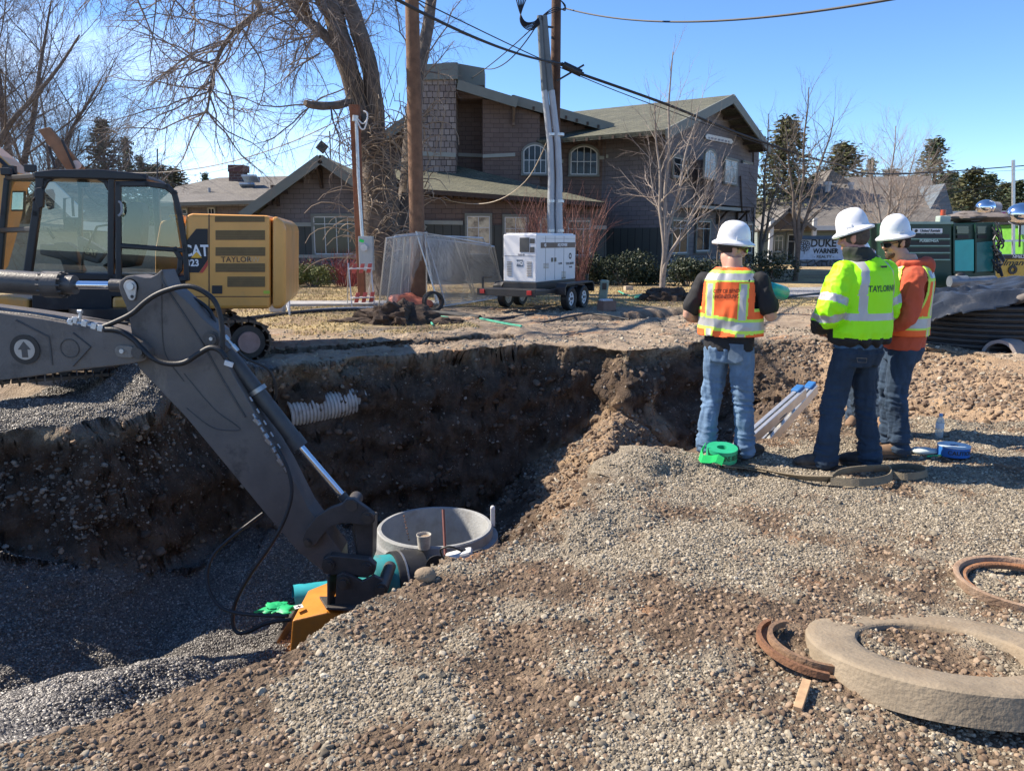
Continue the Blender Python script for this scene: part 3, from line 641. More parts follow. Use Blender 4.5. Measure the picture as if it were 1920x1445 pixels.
    m=MB(); m.cyl(P(481,728,7.62),P(486,735,7.62),.092,n=24); m.build('clamp_band',STEEL,bc,True)
    m=MB(); m.cyl(P(560,833,7.62),P(643,930,7.62),.038,n=20); m.build('cylinder_rod',CHROME,bc,True)
    m=MB(); m.cyl(P(640,926,7.62),P(652,942,7.62),.05,n=14); c=P(659,948,7.5); m.cyl(c,c+Vector((0,.26,0)),.07,n=18); m.build('rod_eye',DG2,bc,True)
    m=MB(); c=P(429,682,7.44); m.box(c,(.085,.02,.05),M=Matrix.Rotation(R(20),4,'Y')); m.build('name_tab',WHT,bc,True,bevel=.004)
    m=MB()
    for i in range(9):
        f=i/8; x=474+(533-474)*f; y=776+(876-776)*f; a=P(x,y,7.42); b2=P(x+5,y+8,7.42); m.cyl(a,b2,.016+.012*(i%2),n=8)
        if i%3==1: m.box(a,(.06,.05,.04),M=Matrix.Rotation(R(50),4,'Y'))
    for i in range(5): x=468+i*13; y=744+i*22; m.cyl(P(x,y,7.45),P(x+5,y+8,7.45),.012,n=8)
    m.build('pipe_fitting',mat('dull_fitting_steel',(.3,.3,.31),.35,.8,.2,20),s,True,bevel=.003)
    m=MB(); m.cyl(P(419,628,7.36),P(445,656,7.36),.014,n=8); m.cyl(P(421,630,7.36),P(428,638,7.36),.026,n=8); m.cyl(P(436,647,7.36),P(446,658,7.36),.024,n=8); m.build('valve_fitting',GALV,s,True,bevel=.003)
    # linkage
    crank=[(567,1011),(574,992),(593,968),(619,952),(640,945),(650,935),(663,935),(675,944),(692,956),(703,966),(703,977),(697,984),(687,985),(656,981),(638,981),(619,988),(605,1003),(593,1020),(582,1028),(571,1026)]
    for k,Y in enumerate((7.38,7.80)): 
        o=pl(crank,Y,.07).build('curved_link',DG2,t,True,bevel=.008)
        if k==0:
            m=MB(); circ(m,690,969,.062,7.38,-.02); circ(m,690,969,.032,7.36,-.02,6); circ(m,577,1016,.034,7.38,-.02); circ(m,577,1016,.018,7.36,-.012,6); circ(m,659,947,.06,7.38,-.012); m.build('pin_cap',mat('worn_pin_steel',(.12,.11,.10),.45,.6,.2),o,True,bevel=.003)
    pl([(660,978),(700,975),(698,1052),(672,1050),(668,1015)],7.50,.26).build('push_link',DG2,t,True,bevel=.01)
    m=MB(); m.bar(P(660,985,7.55),P(672,1050,7.55),.02,.02); m.bar(P(612,1046,7.55),P(668,1052,7.55),.03,.03); m.build('link_brace',DG2,t,True)
    tip=pl([(602,1062),(605,1048),(619,1041),(650,1044),(692,1049),(704,1060),(702,1074),(688,1083),(649,1075),(621,1078),(606,1074)],7.36,.10).build('quick_coupler',DG2,t,True,bevel=.008)
    m=MB(); m.prism([P(a,b,7.62) for a,b in [(602,1062),(605,1048),(619,1041),(692,1049),(704,1060),(702,1074),(688,1083),(621,1078)]],(0,.1,0))
    for (x,y,r) in ((617,1057,.06),(688,1063,.055)): circ(m,x,y,r,7.36,-.03); circ(m,x,y,.5*r,7.33,-.02,6)
    m.build('pin_cap',DG2,tip,True,bevel=.004)
    ear=[(631,1079),(642,1074),(660,1080),(678,1090),(701,1079),(714,1086),(727,1100),(724,1114),(706,1134),(690,1142),(640,1142),(628,1140)]
    m=MB(); m.prism([P(a,b,7.30) for a,b in ear],(0,.05,0)); m.prism([P(a,b,7.74) for a,b in ear],(0,.05,0)); m.prism([P(a,b,7.30) for a,b in [(613,1080),(618,1080),(618,1136),(613,1136)]],(0,.5,0))
    br=m.build('mounting_bracket',DG2,t,True,bevel=.006)
    m=MB()
    for (x,y) in ((643.5,1092),(715,1105)): c=P(x,y,7.26); m.cyl(c,c+Vector((0,.56,0)),.065,n=18); m.cyl(c,c-Vector((0,.03,0)),.04,n=10)
    m.build('pin_cap',mat('worn_pin_steel',(.12,.11,.10),.45,.6,.2),br,True,bevel=.004)
    # plate compactor: housing with sloping shoulders, base plate, top plate
    zt=P(607,1148,7.25).z
    g=lambda px,py,z:G(px,py,z)
    m=MB(); c0=g(548,1163,zt-.05); c1=g(612,1148,zt); c2=g(662,1152,zt-.08); c3=c2+Vector((.06,.72,.02)); c4=c1+Vector((-.02,.72,.05)); c5=c0+Vector((.0,.62,.03))
    top=[c0,c1,c2,c3,c4,c5]; cen=sum(top,Vector())/6; low=[Vector((cen.x+(p.x-cen.x)*1.12,cen.y+(p.y-cen.y)*1.1,zt-.42)) for p in top]
    m.add(top+low,[(0,1,4,5),(1,2,3,4),(0,6,7,1),(1,7,8,2),(2,8,9,3),(3,9,10,4),(4,10,11,5),(5,11,6,0),(6,11,10,7),(7,10,9,8)],False)
    hs=m.build('compactor_housing',ORG,t,True,bevel=.015)
    m=MB(); m.box((cen.x,cen.y,zt-.50),(1.05,.85,.05)); m.box((cen.x-.50,cen.y,zt-.40),(.04,.8,.22)); m.build('base_plate',DG2,hs,True,bevel=.01)
    m=MB(); m.prism([g(599,1122,zt+.03),g(612,1143,zt+.03),g(684,1146,zt+.03),g(700,1122,zt+.03)],(0,0,.03)); m.build('adapter_plate',DG2,hs,True,bevel=.006)
    m=MB(); c=g(560,1139,zt+.008); m.box(c+Vector((0,0,.012)),(.085,.075,.006),rz=.5); m.build('warning_sticker',WHT,hs,True)
    m=MB(); m.bar(c+Vector((-.02,-.02,.0165)),c+Vector((.025,.02,.0165)),.012,.003); m.bar(c+Vector((.02,-.02,.0165)),c+Vector((-.01,.02,.0165)),.010,.003); m.build('sticker_print',INK,hs,True)
    hoses=[([(493,962),(462,985),(428,1012),(400,1040),(388,1075),(394,1110),(415,1138),(447,1149),(490,1153),(540,1154)],7.5,6.7,.017),
     ([(519,838),(540,880),(547,925),(533,975),(505,1025),(470,1075),(445,1120),(436,1158),(443,1184),(465,1184),(500,1168),(545,1161)],7.38,6.9,.019),
     ([(190,614),(215,604),(247,588),(270,568),(292,553),(317,543),(344,537),(368,540),(398,559),(412,588),(417,624),(417,656)],7.36,7.30,.024),
     ([(325,556),(340,555),(369,563),(394,584),(405,613),(408,630)],7.75,7.6,.02),
     ([(196,618),(214,618),(230,623),(252,638),(265,653),(286,671),(312,681),(344,680),(371,664),(394,652),(412,657),(424,672)],7.34,7.25,.026),
     ([(445,657),(462,672),(500,690),(515,715),(517,745),(508,760)],7.5,7.7,.014),
     ([(120,600),(160,598),(200,603),(240,606)],7.7,7.8,.018)]
    for pts,ya,yb,r in hoses:
        n=len(pts); m=MB(); m.tube(spline([P(x,y,ya+(yb-ya)*i/(n-1)) for i,(x,y) in enumerate(pts)],8),r,10); m.build('hydraulic_hose',RUB,t,True)
    return t
arm()
# ================================================================ YELLOW EXCAVATOR
TH=R(11)
def yellow_excavator():
    ex=Vector((math.cos(TH),math.sin(TH),0)); nn=Vector((math.sin(TH),-math.cos(TH),0)); Yr=11.2
    p0=P(535,578,Yr); p0.z=0; t=thing('excavator','yellow tracked excavator with open black cab parked on the far side of the pit','excavator',p0,TH)
    I=WM[t].inverted()
    def S(px,py,yl=0.0): return I@hit(px,py,p0-nn*yl,nn)
    def pr(pts,yl,th,name,m,par=t,bevel=.008,mb=None):
        q=mb or MB(); q.prism([S(a,b,yl) for a,b in pts],(0,th,0)); return q.build(name,m,par,bevel=bevel)
    Z=lambda x,y:(x/2.58,200+y/2.58)
    body=pr([(347,404),(360,400),(507,404),(507,579),(209,581),(209,556),(345,556)],0,2.5,'engine_housing',YEL,bevel=.05)
    cw=pr([(510.5,405),(520,407),(533,417),(536,430),(536,568),(527,579),(510.5,579)],0,2.5,'counterweight',YEL,bevel=.045)
    for (a,b,c,d) in ((1043,598,1282,645),(1043,680,1283,722),(1043,758,1282,800),(1100,822,1282,872),(1040,530,1280,558)):
        x0,y0=Z(a,b);x1,y1=Z(c,d); mb=MB(); n=6
        for i in range(n):
            yy=y0+(y1-y0)*(i+.5)/n; A,B=S(x0,yy,-.004),S(x1,yy,-.004); mb.bar(A,B,.012,(S(x0,y0).z-S(x0,y1).z)/n*.62,up=(0,0,1))
        fr=pr([(x0,y0),(x1,y0),(x1,y1),(x0,y1)],-.006,.004,'vent_panel',mat('vent_dark',(.13,.08,.035),.7),body,0)
        mb.build('vent_louvre',mat('vent_bronze',(.20,.125,.045),.6),fr)
    m=MB(); 
    for x,y0,y1 in ((392,402,580),): m.bar(S(x,y0,-.002),S(x,y1,-.002),.012,.01)
    m.bar(S(345,556,-.002),S(507,556,-.002),.01,.01); m.build('panel_seam',BLK,body)
    pr([(349,452),(368,429),(389.5,429),(389.5,487),(373,511),(349,511)],-.008,.006,'decal',INK,body,0)
    pr([(389.5,488),(389.5,498),(380,511.5),(374,511.5)],-.008,.006,'red_stripe',mat('decal_red',(.5,.06,.04),.5),body,0)
    xd=(1,0,0)
    o=text('lettering','CAT',.215,WINK,body,S(367,471,-.011),xd,bold=.006,sx=.80); 
    m=MB(); m.prism([S(358,483.5,-.013),S(379,483.5,-.013),S(368.5,472,-.013)],(0,-.003,0)); m.build('logo_triangle',mat('logo_yellow',(.75,.40,.03),.5),body)
    text('lettering','323',.13,WINK,body,S(361,493.5,-.011),xd,bold=.004,sx=.9)
    text('lettering','TAYLOR',.105,mat('brown_ink',(.07,.04,.02),.5),body,S(443,487,-.003),xd,bold=.001,sx=1.0,space=1.05)
    text('lettering','NW',.105,mat('pale_ink',(.55,.42,.25),.5),body,S(474,487,-.003),xd,bold=-.001,sx=1.0)
    pr([Z(1025,865),Z(1075,865),Z(1075,905),Z(1025,905)],-.012,.012,'latch_handle',BLK,body)
    pr([Z(1275,890),Z(1305,890),Z(1305,905),Z(1275,905)],-.004,.004,'inspection_sticker',mat('lime_sticker',(.45,.55,.05),.5),body,0)
    m=MB(); m.tube([S(348,440,.15),S(345,420,.15),S(330,404,.15),S(318,404,.15)],.018,8); m.tube([S(318,404,.3),S(345,430,.3)],.018,8); m.build('hand_rail',YEL,body)
    m=MB(); m.prism([S(x,y,.9) for x,y in ((290,470),(300,415),(345,402),(345,556),(290,556))],(0,1.5,0)); m.build('side_box',YEL,t,bevel=.04)
    # skirt and cab base
    pr([(60,516),(350,516),(350,556),(209,556),(209,580),(60,582)],.02,1.1,'cab_base',BLK)
    pr([(-60,560),(8,556),(52,560),(52,586),(-60,590)],.0,.7,'step_box',YEL,bevel=.03)
    pr([(62,583),(400,583),(400,600),(62,606)],.35,1.9,'turntable',BLK)
    # cab frame: two bays
    def framebar(m,pts,w,yl,d):
        for i in range(len(pts)-1):
            a,b=S(*pts[i],yl),S(*pts[i+1],yl); e=(b-a).normalized()*w*.5; m.bar(a-e+Vector((0,d/2,0)),b+e+Vector((0,d/2,0)),w,d,up=(0,1,0))
    m=MB()
    framebar(m,[(74,336),(66,400),(50,512)],.10,0,.10)
    framebar(m,[(72,330),(120,327),(268,333)],.10,0,.10); framebar(m,[(208,336),(207,516)],.085,0,.08); framebar(m,[(50,516),(207,520),(330,522)],.09,0,.08)
    framebar(m,[(203,352),(196,340),(186,335)],.06,.02,.04); framebar(m,[(79,352),(86,339),(96,334)],.06,.02,.04)
    framebar(m,[(12,340),(6,400),(-4,512)],.09,1.0,.08); framebar(m,[(15,334),(280,337)],.09,1.0,.08); framebar(m,[(290,338),(300,516)],.09,1.0,.08); framebar(m,[(150,338),(150,516)],.06,1.0,.06)
    a,b=S(73,330,.05),S(15,334,1.05); 
    for (p,q,pz) in ((( 73,330),(15,334),0),((50,512),(-4,512),0),((62,430),(2,432),0)): m.bar(S(*p,.05),S(*q,1.04),.07,.07)
    cab=m.build('cab_frame',BLK,t,bevel=.015)
    m=MB(); m.prism([S(x,y,-.02) for x,y in ((63,322),(100,318),(180,317),(262,325),(275,333),(275,338),(63,333))],(0,1.12,0)); m.build('cab_roof',BLK,t,bevel=.03)
    m=MB(); m.prism([S(x,y,.5) for x,y in ((-2,428),(72,428),(60,515),(-4,515))],(0,.02,0)); 
    # door
    m=MB(); framebar(m,[(221,345),(222,524)],.075,-.03,.05); framebar(m,[(221,345),(275,345),(312,350),(326,362),(336,400),(346,462),(350,520)],.075,-.03,.05); framebar(m,[(226,461),(345,470)],.06,-.03,.05)
    framebar(m,[(226,524),(322,526),(336,505),(338,485),(328,468)],.07,-.03,.05); framebar(m,[(322,526),(350,522)],.07,-.03,.05); 
    door=m.build('cab_door',BLK,t,bevel=.015)
    m=MB(); m.tube(spline([S(x,y,-.09) for x,y in ((222,378),(227,382),(228,398),(222,405))],5),.016,8); m.build('grab_handle',mat('grey_plastic',(.3,.3,.31),.5),door)
    GL=mat_glass('cab_glass',(.10,.13,.12),.02,.10)
    pr([(226,350),(270,349),(308,354),(322,366),(338,464),(226,456)],-.005,.006,'door_glass',GL,door,0)
    pr([(226,466),(326,472),(334,488),(332,502),(320,520),(226,519)],-.005,.006,'door_glass',GL,door,0)
    pr([(83,340),(196,343),(203,354),(203,513),(58,510),(74,400)],.045,.006,'side_glass',GL,cab,0)
    m=MB(); m.add([S(70,336,.06),S(14,338,1.0),S(0,510,1.0),S(50,510,.06)],[(0,1,2,3)]); g=m.build('windscreen',GL,cab); sd_=g.modifiers.new('s','SOLIDIFY'); sd_.thickness=.006
    # mirrors, lamps
    m=MB(); m.prism([S(x,y,.9) for x,y in ((22,358),(47,358),(46,396),(20,396))],(0,.05,0)); mm=m.build('mirror',BLK,t,bevel=.01)
    m=MB(); m.prism([S(x,y,.895) for x,y in ((24,361),(44,361),(43,393),(22,393))],(0,-.004,0)); m.build('mirror_glass',mat('mirror_silver',(.8,.8,.8),.03,1,0),mm)
    m=MB(); m.prism([S(x,y,-.16) for x,y in ((66,353),(78,351),(82,362),(80,388),(72,392),(66,380))],(0,.08,0)); m.bar(S(66,370,-.1),S(60,376,0),.02,.02); m.build('mirror',BLK,t,bevel=.015)
    [MB().box(q,(.13,.1,.1)).build('work_lamp',BLK,t,bevel=.012) for q in (S(57,316,.1),S(12,322,.9))]
    m=MB(); m.cyl(S(295,345,.9),S(295,279,.9),.010,n=6); m.build('antenna',BLK,t)
    # interior
    m=MB(); m.prism([S(x,y,.42) for x,y in ((236,380),(262,378),(268,400),(262,470),(252,500),(200,506),(190,498),(225,480),(230,420))],(0,.42,0)); m.build('operator_seat',mat('seat_cloth',(.03,.035,.035),.9),t,bevel=.03)
    GP=mat('console_grey',(.13,.13,.15),.55)
    m=MB(); m.prism([S(x,y,.14) for x,y in Z2(((370,625),(430,650),(515,700),(470,760),(400,740),(375,690)))],(0,.16,0)); ar=m.build('armrest',GP,t,bevel=.02)
    m=MB(); m.prism([S(x,y,.137) for x,y in Z2(((405,672),(475,700),(462,733),(400,712)))],(0,-.003,0)); m.build('badge',INK,ar)
    c=S(*Z2(((437,703),))[0],.13); text('lettering','CAT',.10,mat('badge_letter',(.7,.5,.3),.5),ar,c,(1,0,-.22),(.22,0,1),bold=.004,sx=.85)
    m=MB(); m.prism([S(x,y,.5) for x,y in Z2(((255,660),(320,655),(370,690),(380,760),(300,730),(280,700)))],(0,.2,0)); m.prism([S(x,y,.6) for x,y in Z2(((190,665),(270,670),(360,730),(390,800),(320,830),(290,740),(190,715)))],(0,.3,0)); m.build('console',GP,t,bevel=.02)
    MB().tube([S(*q,.6) for q in Z2(((230,590),(262,640)))],.02,8).build('joystick',BLK,t); MB().tube([S(*q,.2) for q in Z2(((345,540),(365,580),(378,600)))],[.03,.022,.018],8).build('joystick',BLK,t); m=MB(); m.tube([S(*q,.2) for q in Z2(((360,585),(380,585),(385,620)))],.03,8); m.tube([S(*q,.1) for q in Z2(((395,800),(400,720),(470,580),(520,572)))],.016,8); m.build('control_lever',BLK,t)
    m=MB(); m.tube([S(*q,.9) for q in Z2(((310,545),(312,445),(350,440),(355,530)))],.02,8); m.box(S(*Z2(((352,565),))[0],.92),(.24,.03,.17)); m.build('grab_bar',BLK,t)
    m=MB(); m.box(S(*Z2(((405,375),))[0],.3),(.13,.1,.09)); m.tube(spline([S(*q,.3) for q in Z2(((405,390),(425,430),(470,470),(505,485)))],5),.01,6); m.build('dome_lamp',BLK,t)
    # yellow boom rising out of the left of the frame
    bp=[(-420,120),(-160,165),(0,292),(36,326),(24,350),(8,420),(-14,500),(-60,560),(-110,540),(-100,440),(-150,340),(-420,230)]
    m=MB(); m.prism([S(x,y,1.15) for x,y in bp],(0,.55,0)); bo=m.build('boom',YEL,t,bevel=.02)
    m=MB(); m.tube([S(-300,190,1.1),S(-100,255,1.1),S(0,300,1.1),S(30,330,1.1)],.03,8); m.box(S(18,318,1.08),(.16,.1,.1)); m.build('boom_pipe',BLK,bo)
    m=MB(); m.cyl(S(-60,530,1.0),S(-260,330,1.0),.10,n=20); m.build('boom_cylinder',BLK,t)
    # raised hood beyond the cab
    hd=[(70,243),(93,238),(158,314),(150,330),(124,318)]
    m=MB(); m.prism([S(x,y,2.3) for x,y in hd],(0,.07,0)); ho=m.build('raised_hood',mat('hood_tan',(.26,.15,.08),.6,0,.3,4),t,bevel=.01)
    m=MB(); m.bar(S(92,275,2.28),S(104,316,2.28),.03,.03); m.bar(S(116,262,2.25),S(140,316,2.25),.035,.03); m.build('hood_strut',BLK,ho)
    m=MB(); c=S(144,309,2.28); m.cyl(c,c-Vector((0,.012,0)),.07,n=16); m.build('hood_badge',mat('hood_badge_white',(.6,.5,.45),.5),ho)
    # undercarriage: two crawler tracks standing askew below the house
    A=G(470,682); A.z=0; d=Vector((-.86,-.51,0)).normalized(); side_=Vector((-.51,.86,0)).normalized()
    for k in range(2):
        base=A+side_*(k*2.1+.0)+d*.0; L=3.0; r=.30; w=.52
        ctr=[]; n=60; per=2*L+2*math.pi*r
        def pt(u):
            u%=per
            if u<L: return (u,2*r)  # top run forward
            u-=L
            if u<math.pi*r: a=u/r; return (L+r*math.sin(a),r+r*math.cos(a))
            u-=math.pi*r
            if u<L: return (L-u,0)
            u-=L; a=u/r; return (-r*math.sin(a),r-r*math.cos(a))
        z0=.0 if k==0 else .02
        to=lambda u,h,s: base+d*u+Vector((0,0,h+z0))+side_*s
        m=MB(); nsh=44
        for i in range(nsh):
            u0=per*i/nsh; p=pt(u0); q=pt(u0+per/nsh*.90); a=to(p[0],p[1],w/2); b=to(q[0],q[1],w/2); mid=(a+b)/2; tg=(b-a).normalized(); up=side_.cross(tg)
            M=Matrix((tg,side_,tg.cross(side_))).transposed().to_4x4(); m.box(mid,((b-a).length,w,.035),M=M); m.box(mid+tg.cross(side_)*(-.03 if True else .03),(.02,w,.05),M=M); m.box(mid+tg.cross(side_)*(.03),(.02,w,.05),M=M)
        tr=m.build('track',mat('track_steel',(.10,.075,.055),.6,.4,.3,12,.2,40,.5,(.2,.14,.09),5),t,True)
        m=MB()
        for uu in (0,L): c=to(uu,r,w/2); m.cyl(c-side_*.2,c+side_*.2,r*.78,n=28)
        for i in range(7): c=to(.35+i*.38,.11,w/2); m.cyl(c-side_*.16,c+side_*.16,.09,n=16)
        c=to(L/2,r,w/2); M=Matrix((d,side_,Vector((0,0,1)))).transposed().to_4x4(); m.box(c,(L-.5,.3,.26),M=M); m.build('track_frame',BLK,tr,True,bevel=.01)
        m=MB()
        for uu in (0,L): c=to(uu,r,w/2); m=MB(); m.cyl(c-side_*.26,c-side_*.2,.15,n=24); m.build('idler_hub',mat('hub_pink_rust',(.30,.19,.16),.7,0,.25,10),tr,True,bevel=.01)
    m=MB(); c=A+side_*1.3+d*1.5; m.cyl(c+Vector((0,0,.3)),c+Vector((0,0,.78)),.62,n=32); m.build('swing_ring',BLK,t,True)
def Z2(pts): return [(x/2.58,200+y/2.58) for x,y in pts]
yellow_excavator()
# ================================================================ GENERATOR ON ITS TRAILER
def generator():
    RZ=R(60); e0=P(1006,530,18.6); t=thing('generator_trailer','white portable generator on a black two axle trailer by the lawn','generator',(e0.x,e0.y,H(e0.x,e0.y)),RZ)
    zb,zt=e0.z-WM[t].translation.z,P(1006,439,18.6).z-WM[t].translation.z; Lx,Wy=2.15,.92
    m=MB(); m.box((Lx/2,Wy/2,(zb+zt)/2),(Lx,Wy,zt-zb)); h=m.build('generator_housing',WHT,t,bevel=.03,seg=3)
    m=MB(); m.box((Lx/2,Wy/2,zt+.012),(Lx-.1,Wy-.1,.03)); m.build('roof_panel',WHT,h,bevel=.01)
    H_=zt-zb
    m=MB()
    for x in (.45,.95,1.45): m.bar((x,-.002,zb+.04),(x,-.002,zt-.04),.01,.006)
    m.bar((.3,-.002,zt-.1),(Lx-.05,-.002,zt-.1),.01,.006); m.bar((-.002,.05,zb+H_*.55),(-.002,Wy-.03,zb+H_*.55),.006,.01); m.build('panel_seam',mat('seam_grey',(.25,.25,.25),.6),h)
    m=MB(); m.box((1.15,-.004,zt-.26),(1.9,.006,.13)); m.build('brown_stripe',mat('stripe_brown',(.12,.08,.06),.5),h)
    x_=(1,0,0); text('lettering','45',.11,WINK,h,(.42,-.009,zt-.26),x_,bold=.004); text('lettering','MQ POWER',.10,WINK,h,(1.35,-.009,zt-.26),x_,bold=.004,shear=.2)
    text('lettering','O',.20,INK,h,(1.82,-.004,zb+H_*.52),x_,bold=.008); text('lettering','TAYLORNW',.085,INK,h,(1.80,-.004,zb+H_*.36),x_,bold=.001); text('lettering','90-645',.06,INK,h,(1.85,-.004,zb+H_*.28),x_); text('lettering','93-848',.07,INK,h,(1.25,-.004,zb+H_*.37),x_)
    m=MB()
    for (x,z,w,q) in ((.28,.34,.26,.10),(1.25,.14,.22,.10),(1.25,.05,.22,.04)):
        for i in range(4): m.box((x+.2,-.006,zb+H_*z+q*(i-1.5)/3),(w,.01,.012))
    for y in (.2,.75):
        for i in range(9): m.box((-.006,y,zb+.42-.04*i+.06),(.01,.13,.016))
    m.build('vent_louvre',mat('louvre_tan',(.32,.27,.2),.6),h)
    for nm,q,d in (('control_panel',(-.006,.33,zb+H_*.78),(.01,.26,.34)),('gauge_panel',(-.006,.12,zb+H_*.86),(.01,.13,.11)),('breaker_panel',(-.006,.12,zb+H_*.68),(.01,.12,.13)),('door_latch',(.80,-.006,zb+H_*.46),(.10,.012,.10)),('door_latch',(.97,-.006,zb+H_*.46),(.10,.012,.10))): MB().box(q,d).build(nm,mat('panel_grey',(.06,.06,.06),.3),h,bevel=.004)
    m=MB(); m.box((-.004,.46,zb+H_*.40),(.008,.17,.16)); m.build('emblem_panel',mat('emblem_blue',(.10,.14,.18),.5),h); text('lettering','MQ',.11,WINK,h,(-.009,.46,zb+H_*.40),(0,-1,0),bold=.006)
    text('lettering','TLG-45',.06,INK,h,(-.004,.42,zb+H_*.575),(0,-1,0))
    m=MB(); m.box((Lx/2,Wy/2,zb-.09),(Lx,Wy,.17)); m.build('fuel_tank_base',BLK,t,bevel=.01)
    m=MB(); y0,y1=-.28,1.2
    for y in (y0,y1): m.box((1.0,y,zb-.21),(3.3,.08,.10))
    for x in (-.6,.2,1.2,2.6): m.box((x,(y0+y1)/2,zb-.21),(.09,y1-y0,.10))
    m.box((-.66,(y0+y1)/2,zb-.21),(.05,y1-y0+.1,.17)); m.box((-.3,(y0+y1)/2,zb-.155),(.62,y1-y0,.02))
    for y in (y0,y1): m.bar((2.6,y,zb-.21),(3.9,.46,zb-.21),.08,.10)
    m.bar((3.9,.46,.12),(3.9,.46,zb+.05),.07,.07); m.box((3.95,.46,zb-.2),(.2,.12,.12))
    m.bar((-.5,y1,zb-.16),(-.5,y1,zb+.12),.04,.04); m.bar((-.5,y1,zb+.12),(-.1,y1,zb+.12),.04,.04)
    f=m.build('trailer_frame',BLK,t,bevel=.008)
    for y in (y0+.1,y1-.1): m=MB(); m.box((-.69,y,zb-.20),(.03,.13,.10)); m.build('tail_lamp',mat('lamp_red',(.35,.02,.02),.3),t,bevel=.01)
    m=MB()
    for y in (y0-.14,y1+.14):
        pts=[(.42,zb-.30),(.42,zb-.12),(.52,zb-.03),(2.06,zb-.03),(2.16,zb-.12),(2.16,zb-.30),(2.10,zb-.30),(2.10,zb-.14),(2.03,zb-.07),(.55,zb-.07),(.48,zb-.14),(.48,zb-.30)]
        m.prism([(x,y-.13,z) for x,z in pts],(0,.26,0))
    m.build('mudguard',BLK,t,bevel=.006)
    r=.285
    for y,s in ((y0-.16,-1),(y1+.16,1)):
        for x in (.86,1.60):
            m=MB(); prof=[(r*.62,-.09),(r*.9,-.10),(r,-.075),(r,.075),(r*.9,.10),(r*.62,.09)]; Mx=Matrix.Rotation(R(90),4,'X'); m.lathe(prof,(x,y,r),Mx,28,closed=True); ty=m.build('wheel',RUB,t)
            m=MB(); m.lathe([(.01,.05*s*-1-.0),(r*.35,.055*-s),(r*.5,.03*-s),(r*.62,.085*-s),(r*.66,.085*-s),(r*.66,-.06*-s),(.01,-.06*-s)],(x,y,r),Matrix.Rotation(R(-90),4,'X') if s<0 else Matrix.Rotation(R(-90),4,'X'),24)
            m.build('rim',WHT,ty)
            m=MB()
            for i in range(5): a=i*1.2566; m.cyl((x+.1*math.cos(a),y+s*.04,r+.1*math.sin(a)),(x+.1*math.cos(a),y+s*.062,r+.1*math.sin(a)),.03,n=10)
            m.cyl((x,y+s*.04,r),(x,y+s*.085,r),.035,n=12); m.build('wheel_hub',mat('hub_dark',(.12,.12,.12),.5),ty)
generator()
# ================================================================ PEOPLE
def ering(c,rx,ry,n=24,yaw=0,e=2.0,tilt=None,face=None):
    """elliptic (super-ellipse) ring in the horizontal plane; x = across, y = along facing"""
    c=Vector(c); out=[]
    for i in range(n):
        t=2*math.pi*i/n; ct,st=math.cos(t),math.sin(t); x=rx*abs(ct)**(2/e)*(1 if ct>=0 else -1); y=ry*abs(st)**(2/e)*(1 if st>=0 else -1)
        p=Vector((x,y,0)); 
        if tilt: p=tilt@p
        p=Matrix.Rotation(yaw,3,'Z')@p; out.append(c+p)
    return out
def limb(m,pts,radii,n=16,sub=4,flat=None):
    """tapered limb through joints, smooth"""
    ps=[Vector(p) for p in pts]; q=[]; rr=[]
    sp=spline(ps,sub); k=len(ps)-1
    for i in range(len(sp)):
        f=i/sub; j=min(int(f),k-1); w=f-j; rr.append(radii[j]*(1-w)+radii[j+1]*w)
    m.tube(sp,rr,n); m.ell(ps[0],radii[0]); m.ell(ps[-1],radii[-1]); return m
def remesh(m,name,mats,parent,voxel,smooth=6,wr=None,cut=None,keep_world=False):
    """one continuous surface from overlapping closed volumes"""
    tmp=m.build('tmp',BLK); md=tmp.modifiers.new('r','REMESH'); md.mode='VOXEL'; md.voxel_size=voxel; md.use_smooth_shade=True
    if smooth: s=tmp.modifiers.new('s','SMOOTH'); s.factor=.5; s.iterations=smooth
    bpy.context.view_layer.update(); me=evaluated(tmp); bpy.data.objects.remove(tmp)
    if wr is not None:
        n=len(me.vertices); co=np.zeros(n*3); me.vertices.foreach_get('co',co); co=co.reshape(-1,3); no=np.zeros(n*3); me.vertices.foreach_get('normal',no); no=no.reshape(-1,3)
        co=co+no*wr(co)[:,None]; me.vertices.foreach_set('co',co.ravel()); me.update()
    if cut is not None:
        bm=bmesh.new(); bm.from_mesh(me)
        kill=[v for v in bm.verts if cut(v.co)]; bmesh.ops.delete(bm,geom=kill,context='VERTS'); bm.to_mesh(me); bm.free()
    me.materials.clear()
    for q in (mats if isinstance(mats,(list,tuple)) else [mats]): me.materials.append(q)
    me.name=name; me.polygons.foreach_set('use_smooth',[True]*len(me.polygons)); o=bpy.data.objects.new(name,me); scene.collection.objects.link(o)
    if parent is not None: o.parent=parent; WM[o]=WM.get(parent,Matrix())
    return o
def folds(amp,fx,fz,seed,low=None):
    def f(co):
        q=co*np.array([fx,fx,fz]); w=co+.05*np.stack([fbm(co*6,2,seed+5)]*3,-1)
        r=1-np.abs(fbm(w*np.array([fx,fx,fz]),3,seed))*2.4
        a=amp*(r-.45)
        if low is not None: a=a*low(co)
        return a
    return f
SKIN=mat('skin',(.50,.285,.20),.5,0,.12,20,.06,120)
SKIN.node_tree.nodes['Principled BSDF'].inputs['Subsurface Weight'].default_value=.08
HAIR=mat('dark_hair',(.035,.022,.015),.7,0,.4,60,.6,200); BEARD=mat('brown_beard',(.10,.055,.032),.8,0,.4,60,.6,200)
def denim(name,c):
    m=mat(name,c,.88,0,.35,7,.3,260,.35,tuple(min(1,q*1.55+.008) for q in c),4)
    return m
JEAN_L=denim('light_denim',(.10,.17,.27)); JEAN_D=denim('dark_denim',(.014,.030,.055)); JEAN_M=denim('mid_denim',(.022,.045,.082))
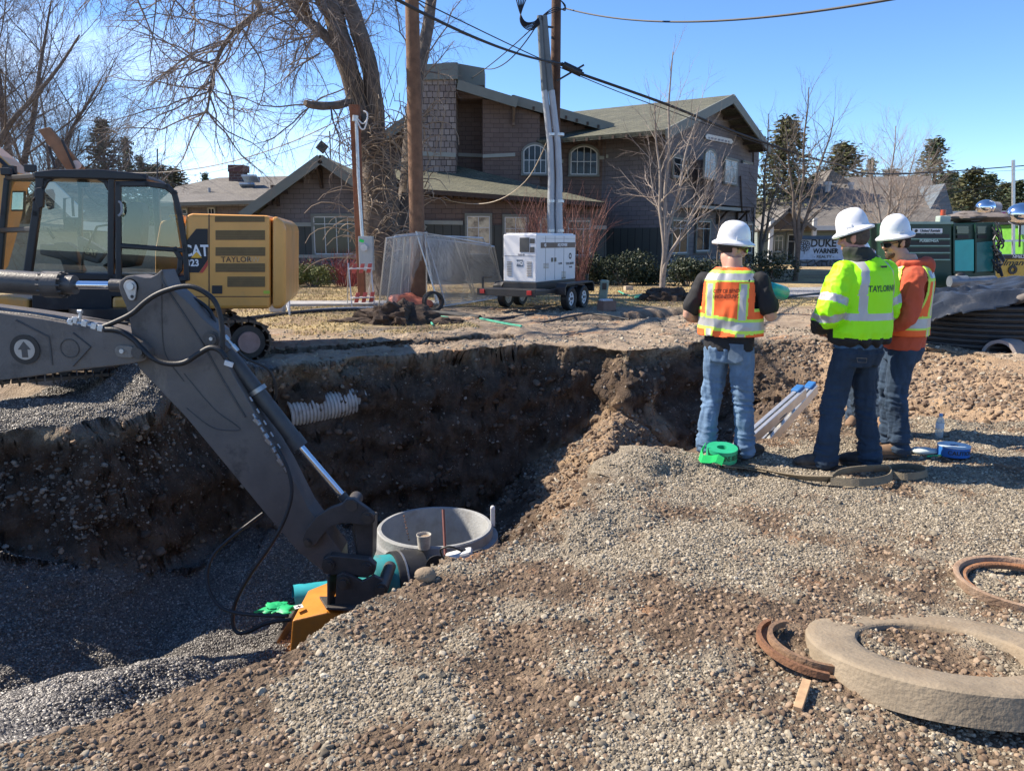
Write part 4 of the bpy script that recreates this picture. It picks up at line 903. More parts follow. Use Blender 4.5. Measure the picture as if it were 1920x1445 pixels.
BOOT_T=mat('tan_suede',(.20,.125,.075),.9,0,.2,10,.2,120); BOOT_D=mat('dark_boot',(.030,.024,.020),.7,0,.3,10,.2,90,.5,(.16,.13,.1),6)
V_OR=mat('vest_orange',(.95,.15,.03),.75,0,.06,4,.12,300); V_LI=mat('vest_lime',(.52,.80,.10),.7,0,.05); V_SI=mat('reflective_tape',(.42,.42,.42),.42,.25,.08,10); 
J_LI=mat('jacket_lime',(.36,.92,.0),.62,0,.05,3,.1,200); HOOD=mat('hoodie_orange',(.48,.085,.040),.9,0,.1,5,.15,250); TEE=mat('black_cloth',(.012,.012,.014),.85,0,.2,6,.1,200)
HELM=mat('helmet_white',(.72,.73,.75),.28,0,.05,5,0,1,.25,(.45,.40,.33),9,coat=.3); NAVY=mat('navy_cloth',(.02,.022,.03),.85,0,.2)
def hand(m,w,d,palm_n,side=1,curl=.6,s=1.0):
    """five fingered hand: w wrist, d pointing direction, palm_n palm normal"""
    w=Vector(w); d=Vector(d).normalized(); pn=Vector(palm_n); pn=(pn-d*pn.dot(d)).normalized(); x=d.cross(pn)*side
    for k in range(4):
        b=w+d*.02*s+x*(.026-.018*k)*s; e=w+d*(.085-.006*abs(k-1))*s+x*(.031-.0205*k)*s; m.tube([b,e],[.016*s,.0125*s],8); m.ell(e,.0125*s,n=8,k=6)
        L=[.082,.092,.085,.066][k]*s; p=e; a=0; pts=[p]
        for j,f in enumerate((.45,.30,.25)):
            a+=curl*(.75 if j==0 else 1); dd=(d*math.cos(a)+pn*math.sin(a)); p=p+dd*L*f; pts.append(p)
        m.tube(pts,[.0098*s,.0092*s,.0084*s,.0072*s],8); m.ell(pts[-1],.0073*s,n=8,k=6)
        for q in pts[1:3]: m.ell(q,.0092*s,n=8,k=6)
    b=w+d*.02*s+x*.03*s; p1=b+(d*.6+x*.65+pn*.3).normalized()*.045*s; p2=p1+(d*.9+x*.2+pn*.4).normalized()*.032*s; p3=p2+(d+pn*.5*curl).normalized()*.025*s
    m.tube([b-x*.01,p1,p2,p3],[.016*s,.0125*s,.0105*s,.0085*s],8); m.ell(p3,.0085*s,n=8,k=6); m.ell(w,.026*s); return m
def head_parts(m,c,yaw,tilt=0,s=1.0,beard=0):
    """c: centre of skull; yaw: rotation about z of the facing (+y) direction"""
    M=Matrix.Translation(Vector(c))@Matrix.Rotation(yaw,4,'Z')@Matrix.Rotation(tilt,4,'X')@Matrix.Scale(s,4); m.T=M
    m.ell((0,-.012,.025),(.074,.094,.095),n=20,k=14); m.ell((0,.030,-.045),(.056,.058,.068),n=18,k=12); m.ell((0,.058,-.088),(.030,.026,.024)); m.ell((0,.070,.018),(.045,.022,.03))
    for sx in (-1,1): m.ell((sx*.074,-.008,-.012),(.010,.020,.032)); m.ell((sx*.078,-.014,.008),(.009,.018,.016)); m.ell((sx*.035,.066,-.028),(.022,.022,.022)); m.ell((sx*.048,.012,-.065),(.018,.035,.03))
    m.loft([ering((0,.082,.022),.008,.008,8),ering((0,.096,-.005),.010,.012,8),ering((0,.102,-.022),.015,.016,8),ering((0,.090,-.034),.015,.012,8)])
    m.ell((0,.083,-.055),(.021,.010,.0055)); m.ell((0,.081,-.065),(.018,.010,.0065)); m.ell((0,.066,-.078),(.02,.012,.01))
    m.T=None; return M
def hard_hat(t,M,tilt=0,badge=None,flag=False,s=1.0):
    A=M@Matrix.Translation((0,-.004,.055))@Matrix.Rotation(tilt,4,'X')@Matrix.Diagonal((s,s*.96,1,1)); m=MB(); m.T=A; rings=[]; n=40
    prof=[(1.27,-.012),(1.29,-.007),(1.20,.004),(1.05,.013),(1.0,.022),(.985,.05),(.93,.085),(.82,.115),(.64,.138),(.42,.150),(.2,.155),(.02,.156)]
    for f,z in prof:
        rg=[]
        for i in range(n):
            a=2*math.pi*i/n; rx,ry=.108*f,.130*f
            if f>1.02: ry+=.012*max(0,math.sin(a))*(f-1)/.4; zz=z-.010*(f-1)/.4*(abs(math.cos(a)))+.0*math.sin(a)
            else:
                zz=z
                rid=math.exp(-(math.cos(a)*f/.16)**2); zz+=.008*rid*min(1,z/.06)*(1 if f<1 else 0); 
                rid2=math.exp(-((abs(math.cos(a))*f-.45)/.07)**2); zz-=.004*rid2*(f<.9)
            rg.append(Vector((rx*math.cos(a),ry*math.sin(a),zz)))
        rings.append(rg)
    inner=[[Vector((p.x*.93,p.y*.93,p.z-.006)) for p in r] for r in rings[3:]]
    m.loft(rings,caps=False); m.loft([ [Vector((p.x*.985,p.y*.985,p.z-.007)) for p in rings[0]] ]+[[Vector((p.x*.95,p.y*.95,p.z-.004)) for p in r] for r in rings[2:5]],caps=False)
    m.add(rings[0]+[Vector((p.x*.985,p.y*.985,p.z-.007)) for p in rings[0]],[(i,(i+1)%n,n+(i+1)%n,n+i) for i in range(n)])
    m.add(rings[-1],[tuple(range(n))]); h=m.build('hard_hat',HELM,t)
    m=MB(); m.T=A; r=[ering((0,0,-.004),.100,.122,32),ering((0,0,-.04),.094,.114,32),ering((0,0,-.04),.088,.108,32),ering((0,0,-.004),.094,.116,32),ering((0,0,-.004),.100,.122,32)]; m.loft(r,caps=False); m.build('hat_suspension',BLK,h)
    m=MB(); m.T=A
    for sx in (-1,1): m.bar((sx*.110,-.01,.025),(sx*.108,.035,.025),.006,.012); m.bar((sx*.109,-.01,.01),(sx*.109,-.01,.04),.008,.01)
    m.build('slot_clip',HELM,h)
    return h,A
def shoe(t,ankle,yaw,m_,s=1.0,name='boot',z0=0,boot=True):
    M=Matrix.Translation((ankle[0],ankle[1],z0))@Matrix.Rotation(yaw,4,'Z')@Matrix.Scale(s,4); m=MB(); m.T=M
    m.loft([ering((0,-.075,.03),.028,.02,16),ering((0,-.06,.045),.036,.03,16),ering((0,-.02,.07),.040,.06,16),ering((0,.0,.10),.042,.055,16),ering((0,-.005,.15),.044,.052,16)])
    m.tube([(0,-.07,.042),(0,-.02,.045),(0,.06,.043),(0,.13,.038),(0,.175,.032)],[.036,.040,.044,.046,.032],14); m.ell((0,.165,.034),(.042,.035,.030)); m.ell((0,.06,.06),(.038,.08,.035))
    o=remesh(m,name,m_,t,.008,5)
    m=MB(); m.T=M; pts=[]
    for i in range(28):
        a=2*math.pi*i/28; x=.046*math.cos(a)*(1.04 if math.sin(a)>0 else .86); y=.05+.150*math.sin(a); pts.append((x,y,0))
    m.prism(pts,(0,0,.024)); m.build('sole',mat('sole_rubber',(.05,.045,.04),.8),o,bevel=.004)
    return o
def inner_legs(m,hips,knees,ank):
    for h,k,a in zip(hips,knees,ank): limb(m,[h,k,a],[.06,.045,.038],12,5)
def legs_mesh(name,t,hip_z,hips,knees,ankles,mat_,waist_z,wr,ww=.17,wd=.125,yaw=0,lean=(0,0),seed=1,base=.065,kn=.082,th=.098,hem=.078,cx=0):
    m=MB()
    m.loft([ering((cx+lean[0],lean[1],waist_z),ww*.93,wd*.92,28,yaw,2.3),ering((cx+lean[0]*.7,lean[1]*.7-.01,waist_z-.10),ww,wd*1.02,28,yaw,2.3),ering((cx,-.012,hip_z+.02),ww*1.05,wd*1.10,28,yaw,2.3),ering((cx,0,hip_z-.09),ww*.98,wd*.95,28,yaw,2.3)])
    for h,k,a in zip(hips,knees,ankles):
        h,k,a=Vector(h),Vector(k),Vector(a); b=a+Vector((0,-.01,-.03)); limb(m,[h,(h+k)/2+Vector((0,.012,0)),k,(k+a)/2+Vector((0,-.012,0)),b],[th,th*.93,kn,kn*.93,hem],18,5)
    def f(co):
        q=co; z=q[:,2]; kz=knees[0][2]
        stack=np.clip((.30-z)/.22,0,1); knee=np.exp(-((z-kz)/.14)**2)
        w=q+.04*np.stack([fbm(q*5,2,seed+5)]*3,-1)
        hor=1-np.abs(fbm(w*np.array([5,5,22]),3,seed))*2.4; ver=1-np.abs(fbm(w*np.array([13,13,3.2]),3,seed+9))*2.4
        return .021*(hor-.45)*(stack*1.1+knee*.6+.14)+.013*(ver-.45)*(1-.5*stack)+.006*fbm(q*4,2,seed+2)
    o=remesh(m,name,mat_,t,.009,4,wr=f); return o
def paint(o,fn):
    """assign material slots by surface pattern fn(x,y,z arrays)->index"""
    me=o.data; n=len(me.polygons); c=np.zeros(n*3); me.polygons.foreach_get('center',c); c=c.reshape(-1,3); me.polygons.foreach_set('material_index',np.asarray(fn(c[:,0],c[:,1],c[:,2]),dtype=np.int32)); me.update()
def drape_text(name,s,size,m,o,origin,xdir,proj,parent,bold=.002,off=.004,sx=1.0,**k):
    me=text_mesh(s,size,bold=bold,**k); bm=bmesh.new(); bm.from_mesh(me); bmesh.ops.triangulate(bm,faces=bm.faces); bmesh.ops.subdivide_edges(bm,edges=[e for e in bm.edges if e.calc_length()>size*.25],cuts=2,use_grid_fill=False); 
    x=Vector(xdir).normalized(); y=Vector((0,0,1)); dg=bpy.context.evaluated_depsgraph_get(); bv=BVHTree.FromPolygons([v.co.copy() for v in o.data.vertices],[tuple(p.vertices) for p in o.data.polygons]); pr=Vector(proj).normalized()
    for v in bm.verts:
        q=Vector(origin)+x*(v.co.x*sx)+y*v.co.y-pr*.6; h=bv.ray_cast(q,pr); v.co=(h[0]-pr*off) if h[0] is not None else q+pr*.6
    bm.to_mesh(me); bm.free(); me.materials.clear(); me.materials.append(m); me.name=name; q=bpy.data.objects.new(name,me); scene.collection.objects.link(q); q.parent=parent; return q
def glasses(t,M,frame_,lens):
    m=MB(); m.T=M
    for sx in (-1,1): m.tube([(sx*.076,-.015,.010),(sx*.076,.045,.006),(sx*.064,.078,.004)],.0032,6)
    m.tube([(-.064,.080,.012),(-.03,.100,.014),(0,.103,.012),(.03,.100,.014),(.064,.080,.012)],.0036,6); g=m.build('glasses',frame_,t)
    for sx in (-1,1):
        m=MB(); m.T=M; pts=[(sx*.012,.104,.010),(sx*.035,.100,.013),(sx*.064,.080,.010),(sx*.066,.074,-.006),(sx*.055,.082,-.020),(sx*.03,.096,-.022),(sx*.014,.102,-.010)]; m.prism(pts,(0,.004,0)); m.build('lens',lens,g)
def cap_hair(t,M,m_,z=.0,name='hair'):
    m=MB(); m.T=M; m.ell((0,-.018,.028),(.080,.094,.096),n=24,k=16); o=m.build(name,m_,t); return o
LENS=mat('dark_lens',(.01,.01,.012),.08,0,0); LENSA=mat('amber_lens',(.16,.09,.02),.08,.3,0)
RAD=lambda a:math.radians(a)
# ---------------------------------------------------------------- person with orange city vest, back to us, looking right
def person_vest_left():
    g=GH(1356,856); t=thing('person','man in orange vest over black shirt with teal bottle, back turned, looking right','person',(g.x,g.y,gh(g.x,g.y)+.01),R(-30)) # faces away, turned slightly right
    m=MB()
    # torso, neck, head, arms in one surface
    m.loft([ering((0,0,.93),.155,.115,24),ering((0,.0,1.10),.165,.12,24),ering((0,-.01,1.30),.19,.125,24),ering((0,-.015,1.42),.20,.115,24,0,2.4),ering((0,-.01,1.475),.12,.085,24),ering((0,.0,1.50),.070,.068,24),ering((0,.01,1.58),.062,.064,24)])
    limb(m,[(0,.0,1.47),(-.045,.02,1.58)],[.068,.062])
    Mh=head_parts(m,(-.02,.055,1.632),R(-58),R(-2),1.03)
    # right arm bent holding a bottle before him, left arm bent at the side
    rs,re,rw=(.215,-.01,1.40),(.305,.0,1.14),(.215,.235,1.22)
    ls,le,lw=(-.210,-.01,1.39),(-.325,-.03,1.12),(-.22,.20,1.06)
    for a,b,c in ((rs,re,rw),(ls,le,lw)): limb(m,[a,(Vector(a)+Vector(b))/2,b,(Vector(b)+Vector(c))/2,c],[.062,.054,.047,.044,.029],14)
    hand(m,rw,(.15,.6,.7),(.8,.3,-.3),1,.8); hand(m,lw,(.75,.6,-.1),(0,0,1),-1,.5)
    limb(m,[(.09,0,.92),(.10,0,.8)],[.07,.05]); limb(m,[(-.09,0,.92),(-.10,0,.8)],[.07,.05])
    inner_legs(m,[(-.095,0,.86),(.095,0,.86)],[(-.12,.02,.47),(.12,.03,.47)],[(-.13,-.03,.10),(.16,.06,.10)]); o=remesh(m,'body',SKIN,t,.0065,3)
    # short hair and beard
    m=MB(); m.T=Mh; m.ell((0,-.020,.020),(.0785,.093,.094),n=28,k=18); cap_hair_o=remesh(m,'hair',HAIR,t,.006,1,cut=lambda c:(Mh.inverted()@c).y>.02 or ((Mh.inverted()@c).z<-.025))
    m=MB(); m.T=Mh; m.ell((0,.040,-.068),(.056,.056,.050),n=20,k=14); m.ell((0,.062,-.092),(.032,.028,.024)); remesh(m,'beard',BEARD,t,.006,1,cut=lambda c:((Mh.inverted()@c).z>-.042 and (Mh.inverted()@c).y>.06) or (Mh.inverted()@c).z>-.02)
    glasses(t,Mh,mat('amber_frame',(.10,.07,.02),.3),LENSA)
    hard_hat(t,Mh,R(-3))
    # black tee with sleeves
    m=MB(); m.loft([ering((0,0,.86),.192,.148,28),ering((0,0,1.0),.188,.145,28),ering((0,-.01,1.28),.205,.143,28),ering((0,-.015,1.40),.216,.132,28,0,2.5),ering((0,-.012,1.465),.15,.105,28),ering((0,-.0,1.49),.085,.08,28)])
    for a,b in ((rs,re),(ls,le)): a,b=Vector(a),Vector(b); e=a.lerp(b,.72); limb(m,[a,a.lerp(b,.4),e],[.074,.074,.080])
    remesh(m,'shirt',TEE,t,.009,3,wr=folds(.010,9,6,4))
    # vest
    m=MB(); m.loft([ering((0,.0,.965),.250,.185,32),ering((0,0,1.10),.240,.178,32),ering((0,-.01,1.28),.228,.162,32,0,2.3),ering((0,-.015,1.40),.212,.148,32,0,2.5),ering((0,-.015,1.470),.155,.120,32),ering((0,-.005,1.515),.092,.092,32)])
    cutf=lambda c:(abs(c.x)>.205-.03*max(0,(c.z-1.3)/.2) and c.z>1.20 and True) or (c.z>1.505) or c.z<.972 or (abs(c.x)<.03 and c.y>.05)
    v=remesh(m,'vest',[V_OR,V_LI,V_SI],t,.008,3,wr=lambda co:folds(.016,7,2.4,7)(co)*np.clip(1.5-(co[:,2]-1.0)*1.6,.25,1)+.004,cut=cutf)
    sd_=v.modifiers.new('s','SOLIDIFY'); sd_.thickness=.006
    def pat(x,y,z):
        zz=z+.015*np.sin(x*9); r=np.zeros(len(x),int); band=lambda v,a,b:(v>a)&(v<b)
        r[band(zz,1.015,1.130)]=1; r[band(zz,1.040,1.105)]=2
        yk=1.415+.02*np.abs(x); back=y<0.02
        r[back&band(z,1.392,1.480)&(np.abs(x)<.19)]=1; r[back&band(z,1.408,1.458)&(np.abs(x)<.19)]=2
        for s in (-.125,.125):
            k=band(x,s-.045,s+.045)&((z<1.39)|(y>0)); k2=band(x,s-.024,s+.024)&((z<1.38)|(y>0)); low=(zz<1.02)|(zz>1.12)
            r[k&low&(np.abs(x-s)<.036)]=1; r[k2&low]=2
        r[(np.abs(x)>.205)&(z>1.17)&(z<1.42)]=1
        return r
    paint(v,pat)
    RI=mat('vest_print',(.03,.008,.008),.7)
    drape_text('lettering','CITY OF BEND',.040,RI,v,(.0,-.2,1.325),(1,0,.04),(0,1,0),v,bold=.0006,sx=.74); drape_text('lettering','ENGINEERING',.040,RI,v,(.0,-.2,1.283),(1,0,.04),(0,1,0),v,bold=.0006,sx=.74)
    # trousers
    hips=[(-.095,0,.86),(.095,0,.86)]; knees=[(-.12,.02,.47),(.12,.03,.47)]; ank=[(-.13,-.03,.10),(.16,.06,.10)]
    j=legs_mesh('jeans',t,.86,hips,knees,ank,JEAN_L,.99,None,.172,.128,seed=3)
    m=MB(); m.prism([(.035,-.147,.925),(.145,-.137,.925),(.150,-.140,.80),(.095,-.152,.775),(.035,-.150,.80)],(0,.006,0)); m.build('pocket',denim('pocket_denim',(.10,.15,.21)),j,bevel=.003)
    shoe(t,ank[0],R(28),BOOT_D,1.05,'shoe'); shoe(t,ank[1],R(-28),BOOT_D,1.05,'shoe')
    # teal bottle held in the right hand: a separate thing
    M=WM[t]; c=M@Vector((.255,.32,1.262)); b=thing('bottle','round teal water bottle held by the man in the black shirt and orange vest','bottle',(c.x,c.y,c.z-.10),0)
    ax=Matrix.Rotation(R(72),3,'X')@Matrix.Identity(3); ax=Matrix.Rotation(R(-55),3,'Z')@Matrix.Rotation(R(78),3,'X')
    m=MB(); m.lathe([(.001,-.11),(.046,-.11),(.055,-.10),(.057,.0),(.055,.07),(.04,.10),(.03,.11),(.001,.11)],(0,0,.10),ax,28); m.build('flask',TEAL,b)
    m=MB(); m.lathe([(.001,.11),(.032,.11),(.032,.145),(.001,.15)],(0,0,.10),ax,24); m.build('lid',BLK,b)
# ---------------------------------------------------------------- person in lime jacket
def person_jacket():
    g=GH(1590,872); t=thing('person','man in bright lime jacket and dark jeans, back turned, middle of the group','person',(g.x,g.y,gh(g.x,g.y)+.01),R(21))
    m=MB(); m.loft([ering((0,0,.95),.165,.12,24),ering((0,.0,1.15),.175,.13,24),ering((0,-.01,1.36),.20,.13,24),ering((0,-.01,1.48),.20,.12,24,0,2.4),ering((0,0,1.54),.08,.075,24),ering((0,.01,1.62),.064,.066,24)])
    limb(m,[(-.01,.01,1.50),(-.075,.03,1.63)],[.070,.066]); Mh=head_parts(m,(-.085,.04,1.70),R(38),R(-10),1.0)
    rs,re,rw=(.195,-.0,1.45),(.255,.02,1.17),(.14,.24,1.07); ls,le,lw=(-.195,-.0,1.45),(-.285,.0,1.18),(-.20,.20,1.03)
    for a,b,c in ((rs,re,rw),(ls,le,lw)): limb(m,[a,(Vector(a)+Vector(b))/2,b,(Vector(b)+Vector(c))/2,c],[.064,.056,.048,.044,.03],14)
    hand(m,rw,(-.6,.6,-.2),(-.5,-.3,.6),-1,.7); hand(m,lw,(.5,.5,-.4),(.6,-.3,.5),1,.7)
    limb(m,[(.09,0,.92),(.10,0,.8)],[.07,.05]); limb(m,[(-.09,0,.92),(-.10,0,.8)],[.07,.05])
    inner_legs(m,[(-.095,0,.86),(.095,0,.86)],[(-.17,.03,.47),(.10,.0,.47)],[(-.255,-.02,.10),(.095,-.10,.10)]); remesh(m,'body',mat('ruddy_skin',(.52,.24,.17),.5,0,.12,20,.06,120),t,.0065,3)
    Mi=Mh.inverted(); m=MB(); m.T=Mh; m.ell((0,-.020,.018),(.080,.095,.096),n=28,k=18); remesh(m,'hair',mat('greying_hair',(.10,.075,.06),.8,0,.4,60,.6,200),t,.006,1,cut=lambda c:(Mi@c).y>.045 or (Mi@c).z<-.06)
    h,A=hard_hat(t,Mh,R(-8),s=.90); m=MB(); m.T=A; m.box((.05,-.115,.052),(.035,.006,.014),M=Matrix.Rotation(R(20),4,'Z')); m.build('hat_sticker',mat('sticker_purple',(.10,.08,.16),.4),h)
    # jacket with sleeves: one surface
    m=MB(); m.loft([ering((0,.0,.925),.17,.15,32),ering((0,.0,.955),.215,.19,32,0,2.3),ering((0,0,1.03),.225,.200,32,0,2.4),ering((0,0,1.20),.208,.19,32,0,2.4),ering((0,-.01,1.38),.215,.175,32,0,2.5),ering((0,-.01,1.47),.200,.155,32,0,2.5),ering((0,0,1.53),.15,.125,32),ering((0,.01,1.57),.10,.10,32)])
    for a,b,c in ((rs,re,rw),(ls,le,lw)): limb(m,[a,(Vector(a)+Vector(b))/2,b,(Vector(b)+Vector(c))/2,Vector(b).lerp(Vector(c),.93)],[.092,.098,.097,.088,.064],18,5)
    def wj(co):
        x=np.abs(co[:,0]); arm=np.clip((x-.21)/.06,0,1); hem=np.clip((1.03-co[:,2])/.08,0,1)
        return folds(.024,8,8,17)(co)*arm+folds(.010,4.5,3,5)(co)*(1-arm)+.012*np.sin(co[:,0]*60+2*np.sin(co[:,1]*20))*hem*(1-arm)
    v=remesh(m,'jacket',[J_LI,V_SI,TEE],t,.0085,3,wr=wj)
    def segd(x,y,z,a,b):
        p=np.stack([x,y,z],-1)-np.array(a); d=np.array(b)-np.array(a); tt=(p@d)/(d@d); return tt
    def pat(x,y,z):
        r=np.zeros(len(x),int); band=lambda v,a,b:(v>a)&(v<b); ar=np.abs(x)>.212
        tor=~ar
        r[tor&band(z+.0*x,1.115,1.168)]=1
        for s in (-.135,.150): r[tor&band(x-s-.10*(z-1.4)*(1 if s<0 else -1)*(z>1.3),-.026,.026)&(z>1.13)&(z<1.56)]=1
        for a,b in ((rs,re),(ls,le)):
            tt=segd(x,y,z,a,b); r[ar&band(tt,.60,.80)&(y<.2)]=1
        for a,b in ((re,rw),(le,lw)):
            tt=segd(x,y,z,a,b); k=(np.abs(x)>.15)&(y>.03); r[k&band(tt,.60,.80)&(np.sign(x)==np.sign(a[0]))]=1; r[k&(tt>.80)&(z<1.14)&(np.sign(x)==np.sign(a[0]))]=2
        r[(z<.985+.006*np.sin(x*60))&(np.abs(x)<.24)]=2; r[(z>1.565)]=2; r[(y>.10)&(z<1.0)]=2
        r[(x<-.16)&(y>.02)&(z<1.10)&(z>.9)]=2
        return r
    paint(v,pat)
    drape_text('lettering','TAYLORNW',.062,mat('green_ink',(.01,.06,.04),.6),v,(.012,-.3,1.345),(1,0,.02),(0,1,0),v,bold=.001,sx=.75)
    m=MB(); m.box((.01,-.168,1.50),(.05,.008,.014)); m.build('logo_tab',INK,v)
    # dark collar
    m=MB(); m.loft([ering((-.01,.0,1.515),.140,.125,28),ering((-.03,.01,1.56),.118,.112,28),ering((-.06,.02,1.62),.105,.105,28),ering((-.065,.02,1.635),.098,.098,28)]); remesh(m,'collar',mat('collar_black',(.02,.024,.02),.8,0,.3,12),t,.008,2,wr=folds(.008,10,10,3))
    m=MB(); m.loft([ering((0,0,.90),.185,.148,28),ering((0,0,.96),.19,.15,28)]); remesh(m,'shirt_hem',mat('blue_cloth',(.04,.10,.19),.8),t,.01,2,wr=folds(.006,12,4,4))
    hips=[(-.095,0,.86),(.095,0,.86)]; knees=[(-.17,.03,.47),(.10,.0,.47)]; ank=[(-.255,-.02,.10),(.095,-.10,.10)]
    j=legs_mesh('jeans',t,.86,hips,knees,ank,JEAN_D,.96,None,.18,.135,seed=8,hem=.082)
    m=MB(); m.tube([(-.13,-.128,.845),(-.05,-.143,.84)],.0025,5); m.tube([(-.13,-.128,.845),(-.125,-.135,.815),(-.055,-.148,.81),(-.05,-.143,.84)],.0015,5); m.build('pocket_stitching',mat('stitch_tan',(.18,.15,.12),.8),j)
    shoe(t,ank[0],R(52),BOOT_D,1.12,'boot'); shoe(t,ank[1],R(38),BOOT_D,1.1,'boot')
# ---------------------------------------------------------------- person in orange hooded top and vest, facing left
def person_hoodie():
    g=GH(1673,852); t=thing('person','bearded man in orange hooded top, vest and dark sunglasses, facing left','person',(g.x,g.y,gh(g.x,g.y)+.01),R(74))
    m=MB(); m.loft([ering((0,0,.95),.155,.115,24),ering((0,.0,1.15),.165,.125,24),ering((0,-.01,1.36),.195,.13,24),ering((0,-.01,1.46),.20,.12,24,0,2.4),ering((0,.01,1.52),.08,.078,24),ering((0,.03,1.60),.062,.064,24)])
    limb(m,[(0,.01,1.49),(.0,.095,1.61)],[.070,.064]); Mh=head_parts(m,(.0,.115,1.685),R(22),R(-12),1.0)
    rs,re,rw=(.205,-.0,1.43),(.255,.0,1.13),(.12,.24,1.02); ls,le,lw=(-.205,-.0,1.43),(-.255,.03,1.12),(-.10,.25,1.02)
    for a,b,c in ((rs,re,rw),(ls,le,lw)): limb(m,[a,(Vector(a)+Vector(b))/2,b,(Vector(b)+Vector(c))/2,c],[.062,.054,.047,.043,.029],14)
    hand(m,rw,(-.8,.3,.0),(0,-1,.2),-1,.6); hand(m,lw,(.8,.3,0),(0,-1,.2),1,.6)
    limb(m,[(.09,0,.92),(.10,0,.8)],[.07,.05]); limb(m,[(-.09,0,.92),(-.10,0,.8)],[.07,.05])
    inner_legs(m,[(-.09,0,.86),(.09,0,.86)],[(-.10,.03,.47),(.10,.05,.47)],[(-.09,-.02,.10),(.12,.02,.10)]); remesh(m,'body',SKIN,t,.006,3); Mi=Mh.inverted()
    m=MB(); m.T=Mh; m.ell((0,-.016,.028),(.086,.100,.098),n=28,k=18); m.ell((0,-.05,-.02),(.07,.06,.05)); remesh(m,'knit_cap',mat('brown_knit',(.028,.018,.015),.95,0,.2,30,.5,160),t,.007,2,cut=lambda c:((Mi@c).y>.03 and (Mi@c).z<.022) or (Mi@c).z<-.055)
    m=MB(); m.T=Mh; m.ell((0,.042,-.078),(.050,.052,.040),n=20,k=14); m.ell((0,.066,-.096),(.030,.026,.024)); m.ell((0,.088,-.044),(.026,.009,.006)); remesh(m,'beard',BEARD,t,.0055,1,cut=lambda c:((Mi@c).z>-.072 and (Mi@c).z<-.050 and (Mi@c).y>.06) or (Mi@c).z>-.036)
    glasses(t,Mh,BLK,LENS)
    h,A=hard_hat(t,Mh,R(2),s=.90)
    m=MB(); m.T=A
    for i in range(5): m.box((.1035,-.048,.066+.006*i-.012),(.004,.036,.0028),M=Matrix.Rotation(R(-14),4,'Z'))
    fl=m.build('flag_stripes',mat('flag_red',(.5,.03,.04),.4),h); m=MB(); m.T=A; m.box((.1045,-.060,.070),(.005,.014,.014),M=Matrix.Rotation(R(-14),4,'Z')); m.build('flag_canton',mat('flag_blue',(.03,.04,.2),.4),h)
    # hooded top with sleeves
    m=MB(); m.loft([ering((0,0,.87),.190,.150,28),ering((0,0,.97),.200,.160,28),ering((0,-.0,1.15),.20,.16,28),ering((0,-.01,1.36),.215,.15,28),ering((0,-.01,1.45),.205,.14,28,0,2.4),ering((0,0,1.51),.13,.115,28),ering((0,.01,1.545),.095,.09,28)])
    for a,b,c in ((rs,re,rw),(ls,le,lw)): limb(m,[a,(Vector(a)+Vector(b))/2,b,(Vector(b)+Vector(c))/2,c],[.085,.080,.074,.066,.050],18,5)
    m.tube(spline([(-.10,.07,1.525),(-.112,-.02,1.53),(-.07,-.10,1.535),(0,-.125,1.53),(.07,-.10,1.535),(.112,-.02,1.53),(.10,.07,1.525),(0,.10,1.50),(-.10,.07,1.525)],5),.030,12); m.ell((0,-.11,1.50),(.10,.07,.08)); m.ell((0,.21,1.03),(.13,.05,.07))
    remesh(m,'hooded_top',HOOD,t,.0085,3,wr=folds(.013,8,6,21))
    m=MB(); m.loft([ering((0,.0,.965),.215,.175,32),ering((0,0,1.12),.215,.175,32),ering((0,-.01,1.30),.222,.165,32,0,2.3),ering((0,-.015,1.42),.215,.155,32,0,2.5),ering((0,-.015,1.490),.155,.135,32),ering((0,-.005,1.53),.10,.10,32)])
    def cf(c):
        hole=((c.y-.0)/.095)**2+((c.z-1.36)/.19)**2<1 and abs(c.x)>.12
        return hole or c.z<.972 or c.z>1.515 or (abs(c.x)<.05 and c.y>.05)
    v=remesh(m,'vest',[V_OR,V_LI,V_SI],t,.008,3,wr=lambda co:folds(.012,6,2.4,27)(co)+.008,cut=cf); sd_=v.modifiers.new('s','SOLIDIFY'); sd_.thickness=.006
    def pat(x,y,z):
        r=np.zeros(len(x),int); band=lambda v,a,b:(v>a)&(v<b); zz=z
        r[band(zz,1.025,1.135)]=1; r[band(zz,1.048,1.112)]=2
        for s in (-.118,.118):
            off=s; k=band(x,off-.046,off+.046); k2=band(x,off-.022,off+.022); low=(zz<1.03)|(zz>1.13)
            r[k&low]=1; r[k2&low]=2
        yk=(y<-.05)|(z>1.46); r[yk&band(z,1.40,1.495)]=1; r[yk&band(z,1.42,1.475)]=2
        hole=((y)/.115)**2+((z-1.36)/.21)**2<1; r[hole&(np.abs(x)>.12)]=1
        return r
    paint(v,pat)
    RI=mat('vest_print',(.03,.008,.008),.7); drape_text('lettering','CITY OF BEND',.036,RI,v,(0,-.25,1.345),(1,0,0),(0,1,0),v,bold=.0006,sx=.60); drape_text('lettering','ENGINEERING',.036,RI,v,(0,-.25,1.30),(1,0,0),(0,1,0),v,bold=.0006,sx=.60)
    hips=[(-.09,0,.86),(.09,0,.86)]; knees=[(-.10,.03,.47),(.10,.05,.47)]; ank=[(-.09,-.02,.10),(.12,.02,.10)]
    legs_mesh('jeans',t,.86,hips,knees,ank,JEAN_M,.97,None,.165,.13,seed=13)
    shoe(t,ank[0],R(8),BOOT_T,1.1,'boot'); shoe(t,ank[1],R(6),BOOT_T,1.1,'boot')
